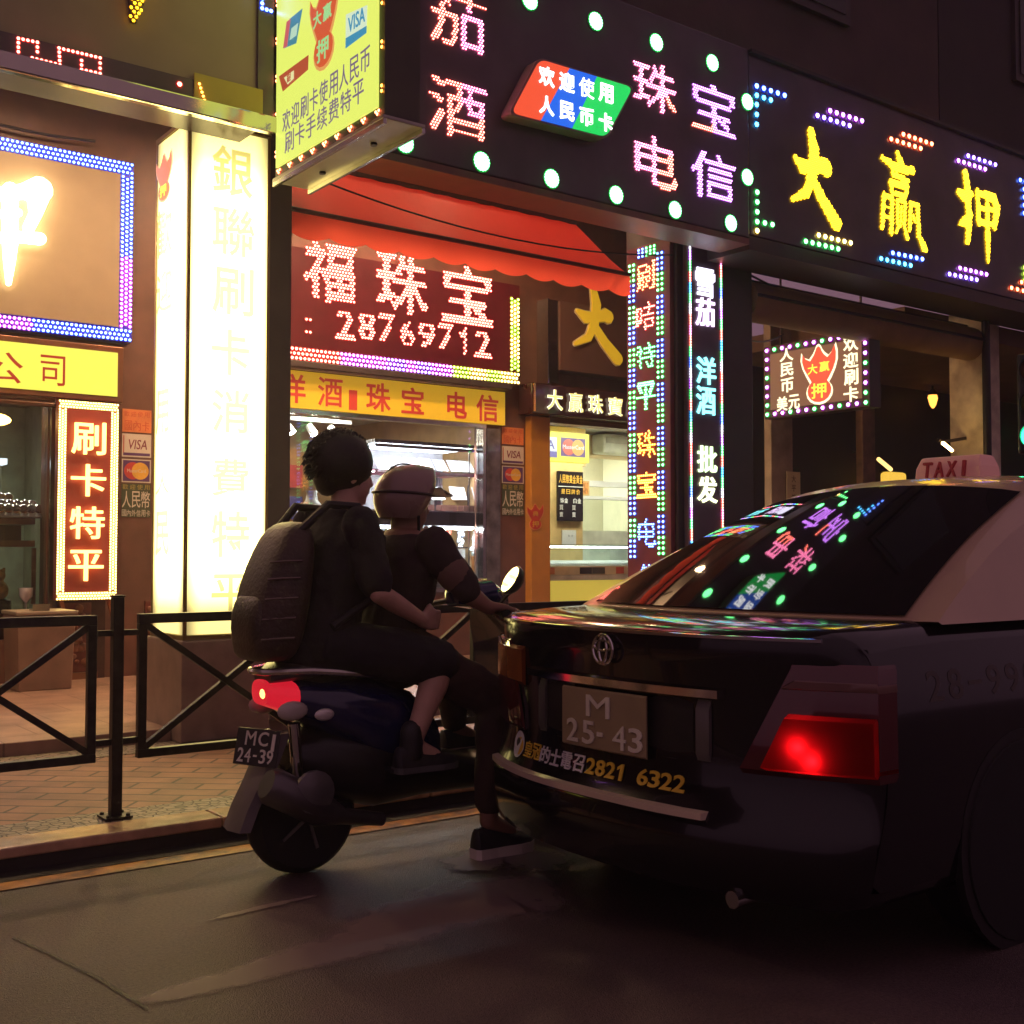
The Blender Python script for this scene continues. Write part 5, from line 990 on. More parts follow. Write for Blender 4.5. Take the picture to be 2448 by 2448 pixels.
u, v = front(YF + .2).uv(*A6(1300, 1715)); tp = thing("trophy", "silver rock trophy on a round black base in the showcase", "trophy", (u, YF + .2, .9)); MB().lathe([(.105, 0), (.105, .025), (.09, .03), (.09, .06), (.10, .065), (.10, .085), (.05, .09)], (u, YF + .2, .905), n=24).build("base", M_BLK, tp, smooth=True)
MB().lathe([(.07, 0), (.085, .12), (.08, .14)], (u, YF + .2, .995), n=16).build("cup", M_SILV, tp, smooth=True); k = MB(); rr_ = random.Random(9)
for q in range(30): a = rr_.random() * 6.28; ra = .08 * rr_.random() ** .5; k.ell((u + ra * math.cos(a), YF + .2 + ra * math.sin(a), 1.13 + rr_.random() * .15), (.03, .03, .03), 5, 3)
k.build("crystal", M_CRYS, tp)
for i, x in enumerate((1527, 1580)):
    u, v = front(YF + .22).uv(*A6(x, 1720)); t = thing("cone_trophy", ("gold cone trophy with silver top, left of the pair", "gold cone trophy with silver top, right of the pair by the window frame")[i], "trophy", (u, YF + .22, .9), "gold cone trophies"); MB().lathe([(.03, 0), (.012, .01), (.01, .03), (.045, .25), (.04, .25)], (u, YF + .22, .902), n=14).build("cone", mat("gold_orange", (.80, .28, .05), .25, .6), t, smooth=True); k = MB()
    for q in range(16): a = rr_.random() * 6.28; ra = .04 * rr_.random(); k.ell((u + ra * math.cos(a), YF + .22 + ra * math.sin(a), 1.17 + rr_.random() * .17), (.022, .022, .025), 5, 3)
    k.build("crystal", M_CRYS, t)
u, v = fW.uv(*A6(1292, 1410)); t = thing("red_cup", "red cup between the silver ornaments on the lower shelf", "cup", (u, YF + .35, zsh)); MB().lathe([(.03, 0), (.012, .02), (.014, .06), (.05, .16), (.055, .2), (.045, .19)], (u, YF + .35, zsh), n=14).build("bowl", mat("cup_red", (.55, .10, .06), .35), t, smooth=True)
u, v = front(YF + .2).uv(*A6(1085, 1480)); t = thing("orange_cup", "orange and violet trophy cup behind the rider's helmet", "cup", (u, YF + .2, v)); MB().lathe([(.05, 0), (.075, .05), (.055, .13), (.08, .26), (.07, .27)], (u, YF + .2, v), n=16).build("bowl", mat("cup_orange", (.75, .28, .10), .3), t, smooth=True); MB().box(u - .09, u + .09, YF + .13, YF + .27, .902, v).build("pedestal", M_WHITE, t)
# ---- right shop (money changer), bright
X3 = 10.0
R3 = room("exchange_shop", "bright cream money exchange interior beside the orange column", XO1 + .01, X3 + .9, 12.4, 2.72, mat("cream_wall", (.80, .74, .52), .6, var=.05), mat("ceiling_white", (.75, .74, .66), .6), mat("pale_tile", (.6, .55, .45), .3))
for i in range(3):
    x = 8.3 + i * .8; t = thing("ceiling_panel_lamp", "white panel lamp added out of sight in the exchange shop ceiling", "lamp", (x, 10.9, 2.7), "unseen panel lamps added to light the exchange shop"); MB().box(x - .3, x + .3, 9.94, 10.16, 2.70, 2.716).build("diffuser", emis("panel_lamp", (.96, 1., .80), 32.), t); k = MB(); k.box(x - .32, x + .32, 9.91, 9.938, 2.69, 2.716); k.box(x - .32, x + .32, 10.162, 10.19, 2.69, 2.716); k.build("frame", M_WHITE, t)  # hidden panels added above the entrance to brighten the room
x = 8.9; t = thing("ceiling_panel_lamp", "long white panel lamp added out of sight to light the teller window", "lamp", (x, 12, 2.7), "unseen panel lamps added to light the exchange shop"); MB().box(x - 1., x + 1., 11.7, 12.2, 2.70, 2.716).build("diffuser", emis("panel_lamp_back", (.90, 1., .90), 30.), t); MB().box(x - 1.03, x + 1.03, 11.66, 11.698, 2.69, 2.716).build("frame", M_WHITE, t)  # hidden panel added to brighten the back wall and teller
for i in range(4):
    x = 7.95 + i * .22; downlight(x, YF + .35, 2.719, .03, lamp_w, "tiny white spot lamp inside the exchange shop entrance", "entrance spot lamps")
fR = front(10.6); f2 = fR.off(.0)
rb = rect(fR, bb(A7, 60, 318, 612, 590)); t = thing("card_lightbox", "yellow lightbox with card logos inside the exchange shop", "sign", (rb[0], 10.62, rb[1])); MB().fbox(fR, *rb, -.1, 0).build("case", emis("box_yellow", (.95, .90, .05), .85), t)
rv = rect(fR, bb(A7, 70, 360, 312, 548)); k = MB(); k.fbox(fR, *rv, .001, .004, emis("card_white", (.8, .95, .95), .85)); k.fbox(fR, rv[0], rv[1], rv[2], rv[1] + .07, .005, .007, emis("card_indigo", (.10, .08, .42), .8)); k.build("panel", None, t); k = MB(); word(k, fR, "VISA", rect(fR, bb(A7, 90, 388, 290, 470)), .005, .008, emis("card_indigo", (.10, .08, .42), .8), .008); k.build("lettering", None, t)
rv = rect(fR, bb(A7, 350, 378, 574, 548)); k = MB(); k.fbox(fR, *rv, .001, .004, emis("card_violet", (.12, .03, .25), .8)); h = rv[3] - rv[1]; w = rv[2] - rv[0]; vc = (rv[1] + rv[3]) / 2; disc(k, fR, rv[0] + w * .31, vc, h * .44, .005, .007, emis("circle_red", (.80, .10, .05), .85)); disc(k, fR, rv[0] + w * .69, vc, h * .44, .0075, .009, emis("circle_gold", (.85, .45, .06), .85)); word(k, fR, "MasterCard", (rv[0] + w * .06, vc - h * .1, rv[2] - w * .06, vc + h * .12), .0095, .012, emis("card_white", (.8, .95, .95), .85)); k.build("panel", None, t)
bh = MB(); rb2 = rect(fR, bb(A7, 60, 590, 1000, 612)); bk = thing("bulkhead", "cream bulkhead carrying the card lightbox in the exchange shop", "bulkhead", (8.4, 11, 2.1)); zbk = rb[1] - .03; bh.box(XO1 + .02, fR.uv(*A7(640, 500))[0], 10.72, 11.6, zbk, 2.69); bh.build("body", mat("cream_wall2", (.70, .52, .26), .6, var=.05), bk); MB().box(fR.uv(*A7(640, 500))[0] + .004, X3 + .8, 11.2, 11.6, zbk + .2, 2.69).build("return", mat("cream_wall3", (.66, .50, .28), .6), bk)
fa_ = front(10.95); ra = rect(fa_, bb(A7, 750, 345, 1070, 525)); t = thing("wall_air_conditioner", "white wall air conditioner in the exchange shop", "air conditioner", (ra[0], 11, ra[1])); MB().box(ra[0], ra[2], 10.95, 11.195, ra[1], ra[3]).build("casing", mat("ac_cream", (.66, .68, .55), .4), t, bev=.03); MB().box(ra[0] + .03, ra[2] - .03, 10.935, 10.95, ra[1] + .13, ra[3] - .04).build("grille", mat("ac_grille", (.50, .50, .40), .5), t)
fb_ = front(10.45); rp2 = rect(fb_, bb(A7, 326, 685, 556, 1142)); t = thing("price_board", "black price board with yellow heading above white prices", "notice board", (rp2[0], 10.47, rp2[1])); MB().fbox(fb_, *rp2, -.03, 0).build("board", M_BLK, t); h = rp2[3] - rp2[1]; w = rp2[2] - rp2[0]
MB().fbox(fb_, rp2[0], rp2[1] + h * .685, rp2[2], rp2[1] + h * .70, .001, .006).build("divider", M_WHITE, t); k = MB()
for i, ch in enumerate("人民幣美金黃金"): put(k, fb_, ch, (rp2[0] + w * (.03 + .137 * i), rp2[1] + h * .76, rp2[0] + w * (.03 + .137 * i + .12), rp2[1] + h * .93), .001, .005, M_SYEL, .012)
for i, ch in enumerate("是日牌价"): put(k, fb_, ch, (rp2[0] + w * (.12 + .2 * i), rp2[1] + h * .54, rp2[0] + w * (.12 + .2 * i + .15), rp2[1] + h * .64), .001, .005, M_SYEL, .012)
for ch, x, y in (("饰", .08, .36), ("金", .24, .36), ("白", .60, .36), ("金", .77, .36), ("買", .05, .22), ("賣", .05, .08), ("買", .55, .22), ("賣", .55, .08)): put(k, fb_, ch, (rp2[0] + w * x, rp2[1] + h * y, rp2[0] + w * (x + .14), rp2[1] + h * (y + .10)), .001, .005, M_WHITE, .008)
k.build("lettering", None, t); MB().fbox(fb_, rp2[0] - .09, .95, rp2[2] + .02, rp2[3] + .1, -.16, -.032).build("column", mat("cream_col", (.66, .44, .17), .6), t)
rr2 = rect(fb_, bb(A7, 374, 1225, 502, 1362)); t = thing("paper_notice", "white paper notice under the black price board", "notice", (rr2[0], 10.46, rr2[1])); MB().fbox(fb_, *rr2, -.03, -.02).build("sheet", M_WHITE, t); k = MB(); line(k, fb_.off(-.02), "告示", A7(425, 1278), A7(455, 1278), 5, .0005, .002, mat("grey_ink", (.25, .25, .25), .6)); k.build("lettering", None, t)
for i, (a, c) in enumerate(((200, 275), (560, 640))):
    rr3 = rect(fb_, bb(A7, a, 768 + 0 * i, c, 905)); t = thing("gold_picture", ("gold ornament picture left of the price board", "gold ornament picture right of the price board")[i], "picture", (rr3[0], 10.6, rr3[1])); MB().fbox(fb_.off(-.05), *rr3, -.03, 0).build("frame", mat("pic_gold", (.62, .40, .15), .4, var=.2), t); k = MB(); k.fbox(fb_.off(-.05), rr3[0] + .02, rr3[1] + .02, rr3[2] - .02, rr3[3] - .02, .001, .004); k.build("print", mat("pic_print", (.55, .22, .06), .5, var=.7, scale=25), t)
t = thing("teller_window", "white framed teller window with bars in the exchange shop", "window", (9.2, 11.4, ZA)); zt0 = fb_.uv(*A7(850, 1240))[1]; k = MB(); ux = fb_.uv(*A7(665, 900))[0]
k.box(ux, ux + .06, 10.95, 11.05, .9, 2.2); k.box(ux + .061, X3 + .8, 10.95, 11.05, 2.02, 2.09); k.box(ux + .061, X3 + .8, 10.95, 11.05, 1.86, 1.90); k.build("frame", M_WHITE, t); MB().box(ux + .061, X3 + .8, 10.92, 11.06, .9, zt0 + .02).build("ledge", mat("ledge_grey", (.50, .50, .42), .5), t); MB().box(ux + .061, X3 + .8, 10.97, 10.976, zt0 + .022, 1.858).build("pane", M_GLASS, t)
k = MB()
for i in range(5): x = ux - .09 - i * .035; k.tube([(x, 10.98, .9), (x, 10.98, 2.05)], .008, 6)
k.build("bars", M_STEEL, t)
# glass counter
fc_ = front(YF + .25); zc1 = fc_.uv(*A7(600, 1365))[1]; zc0 = fc_.uv(*A7(600, 1560))[1]; zcb = fc_.uv(*A7(600, 1640))[1]; xa, xb = XO1 + .02, 9.7
ct = thing("glass_counter", "glass topped counter with rows of rings and a yellow front", "counter", (8.6, YF + .4, ZA)); yc = YF + .25
MB().box(xa, xb, yc, yc + .6, ZA + .003, zcb - .06).build("front_panel", emis("counter_yellow", (.66, .56, .08), .4, (.75, .62, .10)), ct); MB().box(xa, xb, yc - .012, yc + .6, zcb - .058, zcb).build("sill", mat("sill_grey", (.55, .54, .45), .35), ct)  # yellow front given a painted glow; no lamp inside it
MB().box(xa, xb, yc, yc + .6, zcb + .002, zc0).build("drawer_front", mat("drawer_cream", (.66, .56, .33), .5), ct); MB().box(xa, xb, yc + .06, yc + .58, zc0 + .002, zc0 + .02).build("tray", M_WHITE, ct)
MB().box(xa, xb, yc, yc + .006, zc0 + .002, zc1 - .008).build("front_glass", M_GLASS, ct); MB().box(xa, xb, yc - .008, yc + .61, zc1 - .006, zc1 + .004).build("glass_top", glass("counter_glass", (.80, .92, .86), 1.2), ct)
MB().box(xa, xb, yc + .58, yc + .60, zc0, zc1 - .008).build("back_panel", mat("case_back2", (.60, .62, .52), .5), ct)
k = MB(); rr_ = random.Random(4)
for i in range(70):
    for j in range(3): x = xa + .04 + (xb - xa - .08) * i / 70; k.ell((x, yc + .12 + j * .13, zc0 + .035 + .008 * j), (.010, .022, .017), 6, 4)
MB().box(xa + .05, xb - .05, yc + .03, yc + .06, zc1 - .03, zc1 - .012).build("case_lamp", emis("case_lamp", (.95, 1., .88), 16.), ct)  # lamp added under the glass top to brighten the rings
o = k.build("ring_tray", mat("ring_white", (.80, .80, .80), .3), ct, smooth=True)
for a, c, y, col in ((525, 635, 1593, (.03, .03, .03)), (860, 930, 1593, (.6, .10, .05)), (215, 290, 1600, (.62, .22, .08)), (640, 755, 1625, (.06, .06, .05))):
    rr4 = rect(fc_, bb(A7, a, y - 10, c, y + 10)); MB().fbox(fc_, rr4[0], zcb + .012, rr4[2], zc0 - .012, .001, .006).build("price_label", mat("lbl%d" % a, col, .5), ct)

# ---- lamps in the arcade ceiling over the shop doors
arc_l = emis("arcade_lamp", (1., .62, .34), 270.)
arc_w = {-1.4: 'farthest along to the left', .9: 'over the neon character sign', 2.55: 'over the vertical red neon sign', 4.2: 'behind the dark brown pillar', 5.4: 'over the phone number sign', 6.5: 'over the wall stickers by the orange column', 8.6: ''}
for x in (-1.4, .9, 2.55, 4.2, 5.4, 6.5): downlight(x, 8.35, 4.848, .12, arc_l, f"round warm arcade ceiling lamp {arc_w[x]}", "arcade ceiling lamps")
for x, w_ in ((3.9, 'nearest the lightbox pillar'), (5.3, 'in its middle')): downlight(x, 7.65, 4.848, .12, arc_l, f"round warm ceiling lamp added to light the red awning, {w_}", "arcade ceiling lamps")  # extra lamps added behind the awning to brighten its cloth
# ---- lamps down the dark arcade
pz = atY(2230, 955, 9.35); t = thing("wall_lantern", "glowing orange wall lantern in the dark arcade", "lantern", pz); MB().lathe([(.015, -.12), (.045, -.08), (.075, .02), (.062, .06)], pz, n=6).build("glass", emis("lantern_glow", (1., .40, .06), 2.2), t); MB().lathe([(.085, .06), (.06, .10), (.015, .15), (.012, .33)], pz, n=6).build("cap", M_DARK, t); MB().tube([pz + Vector((0, .34, .36)), pz + Vector((0, .1, .42)), pz + Vector((0, 0, .33))], .015, 6).build("arm", M_DARK, t)
for i, (px, py, dx) in enumerate(((2265, 1068, .20), (2115, 1110, .18))):
    p = atY(px, py, (6.62, 9.2)[i]); t = thing("tube_lamp", ("short tilted tube lamp left of the stained concrete pillar", "short tilted tube lamp over the taxi rear window")[i], "lamp", p); d = Vector((dx, -.02, -.10)); MB().tube([p - d * (.32, .6)[i], p + d * (.32, .6)[i]], (.016, .028)[i], 10, None, True).build("tube", emis(("tube_hot", "tube_warm")[i], (1., .60, .18), (30., 1.7)[i]), t, smooth=True); MB().bar(p - d * (.4, .7)[i] + Vector((0, .04, .03)), p + d * (.4, .7)[i] + Vector((0, .04, .03)), .03, .02).build("fitting", M_DARK, t); MB().bar(p + Vector((0, .06, .05)), (xp3 + .02, 6.7, p.z + .12) if i == 0 else (p.x, YF, p.z + .2), .03, .03).build("arm", M_DARK, t)
p = atY(2140, 1158, 9.3); t = thing("shop_sign_light", "small glowing yellow box sign low in the dark arcade", "sign", p); MB().box(p.x - .2, p.x + .2, 9.25, 9.4, p.z - .3, p.z + .16).build("panel", emis("dull_yellow", (.85, .50, .06), .9), t, bev=.04); MB().box(p.x - .22, p.x + .22, 9.27, 9.38, p.z + .162, p.z + .19).build("cap", M_DARK, t)
# traffic light at the picture's right edge
p = atY(2472, 1042, 5.2); t = thing("traffic_light", "green traffic light at the right edge of the picture", "traffic light", (p.x, 5.3, 0)); nt_ = Vector((-.86, -.51, 0)); ft = Fr(p + Vector((0, 0, .0)), (.51, -.86, 0), (0, 0, 1), nt_); MB().fbox(ft, -.12, -.14, .12, .70, -.2, 0).build("housing", M_DARK, t, bev=.02); MB().tube([(p.x + .22, 5.30, ZP), (p.x + .22, 5.30, p.z + 1.0)], .05, 12).build("pole", M_DARK, t, smooth=True)
for dz, m_ in ((0, emis("signal_green", (.02, 1., .32), 8.)), (.28, mat("lens_amber", (.12, .06, .01), .3)), (.56, mat("lens_red", (.12, .01, .01), .3))):
    for nx in (0,): MB().lathe([(.001, .03), (.07, .02), (.10, 0)], p + Vector((0, 0, dz)), nt_, 20).build("lens", m_, t, smooth=True)
    MB().lathe([(.105, 0), (.11, .05), (.115, .05), (.11, 0)], p + Vector((0, 0, dz)), nt_, 20, None, False).build("visor", M_DARK, t, smooth=True)

# ================================================================== TAXI
TX, TY, HW = 2.38, 2.76, .84
def TW(t, s, z): return Vector((TX + t + .2 * min(1.3, abs(s) / .82) ** 2.5 * max(0., 1 - max(0, t) / 1.1), TY + s, z))
M_PAINT = mat("taxi_black", (.010, .008, .010), .14, var=.1, coat=.45, spec=.4); M_CREAM = mat("taxi_cream", (.62, .44, .28), .3, var=.05, coat=.6)
M_CHROME = mat("chrome", (.75, .73, .70), .10, 1., var=.04); M_TGLASS = mat("tinted_glass", (.006, .006, .008), .03, var=.05, spec=.9)
M_RUB = mat("rubber", (.012, .012, .012), .7, var=.3, scale=30); M_PLAS = mat("black_plastic", (.02, .018, .018), .45, var=.15)
tx = thing("taxi", "black taxi with cream roof seen from behind, one red tail lamp lit", "taxi", (TX + 2.2, TY, 0))
prof = [(.14, .19), (.04, .205), (.015, .25), (.005, .32), (.008, .39), (.025, .42), (.042, .445), (.058, .48), (.068, .53), (.075, .62), (.074, .74), (.066, .84), (.060, .90), (.068, .93), (.095, .945), (.30, .958), (.54, .965), (.8, .966), (1.3, .966), (2.2, .965), (3.1, .955), (3.3, .94), (3.8, .87), (4.15, .79), (4.33, .70), (4.40, .58), (4.42, .42), (4.40, .30), (4.33, .21), (4.2, .19), (3, .18), (1.5, .18)]
def wz(z): return HW - .06 * max(0, (z - .68) / .28) ** 1.6 - .03 * max(0, (.35 - z) / .17)
npf = len(prof); nrm = []
for i in range(npf):
    a, c = Vector(prof[i - 1]), Vector(prof[(i + 1) % npf]); d = (c - a).normalized(); nrm.append(Vector((d.y, -d.x)))
ar = sum(prof[i][0] * prof[(i + 1) % npf][1] - prof[(i + 1) % npf][0] * prof[i][1] for i in range(npf)); sg = 1 if ar < 0 else -1
QS = [-1, -.992, -.975, -.95, -.92, -.88, -.8, -.7, -.55, -.4, -.2, 0, .2, .4, .55, .7, .8, .88, .92, .95, .975, .992, 1]; rings = []
for q in QS:
    e = max(0, (abs(q) - .90) / .10); ins = .06 * (1 - math.sqrt(max(0, 1 - e * e))); row = []
    for (t, z), n_ in zip(prof, nrm): t2, z2 = t + sg * n_.x * ins, z + sg * n_.y * ins; row.append(TW(t2, q * wz(z2), z2))
    rings.append(row)
bm_ = MB(); bm_.loft(rings, None, False, False); nr = len(rings[0])
for r_0, r_1 in zip(rings, rings[1:]): bm_.add([r_0[-1], r_1[-1], r_1[0], r_0[0]], [(0, 1, 2, 3)])
def resample(P, n):
    L_ = [0.]
    for a, b_ in zip(P, P[1:]): L_.append(L_[-1] + math.hypot(b_[0] - a[0], b_[1] - a[1]))
    out, j = [], 0
    for i in range(n + 1):
        d = L_[-1] * i / n
        while j < len(P) - 2 and L_[j + 1] < d: j += 1
        f = (d - L_[j]) / max(1e-9, L_[j + 1] - L_[j]); out.append((P[j][0] + (P[j + 1][0] - P[j][0]) * f, P[j][1] + (P[j + 1][1] - P[j][1]) * f))
    return out
ip_ = [(t + sg * n_.x * .06, z + sg * n_.y * .06) for (t, z), n_ in zip(prof, nrm)]
tc_, bc_ = resample(ip_[6:28], 60), resample(ip_[6::-1] + ip_[:26:-1], 60)
for sd in (-1, 1):
    rows = []
    for f in [i / 12 for i in range(13)]:
        rows.append([TW(a[0] + (b_[0] - a[0]) * f, sd * wz(a[1] + (b_[1] - a[1]) * f), a[1] + (b_[1] - a[1]) * f) for a, b_ in zip(tc_, bc_)])
    bm_.loft(rows, None, False, False)
bm_.build("body", M_PAINT, tx, smooth=True)
# cream greenhouse
TB, TT = .54, 1.60
def gpath(q):
    P = []; zt_ = 1.395 + .055 * (1 - q * q); e = max(0, (abs(q) - .82) / .18); zt_ -= .035 * e * e
    for i in range(9): u = i / 8; P.append((TB + .03 * (1 - q * q) * -1 + (TT - .08 * q * q * 0 - TB) * u, .962 + (zt_ - .962) * (u + .14 * u * (1 - u))))
    for i in range(1, 9): u = i / 8; P.append((TT + 1.05 * u, zt_ + .035 * math.sin(math.pi * u * .9)))
    for i in range(1, 7): u = i / 6; P.append((TT + 1.05 + .80 * u, P[16][1] + (.955 - P[16][1]) * (u - .10 * u * (1 - u) * -1)))
    return P
def gw(z): return .79 - .17 * max(0, (z - .962)) / .43
GQ = [-1, -.97, -.92, -.86, -.75, -.6, -.4, -.2, 0, .2, .4, .6, .75, .86, .92, .97, 1]
grid = [[TW(t, q * gw(z), z) for t, z in gpath(q)] for q in GQ]
MB().loft(grid, None, False, False).build("roof", M_CREAM, tx, smooth=True)
for sgn_ in (-1, 1):
    E_ = [(t, z, sgn_ * gw(z)) for t, z in gpath(1)]; rows = []
    for k in range(5): f = k / 4; rows.append([TW(t, s_ + (sgn_ * .80 - s_) * f, z + (.955 - z) * f) for t, z, s_ in E_])
    MB().loft(rows, None, False, False).build("side_pillars", M_CREAM, tx, smooth=True)
    for a, c in ((9, 12), (12, 17)):
        rows = []
        for f in (.10, .5, .93):
            rows.append([TW(t, s_ + (sgn_ * .80 - s_) * f + sgn_ * .005, z + (.955 - z) * f) for t, z, s_ in E_[a:c + 1]])
        MB().loft(rows, None, False, False).build("side_window", M_TGLASS, tx, smooth=True)
rows = []
for q in [-.88 + 1.76 * i / 16 for i in range(17)]:
    P = gpath(q); row = []
    for i in range(13):
        u = .02 + .90 * i / 12; x = u * 8; j = min(7, int(x)); f = x - j; t = P[j][0] + (P[j + 1][0] - P[j][0]) * f; z = P[j][1] + (P[j + 1][1] - P[j][1]) * f; row.append(TW(t - .006, q * gw(z), z + .006))
    rows.append(row)
MB().loft(rows, None, False, False).build("rear_window", M_TGLASS, tx, smooth=True)
rows = []
for q in [-.86 + 1.72 * i / 12 for i in range(13)]:
    P = gpath(q)[16:]; rows.append([TW(t + .006, q * gw(z), z + .006) for t, z in P[:-1]])
MB().loft(rows, None, False, False).build("windscreen", M_TGLASS, tx, smooth=True)
def strip(name, t0, prot, z0, z1, s0, s1, m, n=24, par=tx, bev=.0):
    """A bar laid along the curved rear of the car."""
    rings = []
    for i in range(n + 1): s_ = s0 + (s1 - s0) * i / n; rings.append([TW(t0, s_, z0), TW(t0 - prot, s_, z0 + (z1 - z0) * .15), TW(t0 - prot, s_, z1 - (z1 - z0) * .15), TW(t0, s_, z1)])
    return MB().loft(rings).build(name, m, par, smooth=True, bev=bev)
strip("bumper_lip", .06, .06, .405, .432, -.42, .74, mat("bumper_strip", (.80, .66, .48), .25, var=.06))  # pale lip colour paints the light caught along the bumper edge
strip("garnish", .075, .03, .742, .775, -.44, .44, M_CHROME); strip("boot_edge", .066, .010, .915, .928, -.72, .72, M_CHROME)
strip("lid_gap", .074, .002, .552, .560, -.66, .66, M_RUB)
for s0 in (-.40, .34): strip("recess_side", .075, .012, .555, .738, s0, s0 + .045, mat("recess_grey", (.20, .19, .18), .35, .5), 3)
strip("plate_recess", .076, .004, .56, .738, -.34, .335, M_PLAS)
def rt(z):
    for (t0, z0), (t1, z1) in zip(prof[:14], prof[1:15]):
        if z0 <= z <= z1: return t0 + (t1 - t0) * (z - z0) / (z1 - z0)
    return .06
def tdecal(mb, ch, s0, s1, z0, z1, t0, m=None, bold=.012, th=.004):
    V, F, T, a = glyph(ch, bold); mb.add([TW((rt(z0 + (z1 - z0) * y) - .002 if t0 > .06 else t0) - th * z, s1 + (s0 - s1) * x, z0 + (z1 - z0) * y) for x, y, z in V], F, m)
pl_ = MB(); pl_.loft([[TW(.052, s_, .545), TW(.046, s_, .55), TW(.046, s_, .728), TW(.052, s_, .733)] for s_ in (-.185, -.06, .06, .21)]); po = pl_.build("number_plate", mat("plate_black", (.40, .32, .18), .35, var=.1), tx, smooth=True)
k = MB(); tdecal(k, "M", -.03, .08, .648, .715, .045)
for ch, a in (("2", .18), ("5", .10), ("4", -.045), ("3", -.115)): tdecal(k, ch, a - .058, a, .56, .633, .045)
tdecal(k, "-", .002, .028, .59, .603, .045); k.build("lettering", mat("plate_white", (.95, .88, .68), .4), po)
# emblem
ec = TW(.055, .0, .862); k = MB()
for (ra, rb_, dz) in ((.046, .046, 0), (.018, .040, 0), (.040, .016, .012)):
    pts = [ec + Vector((-.012, ra * math.cos(a), dz + rb_ * math.sin(a))) for a in [2 * math.pi * i / 28 for i in range(29)]]; k.tube(pts, .0045, 6)
k.build("emblem", M_CHROME, tx, smooth=True)
# bumper sticker row
k = MB(); zt0, zt1 = .464, .516; Y_ = mat("sign_yellow", (.95, .60, .05), .5); Wt = mat("decal_white", (.9, .9, .84), .5)
disc_ = lambda s_, r, z, m, d: k.add([TW(rt(z + r * math.sin(2 * math.pi * i / 20)) - .002 - d, s_ + r * math.cos(2 * math.pi * i / 20), z + r * math.sin(2 * math.pi * i / 20)) for i in range(20)], [list(range(20))], m)
disc_(.535, .045, .495, Wt, .001); disc_(.525, .030, .49, Y_, .002); disc_(.54, .016, .50, M_PLAS, .003)
for i, ch in enumerate("皇冠"): tdecal(k, ch, .42 - i * .062, .478 - i * .062, zt0, zt1, .066, Y_)
for i, ch in enumerate("的士電召"): tdecal(k, ch, .298 - i * .064, .356 - i * .064, zt0, zt1, .066, Wt)
for i, ch in enumerate("2821 6322"):
    if ch != ' ': tdecal(k, ch, .052 - i * .047, .095 - i * .047, zt0 + .002, zt1 - .002, .066, Y_, .02)
k.build("sticker_lettering", None, tx)
k = MB()
for i, ch in enumerate("28-990"): V, F, T, a = glyph(ch, .01); x0_ = TX + .52 + i * .10; h_ = .012 if ch == '-' else .085; zb2 = .775 if ch != '-' else .81; k.add([Vector((x0_ + .07 * x, TY - wz(zb2 - .03 + h_ * y) - .0004 - .0006 * z, zb2 - .03 + h_ * y)) for x, y, z in V], F)
k.build("door_lettering", mat("decal_dim", (.075, .06, .05), .5), tx)
# tail lamps
M_LENS = mat("lens_dark_red", (.10, .006, .010), .08, var=.1, coat=1.); M_LIT = emis("tail_red", (1., .015, .03), 1.1, (.3, .01, .01)); M_CLR = mat("lens_clear", (.22, .12, .10), .1, var=.2)
for sd in (-1, 1):
    def lens(nm, z0, z1, m, par, out=.014, sa=.50, taper=.0):
        rings = []
        for i in range(13):
            f = i / 12; s_ = sa + (.875 - sa) * min(1, f * 1.25); t = .07 if f < .8 else .07 + (f - .8) * .45
            if f >= .8: s_ = .855
            sx = min(s_, wz(.7) + .006); w2 = out if f < .98 else 0
            sy = sx + (.006 if f > .7 else 0); tp = sx if f > .7 else min(sx + taper * (1 - f / .7), .85)
            rings.append([TW(t, sd * sx, z0), TW(t - w2, sd * sy, z0 + .015), TW(t - w2, sd * (tp + .004), z1 - .015), TW(t, sd * tp, z1)])
        return MB().loft(rings).build(nm, m, par, smooth=True)
    tl = lens("tail_lamp", .545, .86, M_LENS, tx, .014, .50, .14)
    lens("reverse_lens", .775, .825, M_CLR, tl, .0165, .62, .03)
    if sd < 0:
        m_bl, n_, l_ = _new("brake_red"); MAT["brake_red"] = m_bl; b_ = n_["Principled BSDF"]; b_.inputs["Base Color"].default_value = (.25, .005, .01, 1); b_.inputs["Roughness"].default_value = .1
        t_ = n_.new("ShaderNodeBsdfTranslucent"); t_.inputs[0].default_value = (.9, .012, .025, 1); x_ = n_.new("ShaderNodeMixShader"); x_.inputs[0].default_value = .8; l_.new(b_.outputs[0], x_.inputs[1]); l_.new(t_.outputs[0], x_.inputs[2]); l_.new(x_.outputs[0], n_["Material Output"].inputs[0])
        lens("brake_lens", .556, .725, m_bl, tl, .040, .575, .06)
        for z_, s_ in ((.635, .665), (.600, .70)): MB().ell(TW(.052, sd * s_, z_), (.010, .016, .010), 12, 8).build("brake_bulb", emis("bulb_red", (1., .30, .25), 13.), tl, smooth=True)
    else: lens("indicator_lens", .70, .84, mat("indicator_amber", (.30, .08, .02), .15), tl, .017, .50)
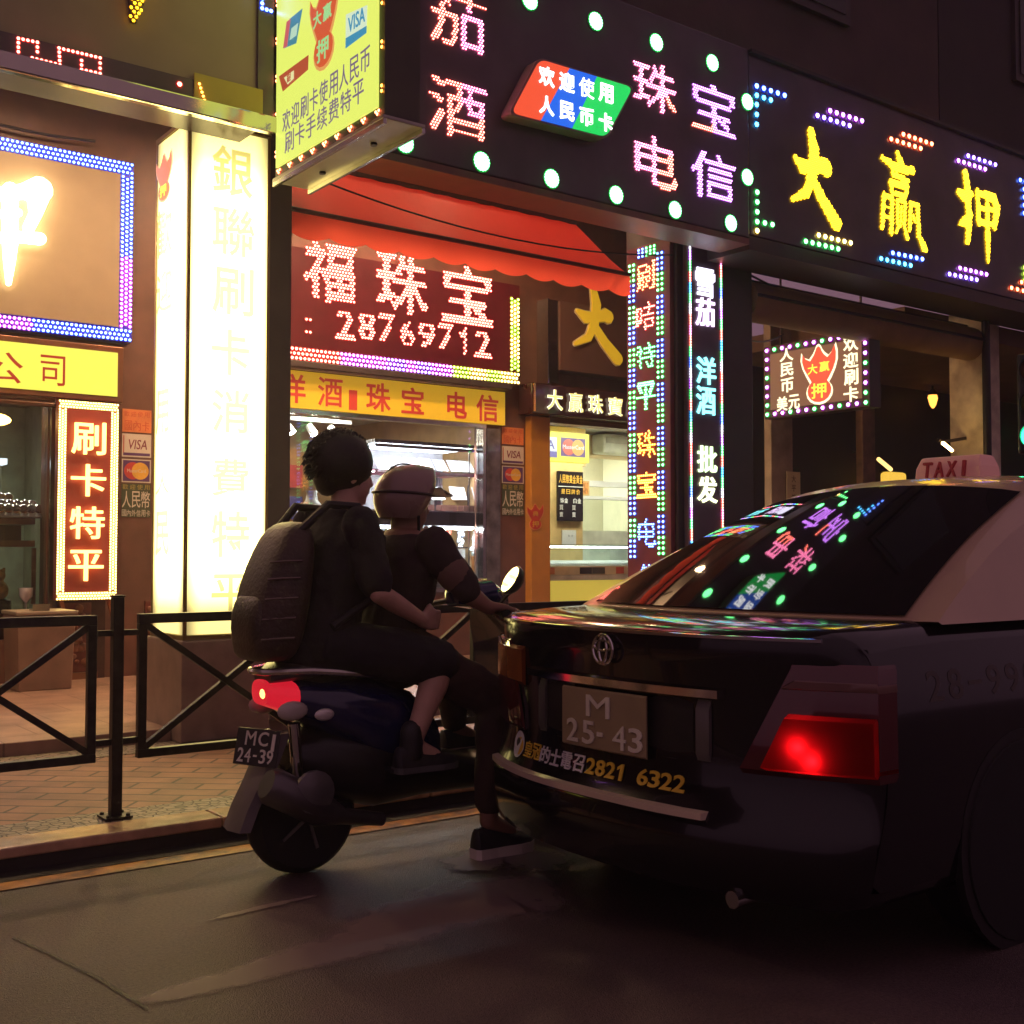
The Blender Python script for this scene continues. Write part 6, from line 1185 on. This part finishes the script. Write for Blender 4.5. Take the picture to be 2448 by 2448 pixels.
# wheels, mirrors, front lamps
for t in (.98, 3.55):
    for sd in (-1, 1):
        c = Vector((TX + t, TY + sd * .76, .305)); w = MB(); w.lathe([(.2, -.09), (.295, -.09), (.305, -.06), (.305, .06), (.295, .088), (.2, .09)], c, (0, sd, 0), 32); wo = w.build("wheel", M_RUB, tx, smooth=True)
        MB().lathe([(.2, .075), (.19, .088), (.05, .07), (.001, .075)], c, (0, sd, 0), 24).build("rim", mat("alloy", (.4, .4, .4), .3, .9), wo, smooth=True)
        MB().lathe([(.001, .055), (.33, .055), (.33, .082), (.2, .082)], c, (0, sd, 0), 32).build("arch", M_PLAS, tx)
for sd in (-1, 1):
    p = Vector((TX + 2.75, TY + sd * .96, 1.02)); mo = MB().ell(p, (.06, .10, .065), 14, 8).build("side_mirror", M_PAINT, tx, smooth=True); MB().box(p.x - .064, p.x - .056, p.y - .07, p.y + .07, p.z - .045, p.z + .045).build("mirror_glass", M_CHROME, mo, bev=.01); MB().bar((p.x, TY + sd * .78, .98), p, .05, .03).build("mirror_arm", M_PAINT, tx)
    MB().box(TX + 4.36, TX + 4.40, TY + sd * .62 - .16, TY + sd * .62 + .16, .60, .74).build("headlight", mat("headlight_glass", (.5, .5, .5), .1), tx, bev=.012)
MB().tube([TW(.02, -.5, .2), TW(.3, -.5, .21)], .025, 12).build("exhaust_pipe", M_CHROME, tx, smooth=True)
# roof sign
rx, ry, rz = TX + 2.02, TY + .02, 1.478
rs = MB(); rs.loft([[(rx + dx * a, ry + dy * b_, rz - .02 + z) for dx, dy in ((-1, -1), (1, -1), (1, 1), (-1, 1))] for a, b_, z in ((.075, .155, 0), (.07, .15, .06), (.05, .137, .105), (.03, .122, .109))]); ro = rs.build("roof_sign", emis("roof_sign_pink", (.62, .20, .18), .10, (.75, .45, .40)), tx, bev=.008)
fT_ = Fr((rx - .082, ry, rz), (0, -1, 0), (.18, 0, .98), (-.98, 0, .18)); k = MB()
for i, ch in enumerate("TAXI"):
    c = -.085 + i * .056; w = .042 if ch != 'I' else .013; put(k, fT_, ch, (c - w / 2, .0, c + w / 2, .065), .0, .012, None, .012)
k.build("lettering", mat("taxi_red", (.45, .03, .06), .5), ro)
MB().box(rx - .06, rx + .06, ry - .17, ry + .17, rz - .045, rz - .0205).build("sign_foot", M_PLAS, tx)

# ================================================================== SCOOTER
SX, SY = 1.94, 3.92
sc = thing("scooter", "dark blue motor scooter with red tail lamp and grey rear mudguard", "scooter", (SX + .6, SY, 0))
def SP(x, y, z): return Vector((SX + x, SY + y, z))
def se(x, z, wy, hz, n=20, pw=2.6):
    out = []
    for i in range(n):
        a = 2 * math.pi * i / n; c, s_ = math.cos(a), math.sin(a); out.append(SP(x, wy * math.copysign(abs(c) ** (2 / pw), c), z + hz * math.copysign(abs(s_) ** (2 / pw), s_)))
    return out
M_BLUE = mat("scooter_blue", (.008, .012, .075), .16, var=.15, coat=.8); M_SK = mat("scooter_black", (.014, .013, .014), .35, var=.2); M_GREY = mat("mudguard_grey", (.15, .13, .125), .5, var=.12, scale=10)
MB().loft([se(-.10, .655, .05, .035), se(-.07, .65, .095, .05), se(0, .63, .124, .08), se(.15, .59, .155, .125), se(.32, .53, .165, .16), se(.46, .47, .155, .17), se(.56, .41, .13, .13)]).build("tail_body", M_BLUE, sc, smooth=True)
MB().loft([se(-.05, .43, .09, .05), se(.08, .40, .13, .13), se(.3, .36, .15, .15), se(.5, .33, .15, .10), se(.75, .30, .17, .065), se(.98, .31, .17, .06), se(1.02, .33, .14, .05)]).build("engine_cover", M_SK, sc, smooth=True)
MB().loft([se(-.12, .715, .07, .02), se(-.06, .735, .12, .035), se(.1, .75, .135, .04), se(.3, .725, .13, .042), se(.5, .71, .12, .05), se(.62, .70, .09, .04), se(.65, .69, .05, .02)]).build("seat", mat("seat_vinyl", (.045, .04, .04), .35, var=.2), sc, smooth=True)
MB().tube([SP(.5, -.14, .72), SP(.25, -.165, .72), SP(.0, -.15, .745), SP(-.14, -.06, .74), SP(-.16, 0, .742), SP(-.14, .06, .74), SP(0, .15, .745), SP(.25, .165, .72)], .013, 8).build("grab_rail", mat("rail_silver", (.55, .52, .45), .25, .8), sc, smooth=True)
MB().loft([se(.93, .33, .17, .05), se(.99, .45, .20, .06), se(1.02, .62, .22, .06), se(1.0, .80, .20, .06), se(.95, .92, .13, .05)][:0] or [[SP(x + dx, y, z) for dx, y in ((0, -w), (.05, -w * .8), (.11, 0), (.05, w * .8), (0, w), (.03, 0))] for x, z, w in ((.92, .36, .18), (.97, .5, .21), (.97, .7, .22), (.92, .86, .19), (.86, .96, .11))]).build("leg_shield", M_BLUE, sc, smooth=True)
MB().loft([se(.70, .98, .05, .03), se(.74, 1.0, .12, .055), se(.82, 1.0, .15, .065), se(.9, .97, .11, .05), se(.94, .95, .04, .02)]).build("headset", M_BLUE, sc, smooth=True)
MB().tube([SP(.72, -.34, .93), SP(.74, -.24, .95), SP(.80, -.08, .98), SP(.80, .08, .98), SP(.74, .24, .95), SP(.72, .34, .93)], .013, 10).build("handlebar", M_SK, sc, smooth=True)
for s_ in (-1, 1):
    MB().tube([SP(.72, s_ * .345, .93), SP(.737, s_ * .25, .949)], .019, 10).build("grip", M_RUB, sc, smooth=True); MB().tube([SP(.79, s_ * .20, .965), SP(.80, s_ * .30, .945), SP(.79, s_ * .36, .93)], .006, 6).build("brake_lever", M_CHROME, sc, smooth=True)
    p = SP(.775, s_ * .31, 1.055); nv = Vector((-.84, .20, .50)).normalized() if s_ < 0 else Vector((-.95, -.28, .1)).normalized()
    mo = MB().lathe([(.001, -.028), (.035, -.024), (.058, -.004), (.062, .012), (.058, .016)], p, nv, 24).build("mirror", M_SK, sc, smooth=True)
    MB().lathe([(.001, .0175), (.054, .0175), (.056, .0165)], p, nv, 24).build("mirror_glass", mat("mirror_face", (.85, .85, .82), .03, 1., var=.02), mo)
    MB().tube([SP(.75, s_ * .24, .955), SP(.77, s_ * .29, 1.01), p], .007, 6).build("mirror_stem", M_SK, sc, smooth=True)
# rear lamp, plate, mudguard
tl = MB().loft([se(-.135, .672, .05, .03), se(-.13, .665, .07, .045), se(-.07, .655, .105, .058), se(-.03, .65, .122, .055)]).build("tail_lamp", emis("scooter_tail_red", (1., .02, .045), .42, (.5, .01, .02)), sc, smooth=True)
MB().ell(SP(-.128, -.03, .662), (.012, .028, .022), 10, 6).build("bulb", emis("bulb_hot", (1., .45, .12), 3.), tl, smooth=True)
for s_ in (-1, 1): MB().ell(SP(-.06, s_ * .12, .605), (.06, .02, .035), 12, 8).build("indicator", mat("indicator_clear", (.55, .5, .42), .12, var=.2), sc, smooth=True)
pf = Fr(SP(-.155, -.03, .475), (.40, -.9165, 0), (.20, .087, .976), (-.894, -.39, .218)); po = MB().fbox(pf, -.10, -.065, .10, .065, -.004, 0).build("number_plate", mat("plate_dark", (.03, .028, .025), .4), sc, bev=.004)
k = MB(); put(k, pf, "M", (-.055, .005, -.008, .055), .0005, .003, None, .012); put(k, pf, "C", (.005, .005, .05, .055), .0005, .003, None, .012)
for i, ch in enumerate("24-39"): c = -.068 + i * .034; put(k, pf, ch, (c - .014, -.055, c + .014, -.006) if ch != '-' else (c - .008, -.034, c + .008, -.027), .0005, .003, None, .012)
put(k, pf, "I", (.068, -.01, .082, .05), .0005, .003, None, .03); k.build("lettering", mat("plate_cream", (.92, .88, .74), .4), po)
pts = [(-.08, .52), (-.115, .44), (-.155, .35), (-.20, .265), (-.23, .19)]
rings = [[SP(x + dx, y, z) for y, dx in ((-.085, .03), (-.07, -.005), (0, -.02), (.07, -.005), (.085, .03), (.07, .02), (0, .005), (-.07, .02))] for x, z in pts]
MB().loft(rings).build("rear_mudguard", M_GREY, sc, smooth=True)
def wheel(x, R_, nm, w=.055):
    c = SP(x, 0, R_); wo = MB().lathe([(R_ * .62, -w), (R_ * .86, -w * 1.05), (R_ * .97, -w * .6), (R_, 0), (R_ * .97, w * .6), (R_ * .86, w * 1.05), (R_ * .62, w)], c, (0, 1, 0), 40).build(nm, M_RUB, sc, smooth=True)
    MB().lathe([(.02, -w * .8), (R_ * .3, -w * .6), (R_ * .6, -w * .9), (R_ * .64, 0), (R_ * .6, w * .9), (R_ * .3, w * .6), (.02, w * .8)], c, (0, 1, 0), 24).build("rim", mat("rim_grey", (.28, .26, .25), .35, .8, var=.15), wo, smooth=True)
    k = MB()
    for i in range(5): a = i * 1.2566; k.bar(c + Vector((0, -w * .85, 0)), c + Vector((math.cos(a) * R_ * .58, -w * .85, math.sin(a) * R_ * .58)), .03, .012)
    k.build("spokes", mat("rim_grey", (.28, .26, .25), .35, .8), wo); return wo
wheel(.035, .21, "rear_wheel"); wheel(1.17, .215, "front_wheel", .048)
MB().loft([[SP(1.17 + .25 * math.cos(a) * k_, y, .215 + .25 * math.sin(a) * k_) for y, k_ in ((-.07, .93), (-.05, 1.02), (0, 1.05), (.05, 1.02), (.07, .93), (0, .98))] for a in [rad(d) for d in (10, 40, 70, 100, 130, 160)]]).build("front_mudguard", M_BLUE, sc, smooth=True)
for s_ in (-1, 1): MB().tube([SP(1.17, s_ * .085, .215), SP(1.05, s_ * .075, .5), SP(.98, s_ * .03, .7)], .02, 8).build("fork", M_SK, sc, smooth=True)
ex = MB().tube([SP(.30, -.13, .18), SP(.12, -.16, .22), SP(.02, -.165, .26), SP(-.16, -.165, .36), SP(-.18, -.165, .37)], [.025, .03, .062, .066, .05], 14).build("exhaust", mat("exhaust_steel", (.13, .12, .12), .35, .7, var=.2), sc, smooth=True)
MB().lathe([(.028, 0), (.075, .01), (.075, .03), (.03, .04)], SP(-.02, -.19, .33), (0, -1, 0), 18).build("exhaust_shield", mat("shield_grey", (.20, .19, .19), .3, .6), sc, smooth=True)
MB().tube([SP(.05, .12, .30), SP(-.0, .09, .225)], .03, 10).build("swing_arm", M_SK, sc, smooth=True); MB().tube([SP(-.05, -.11, .56), SP(-.02, -.10, .27)], .022, 10).build("shock_absorber", M_CHROME, sc, smooth=True)
for s_ in (-1, 1): MB().box(SX + .30, SX + .42, SY + s_ * .17 - .04, SY + s_ * .17 + .04, .355, .375).build("footrest", M_RUB, sc, bev=.005)
MB().lathe([(.001, .03), (.06, .03), (.065, 0)], SP(.96, 0, .86), (1, 0, .1), 18).build("headlight", mat("headlight_glass", (.5, .5, .5), .1), sc, smooth=True)
MB().ell(SP(.056, -.139, .585), (.04, .012, .022), 14, 8).build("badge", mat("badge_silver", (.85, .82, .74), .3, .3), sc, smooth=True)

# ================================================================== RIDERS
M_SKIN = mat("skin", (.64, .40, .28), .55, var=.10, scale=12); M_SKIN2 = mat("skin_tan", (.30, .16, .10), .55, var=.1, scale=12)
def limb(mb, pts, r): mb.tube(pts, r, 14, None, True)
def hand(mb, wrist, fwd, side_, up, grip=.021, L=.18, thumb=1):
    """Palm and five fingers curled round a bar: fwd along the forearm, side_ along the knuckles."""
    w, f, s_, u = Vector(wrist), Vector(fwd).normalized(), Vector(side_).normalized(), Vector(up).normalized(); c = w + f * .045
    rings = [[w + f * d + s_ * (a * wd) + u * (b_ * th) for a, b_ in ((-1, -.6), (-.5, -1), (.5, -1), (1, -.6), (1, .6), (.5, 1), (-.5, 1), (-1, .6))] for d, wd, th in ((-.01, .027, .02), (.03, .036, .017), (.07, .041, .015), (.085, .040, .013))]
    mb.loft(rings)
    for i, ln in enumerate((.92, 1.0, .95, .78)):
        o = w + f * .083 + s_ * (.030 - .020 * i) * thumb; a = .034 * ln; p = [o, o + f * a + u * -.004, o + f * (a + .010) - u * (.028 * ln), o + f * (a - .012) - u * (.046 * ln), o + f * (a - .034) - u * (.046 * ln)]
        mb.tube(p, [.0095, .0092, .0088, .0082, .007], 8, None, True)
    o = w + f * .03 + s_ * (.034 * thumb); mb.tube([o, o + f * .022 + s_ * .018 * thumb - u * .010, o + f * .045 + s_ * .014 * thumb - u * .026, o + f * .052 - u * .036], [.013, .0115, .010, .008], 8, None, True)
def head(mb, c, fwd, k=1.):
    c = Vector(c); f = Vector(fwd).normalized(); s_ = f.cross(Vector((0, 0, 1))).normalized(); u = s_.cross(f).normalized(); M = Matrix((f, s_, u)).transposed()
    P = lambda a, b_, d: c + M @ Vector((a * k, b_ * k, d * k))
    mb.ell(P(-.012, 0, .03), (.095 * k, .075 * k, .098 * k), 18, 12, None, M); mb.ell(P(.022, 0, -.045), (.066 * k, .058 * k, .072 * k), 14, 9, None, M); mb.ell(P(.052, 0, -.098), (.026 * k, .026 * k, .018 * k), 10, 6, None, M)
    mb.tube([P(.078, 0, .018), P(.090, 0, -.018), P(.094, 0, -.032)], [.007 * k, .009 * k, .011 * k], 8, None, True); mb.tube([P(.072, -.03, .028), P(.082, 0, .03), P(.072, .03, .028)], .011 * k, 8, None, True)
    mb.tube([P(.070, -.022, -.066), P(.080, 0, -.064), P(.070, .022, -.066)], .008 * k, 8, None, True)
    for b_ in (-1, 1): mb.ell(P(-.012, b_ * .077, -.012), (.022 * k, .009 * k, .032 * k), 10, 7, None, M)
    return P
def face(P, par, k=1.):
    e = MB()
    for b_ in (-1, 1): e.ell(P(.071, b_ * .031, .004), (.010, .012, .007), 8, 6)
    e.build("eyes", mat("eye_dark", (.05, .035, .03), .2), par, smooth=True)
def shoe(mb, heel, toe, w=.042, h=.055):
    a, b_ = Vector(heel), Vector(toe); d = (b_ - a); s_ = d.cross(Vector((0, 0, 1))).normalized(); u = s_.cross(d).normalized(); rings = []
    for t, ww, hh in ((-.04, .5, .9), (.0, .85, 1.35), (.2, .95, 1.45), (.45, .95, 1.15), (.7, 1.1, .8), (.9, .95, .6), (1.0, .5, .4)):
        c = a + d * t; rings.append([c + s_ * (w * ww * math.cos(q)) + u * (h * hh * (max(0, math.sin(q)) - .02 * (math.sin(q) < 0))) for q in [2 * math.pi * i / 14 for i in range(14)]])
    mb.loft(rings)
def sole(mb, heel, toe, w=.045, th=.022):
    a, b_ = Vector(heel), Vector(toe); d = b_ - a; s_ = d.cross(Vector((0, 0, 1))).normalized(); u = s_.cross(d).normalized(); rings = []
    for z in (-th, 0): rings.append([a + d * t + s_ * (w * ww * sg_) + u * z for t, ww, sg_ in ((-.05, .5, -1), (0, .9, -1), (.3, .85, -1), (.7, 1.1, -1), (.92, .9, -1), (1.03, .4, -1), (1.03, .4, 1), (.92, .9, 1), (.7, 1.1, 1), (.3, .85, 1), (0, .9, 1), (-.05, .5, 1))])
    mb.loft(rings)
def torso(mb, hip, chest, neck, wy_h, wy_c, dx, grow=0.):
    hip, chest, neck = Vector(hip), Vector(chest), Vector(neck); rings = []
    for p, wy, wx in ((hip + Vector((0, 0, -.06)), wy_h * .92, dx * .95), (hip, wy_h, dx * 1.05), (hip.lerp(chest, .35), wy_h * .93, dx), (hip.lerp(chest, .7), wy_c * .95, dx * 1.05), (chest, wy_c, dx), (chest.lerp(neck, .5), wy_c * .82, dx * .85), (neck, .075, .07)):
        rings.append([p + Vector(((wx + grow) * math.cos(a), (wy + grow) * math.sin(a), 0)) for a in [2 * math.pi * i / 20 for i in range(20)]])
    mb.loft(rings)
# ---- passenger (behind)
hip, chest, neck = SP(.10, 0, .83), SP(.175, 0, 1.20), SP(.20, 0, 1.345); Hc = SP(.225, 0, 1.462)
shR, shL = SP(.165, -.195, 1.27), SP(.165, .195, 1.27); elR, elL = SP(.20, -.275, 1.02), SP(.20, .275, 1.02); wrR, wrL = SP(.43, -.195, .915), SP(.43, .195, .915)
knR, knL = SP(.515, -.205, .755), SP(.515, .21, .755); anR, anL = SP(.375, -.215, .455), SP(.375, .215, .455)
pb = MB(); torso(pb, hip, chest, neck, .155, .165, .10); limb(pb, [neck - Vector((0, 0, .05)), Hc - Vector((.01, 0, .05))], [.058, .052]); P = head(pb, Hc, (1, -.12, -.05))
for a, b_, c in ((shR, elR, wrR), (shL, elL, wrL)): limb(pb, [a, a.lerp(b_, .5), b_], [.052, .046, .038]); limb(pb, [b_, b_.lerp(c, .35), c], [.038, .037, .026])
hand(pb, wrR, (.9, .35, -.05), (0.1, 0, 1), (0, -1, 0), thumb=1); hand(pb, wrL, (.9, -.35, -.05), (0.1, 0, 1), (0, 1, 0), thumb=1)
for s_, k_, a_ in ((-1, knR, anR), (1, knL, anL)): h_ = SP(.12, s_ * .10, .82); limb(pb, [h_, h_.lerp(k_, .5), k_], [.085, .078, .056]); limb(pb, [k_, k_.lerp(a_, .3), k_.lerp(a_, .6), a_], [.054, .056, .044, .034]); limb(pb, [a_, a_ + Vector((.10, 0, -.05))], [.035, .03])
pa = pb.build("person", M_SKIN, None, loc=(SX + .1, SY, .75), remesh=.007, soft=3)
tag(pa, "pillion passenger in dark t-shirt and shorts with thick dark hair and backpack", "person"); face(P, pa)
k = MB(); torso(k, hip, chest, neck - Vector((0, 0, .02)), .165, .185, .115, .022)
for a, b_ in ((shR, elR), (shL, elL)): limb(k, [a, a.lerp(b_, .45), a.lerp(b_, .86)], [.07, .064, .062])
k.build("t_shirt", mat("shirt_black", (.022, .018, .018), .85, var=.25, scale=9, bump=.2), pa, remesh=.010, soft=4, folds=.030)
k = MB(); limb(k, [hip + Vector((-.02, 0, -.02)), hip + Vector((.05, 0, -.03))], [.155, .14])
for s_, k_ in ((-1, knR), (1, knL)): h_ = SP(.12, s_ * .10, .825); limb(k, [h_, h_.lerp(k_, .5), h_.lerp(k_, .97)], [.108, .100, .082])
k.build("shorts", mat("shorts_black", (.02, .017, .02), .9, var=.2, scale=9), pa, remesh=.010, soft=4, folds=.026)
k = MB(); k.ell(P(-.035, 0, .045), (.128, .112, .118), 18, 12); rr_ = random.Random(3)
for i in range(1100):
    a, b_ = rr_.uniform(0, 6.28), rr_.uniform(-.6, 1.5); d = Vector((math.cos(a) * math.cos(b_), math.sin(a) * math.cos(b_), math.sin(b_)))
    if d.x > .55 and d.z < .55: continue
    c = P(-.035 + d.x * .122, d.y * .107, .045 + d.z * .112); g_ = rr_.uniform(.6, 1.5); k.tube([c, c + Vector((d.x * .014, d.y * .014, d.z * .012)) * g_, c + Vector((d.x * .014 - .009, d.y * .014 + rr_.uniform(-.008, .008), d.z * .012 - .012)) * g_], [.005, .004, .001], 4)
k.ell(P(-.085, 0, -.015), (.05, .07, .075), 12, 8); k.build("hair", mat("hair_black", (.012, .008, .007), .5, var=.4, scale=60), pa, smooth=True)
for s_, a_ in ((-1, anR), (1, anL)):
    k = MB(); k2 = MB(); he = a_ + Vector((-.06, 0, -.075)); shoe(k, he, he + Vector((.25, 0, .0))); sole(k2, he, he + Vector((.25, 0, 0))); limb(k, [a_ + Vector((0, 0, .05)), a_ + Vector((0, 0, -.03))], [.042, .045])
    so = k.build("shoe", mat("shoe_black", (.025, .024, .026), .5, var=.3, scale=20), pa, smooth=True); k2.build("sole", mat("sole_grey", (.10, .10, .10), .6), so)
# backpack
bp_ = thing("backpack", "bulging dark brown backpack with shiny zips worn by the passenger", "backpack", SP(-.08, 0, .72))
def bring(cx, cz, dx, wy): return [SP(cx + dx * math.copysign(abs(math.cos(a)) ** .7, math.cos(a)), wy * math.copysign(abs(math.sin(a)) ** .7, math.sin(a)), cz) for a in [2 * math.pi * i / 22 for i in range(22)]]
MB().loft([bring(-.12, .775, .05, .10), bring(-.115, .79, .09, .155), bring(-.10, .90, .11, .17), bring(-.075, 1.05, .105, .17), bring(-.04, 1.18, .085, .155), bring(-.02, 1.26, .06, .12), bring(-.01, 1.28, .02, .06)]).build("bag", mat("nylon_brown", (.055, .032, .024), .5, var=.3, scale=7, bump=.35), bp_, smooth=True, sub=1)
MB().loft([bring(-.15, .80, .03, .09), bring(-.165, .83, .045, .125), bring(-.165, .95, .05, .13), bring(-.15, 1.02, .035, .11), bring(-.14, 1.03, .01, .07)]).build("front_pocket", mat("nylon_brown2", (.045, .027, .021), .4, var=.3, scale=8, bump=.35), bp_, smooth=True, sub=1)
for s_ in (-1, 1): MB().tube([SP(-.03, s_ * .10, 1.24), SP(.07, s_ * .13, 1.34), SP(.19, s_ * .135, 1.335), SP(.29, s_ * .14, 1.22), SP(.27, s_ * .17, 1.02), SP(.06, s_ * .185, .90)], .016, 8).build("strap", mat("strap_black", (.02, .017, .016), .6), bp_, smooth=True)
k = MB()
for i, z in enumerate((.86, .93, 1.0, 1.07, 1.13)): k.tube([SP(-.185 + .14 * max(0, z - .9) + .0, -.125, z), SP(-.15 + .14 * max(0, z - .9), -.155, z + .004), SP(-.08 + .12 * max(0, z - .9), -.172, z + .006)], .005, 6)
k.build("zips", mat("zip_silver", (.16, .12, .10), .3, .6), bp_, smooth=True)
# ---- rider (front)
hip, chest, neck = SP(.40, 0, .80), SP(.475, 0, 1.12), SP(.465, -.01, 1.255); Hc = SP(.475, -.015, 1.365)
shR, shL = SP(.49, -.19, 1.19), SP(.47, .19, 1.19); elR, elL = SP(.575, -.285, 1.015), SP(.56, .29, 1.0); wrR, wrL = SP(.665, -.30, .955), SP(.665, .30, .955)
knR, knL = SP(.74, -.24, .60), SP(.80, .17, .66); anR, anL = SP(.70, -.25, .14), SP(.80, .13, .44)
db = MB(); torso(db, hip, chest, neck, .15, .17, .105); limb(db, [neck - Vector((0, 0, .05)), Hc - Vector((.01, 0, .05))], [.058, .052]); P = head(db, Hc, (1, -.05, -.06))
for a, b_, c in ((shR, elR, wrR), (shL, elL, wrL)): limb(db, [a, a.lerp(b_, .5), b_], [.052, .046, .038]); limb(db, [b_, b_.lerp(c, .4), c], [.039, .037, .027])
hand(db, wrR + Vector((-.01, 0, .01)), (.95, 0, -.12), (0, 1, 0), (.12, 0, .95), thumb=1); hand(db, wrL + Vector((-.01, 0, .01)), (.95, 0, -.12), (0, 1, 0), (.12, 0, .95), thumb=-1)
for s_, k_, a_ in ((-1, knR, anR), (1, knL, anL)): h_ = SP(.42, s_ * .10, .79); limb(db, [h_, h_.lerp(k_, .5), k_], [.085, .078, .056]); limb(db, [k_, k_.lerp(a_, .35), a_], [.054, .053, .035]); limb(db, [a_, a_ + Vector((.10, 0, -.05))], [.035, .03])
dv = db.build("person", M_SKIN2, None, loc=(SX + .4, SY, .75), remesh=.007, soft=3)
tag(dv, "scooter rider in front wearing a pale peaked helmet, foot down on the road", "person"); face(P, dv)
k = MB(); torso(k, hip, chest, neck - Vector((0, 0, .02)), .15, .17, .105, .018)
for a, b_ in ((shR, elR), (shL, elL)): limb(k, [a, a.lerp(b_, .5), a.lerp(b_, .95)], [.072, .064, .058])
k.build("t_shirt", mat("shirt_umber", (.045, .028, .024), .85, var=.25, scale=9, bump=.2), dv, remesh=.010, soft=4, folds=.030)
k = MB(); limb(k, [shR.lerp(elR, .52), shR.lerp(elR, .66)], [.0665, .0645]); k.build("sleeve_band", mat("band_tan", (.20, .12, .085), .8), dv, smooth=True)
k = MB(); limb(k, [hip + Vector((-.02, 0, -.02)), hip + Vector((.05, 0, -.03))], [.15, .135])
for s_, k_, a_ in ((-1, knR, anR), (1, knL, anL)): h_ = SP(.42, s_ * .10, .795); limb(k, [h_, h_.lerp(k_, .5), k_], [.105, .095, .076]); limb(k, [k_, k_.lerp(a_, .5), k_.lerp(a_, .85)], [.074, .066, .056])
k.build("trousers", mat("trousers_brown", (.050, .028, .022), .9, var=.25, scale=9), dv, remesh=.010, soft=4, folds=.026)
for he, th in ((Vector((anR.x - .06, anR.y, .045)), .040), (anL + Vector((-.06, 0, -.075)), .022)):
    k = MB(); k2 = MB(); shoe(k, he, he + Vector((.26, 0, 0))); sole(k2, he, he + Vector((.26, 0, 0)), .047, th)
    so = k.build("shoe", mat("shoe_black", (.025, .024, .026), .5), dv, smooth=True); k2.build("sole", mat("sole_white", (.75, .68, .56), .5), so)
hm = thing("helmet", "pale brown open helmet with a dark peak on the front rider", "helmet", Hc + Vector((0, 0, .1)))
k = MB(); rings = []
for i in range(12):
    f = i / 11; z = -.07 + .21 * f; r = math.sqrt(max(.0004, 1 - ((z - .01) / .132) ** 2)) if z > .01 else 1 - .5 * ((.01 - z) / .12) ** 2; rings.append([P(-.012 + .124 * r * math.cos(a), .108 * r * math.sin(a), z + (.085 * max(0, math.cos(a)) ** 1.5 if z < .06 else .085 * max(0, math.cos(a)) ** 1.5 * max(0, (.15 - z) / .09))) for a in [2 * math.pi * j / 28 for j in range(28)]])
k.loft(rings, None, False); k.add(rings[-1], [list(range(28))]); k.build("shell", mat("helmet_shell", (.30, .20, .16), .28, var=.1, coat=.5), hm, smooth=True)
pk_ = []
for f in (0, .5, 1): pk_.append([P(.092 + .10 * f * math.cos(a * .9), .105 * math.sin(a) * (1 - .12 * f), .055 - .02 * f) for a in [rad(d) for d in range(-80, 81, 16)]])
pk2 = [[p + Vector((0, 0, .006)) for p in r] for r in pk_]; k = MB(); k.loft(pk_, None, False, False); k.loft(pk2, None, False, False); k.loft([pk_[-1], pk2[-1]], None, False, False); k.build("peak", mat("peak_black", (.015, .013, .014), .35), hm, smooth=True)
k = MB(); k.tube([P(.03, -.112, .06), P(-.02, -.121, .075), P(-.06, -.115, .06)], .012, 8); k.tube([P(-.012 + .1265 * math.cos(a), .1105 * math.sin(a), .028) for a in [rad(d) for d in range(50, 311, 13)]], .006, 6); k.tube([P(-.012 + .112 * math.cos(a), 0, .02 + .128 * math.sin(a)) for a in [rad(d) for d in range(15, 175, 12)]], .005, 6); k.build("vent", mat("vent_dark", (.05, .03, .025), .5), hm, smooth=True)
MB().tube([P(.0, -.10, -.06), P(.03, -.055, -.12), P(.035, 0, -.132), P(.03, .055, -.12), P(0, .10, -.06)], .006, 6).build("chin_strap", M_RUB, hm, smooth=True)
# a black umbrella held folded, behind the rider's arm
if _to.name in COL.objects: COL.objects.unlink(_to)
bpy.data.objects.remove(_to)
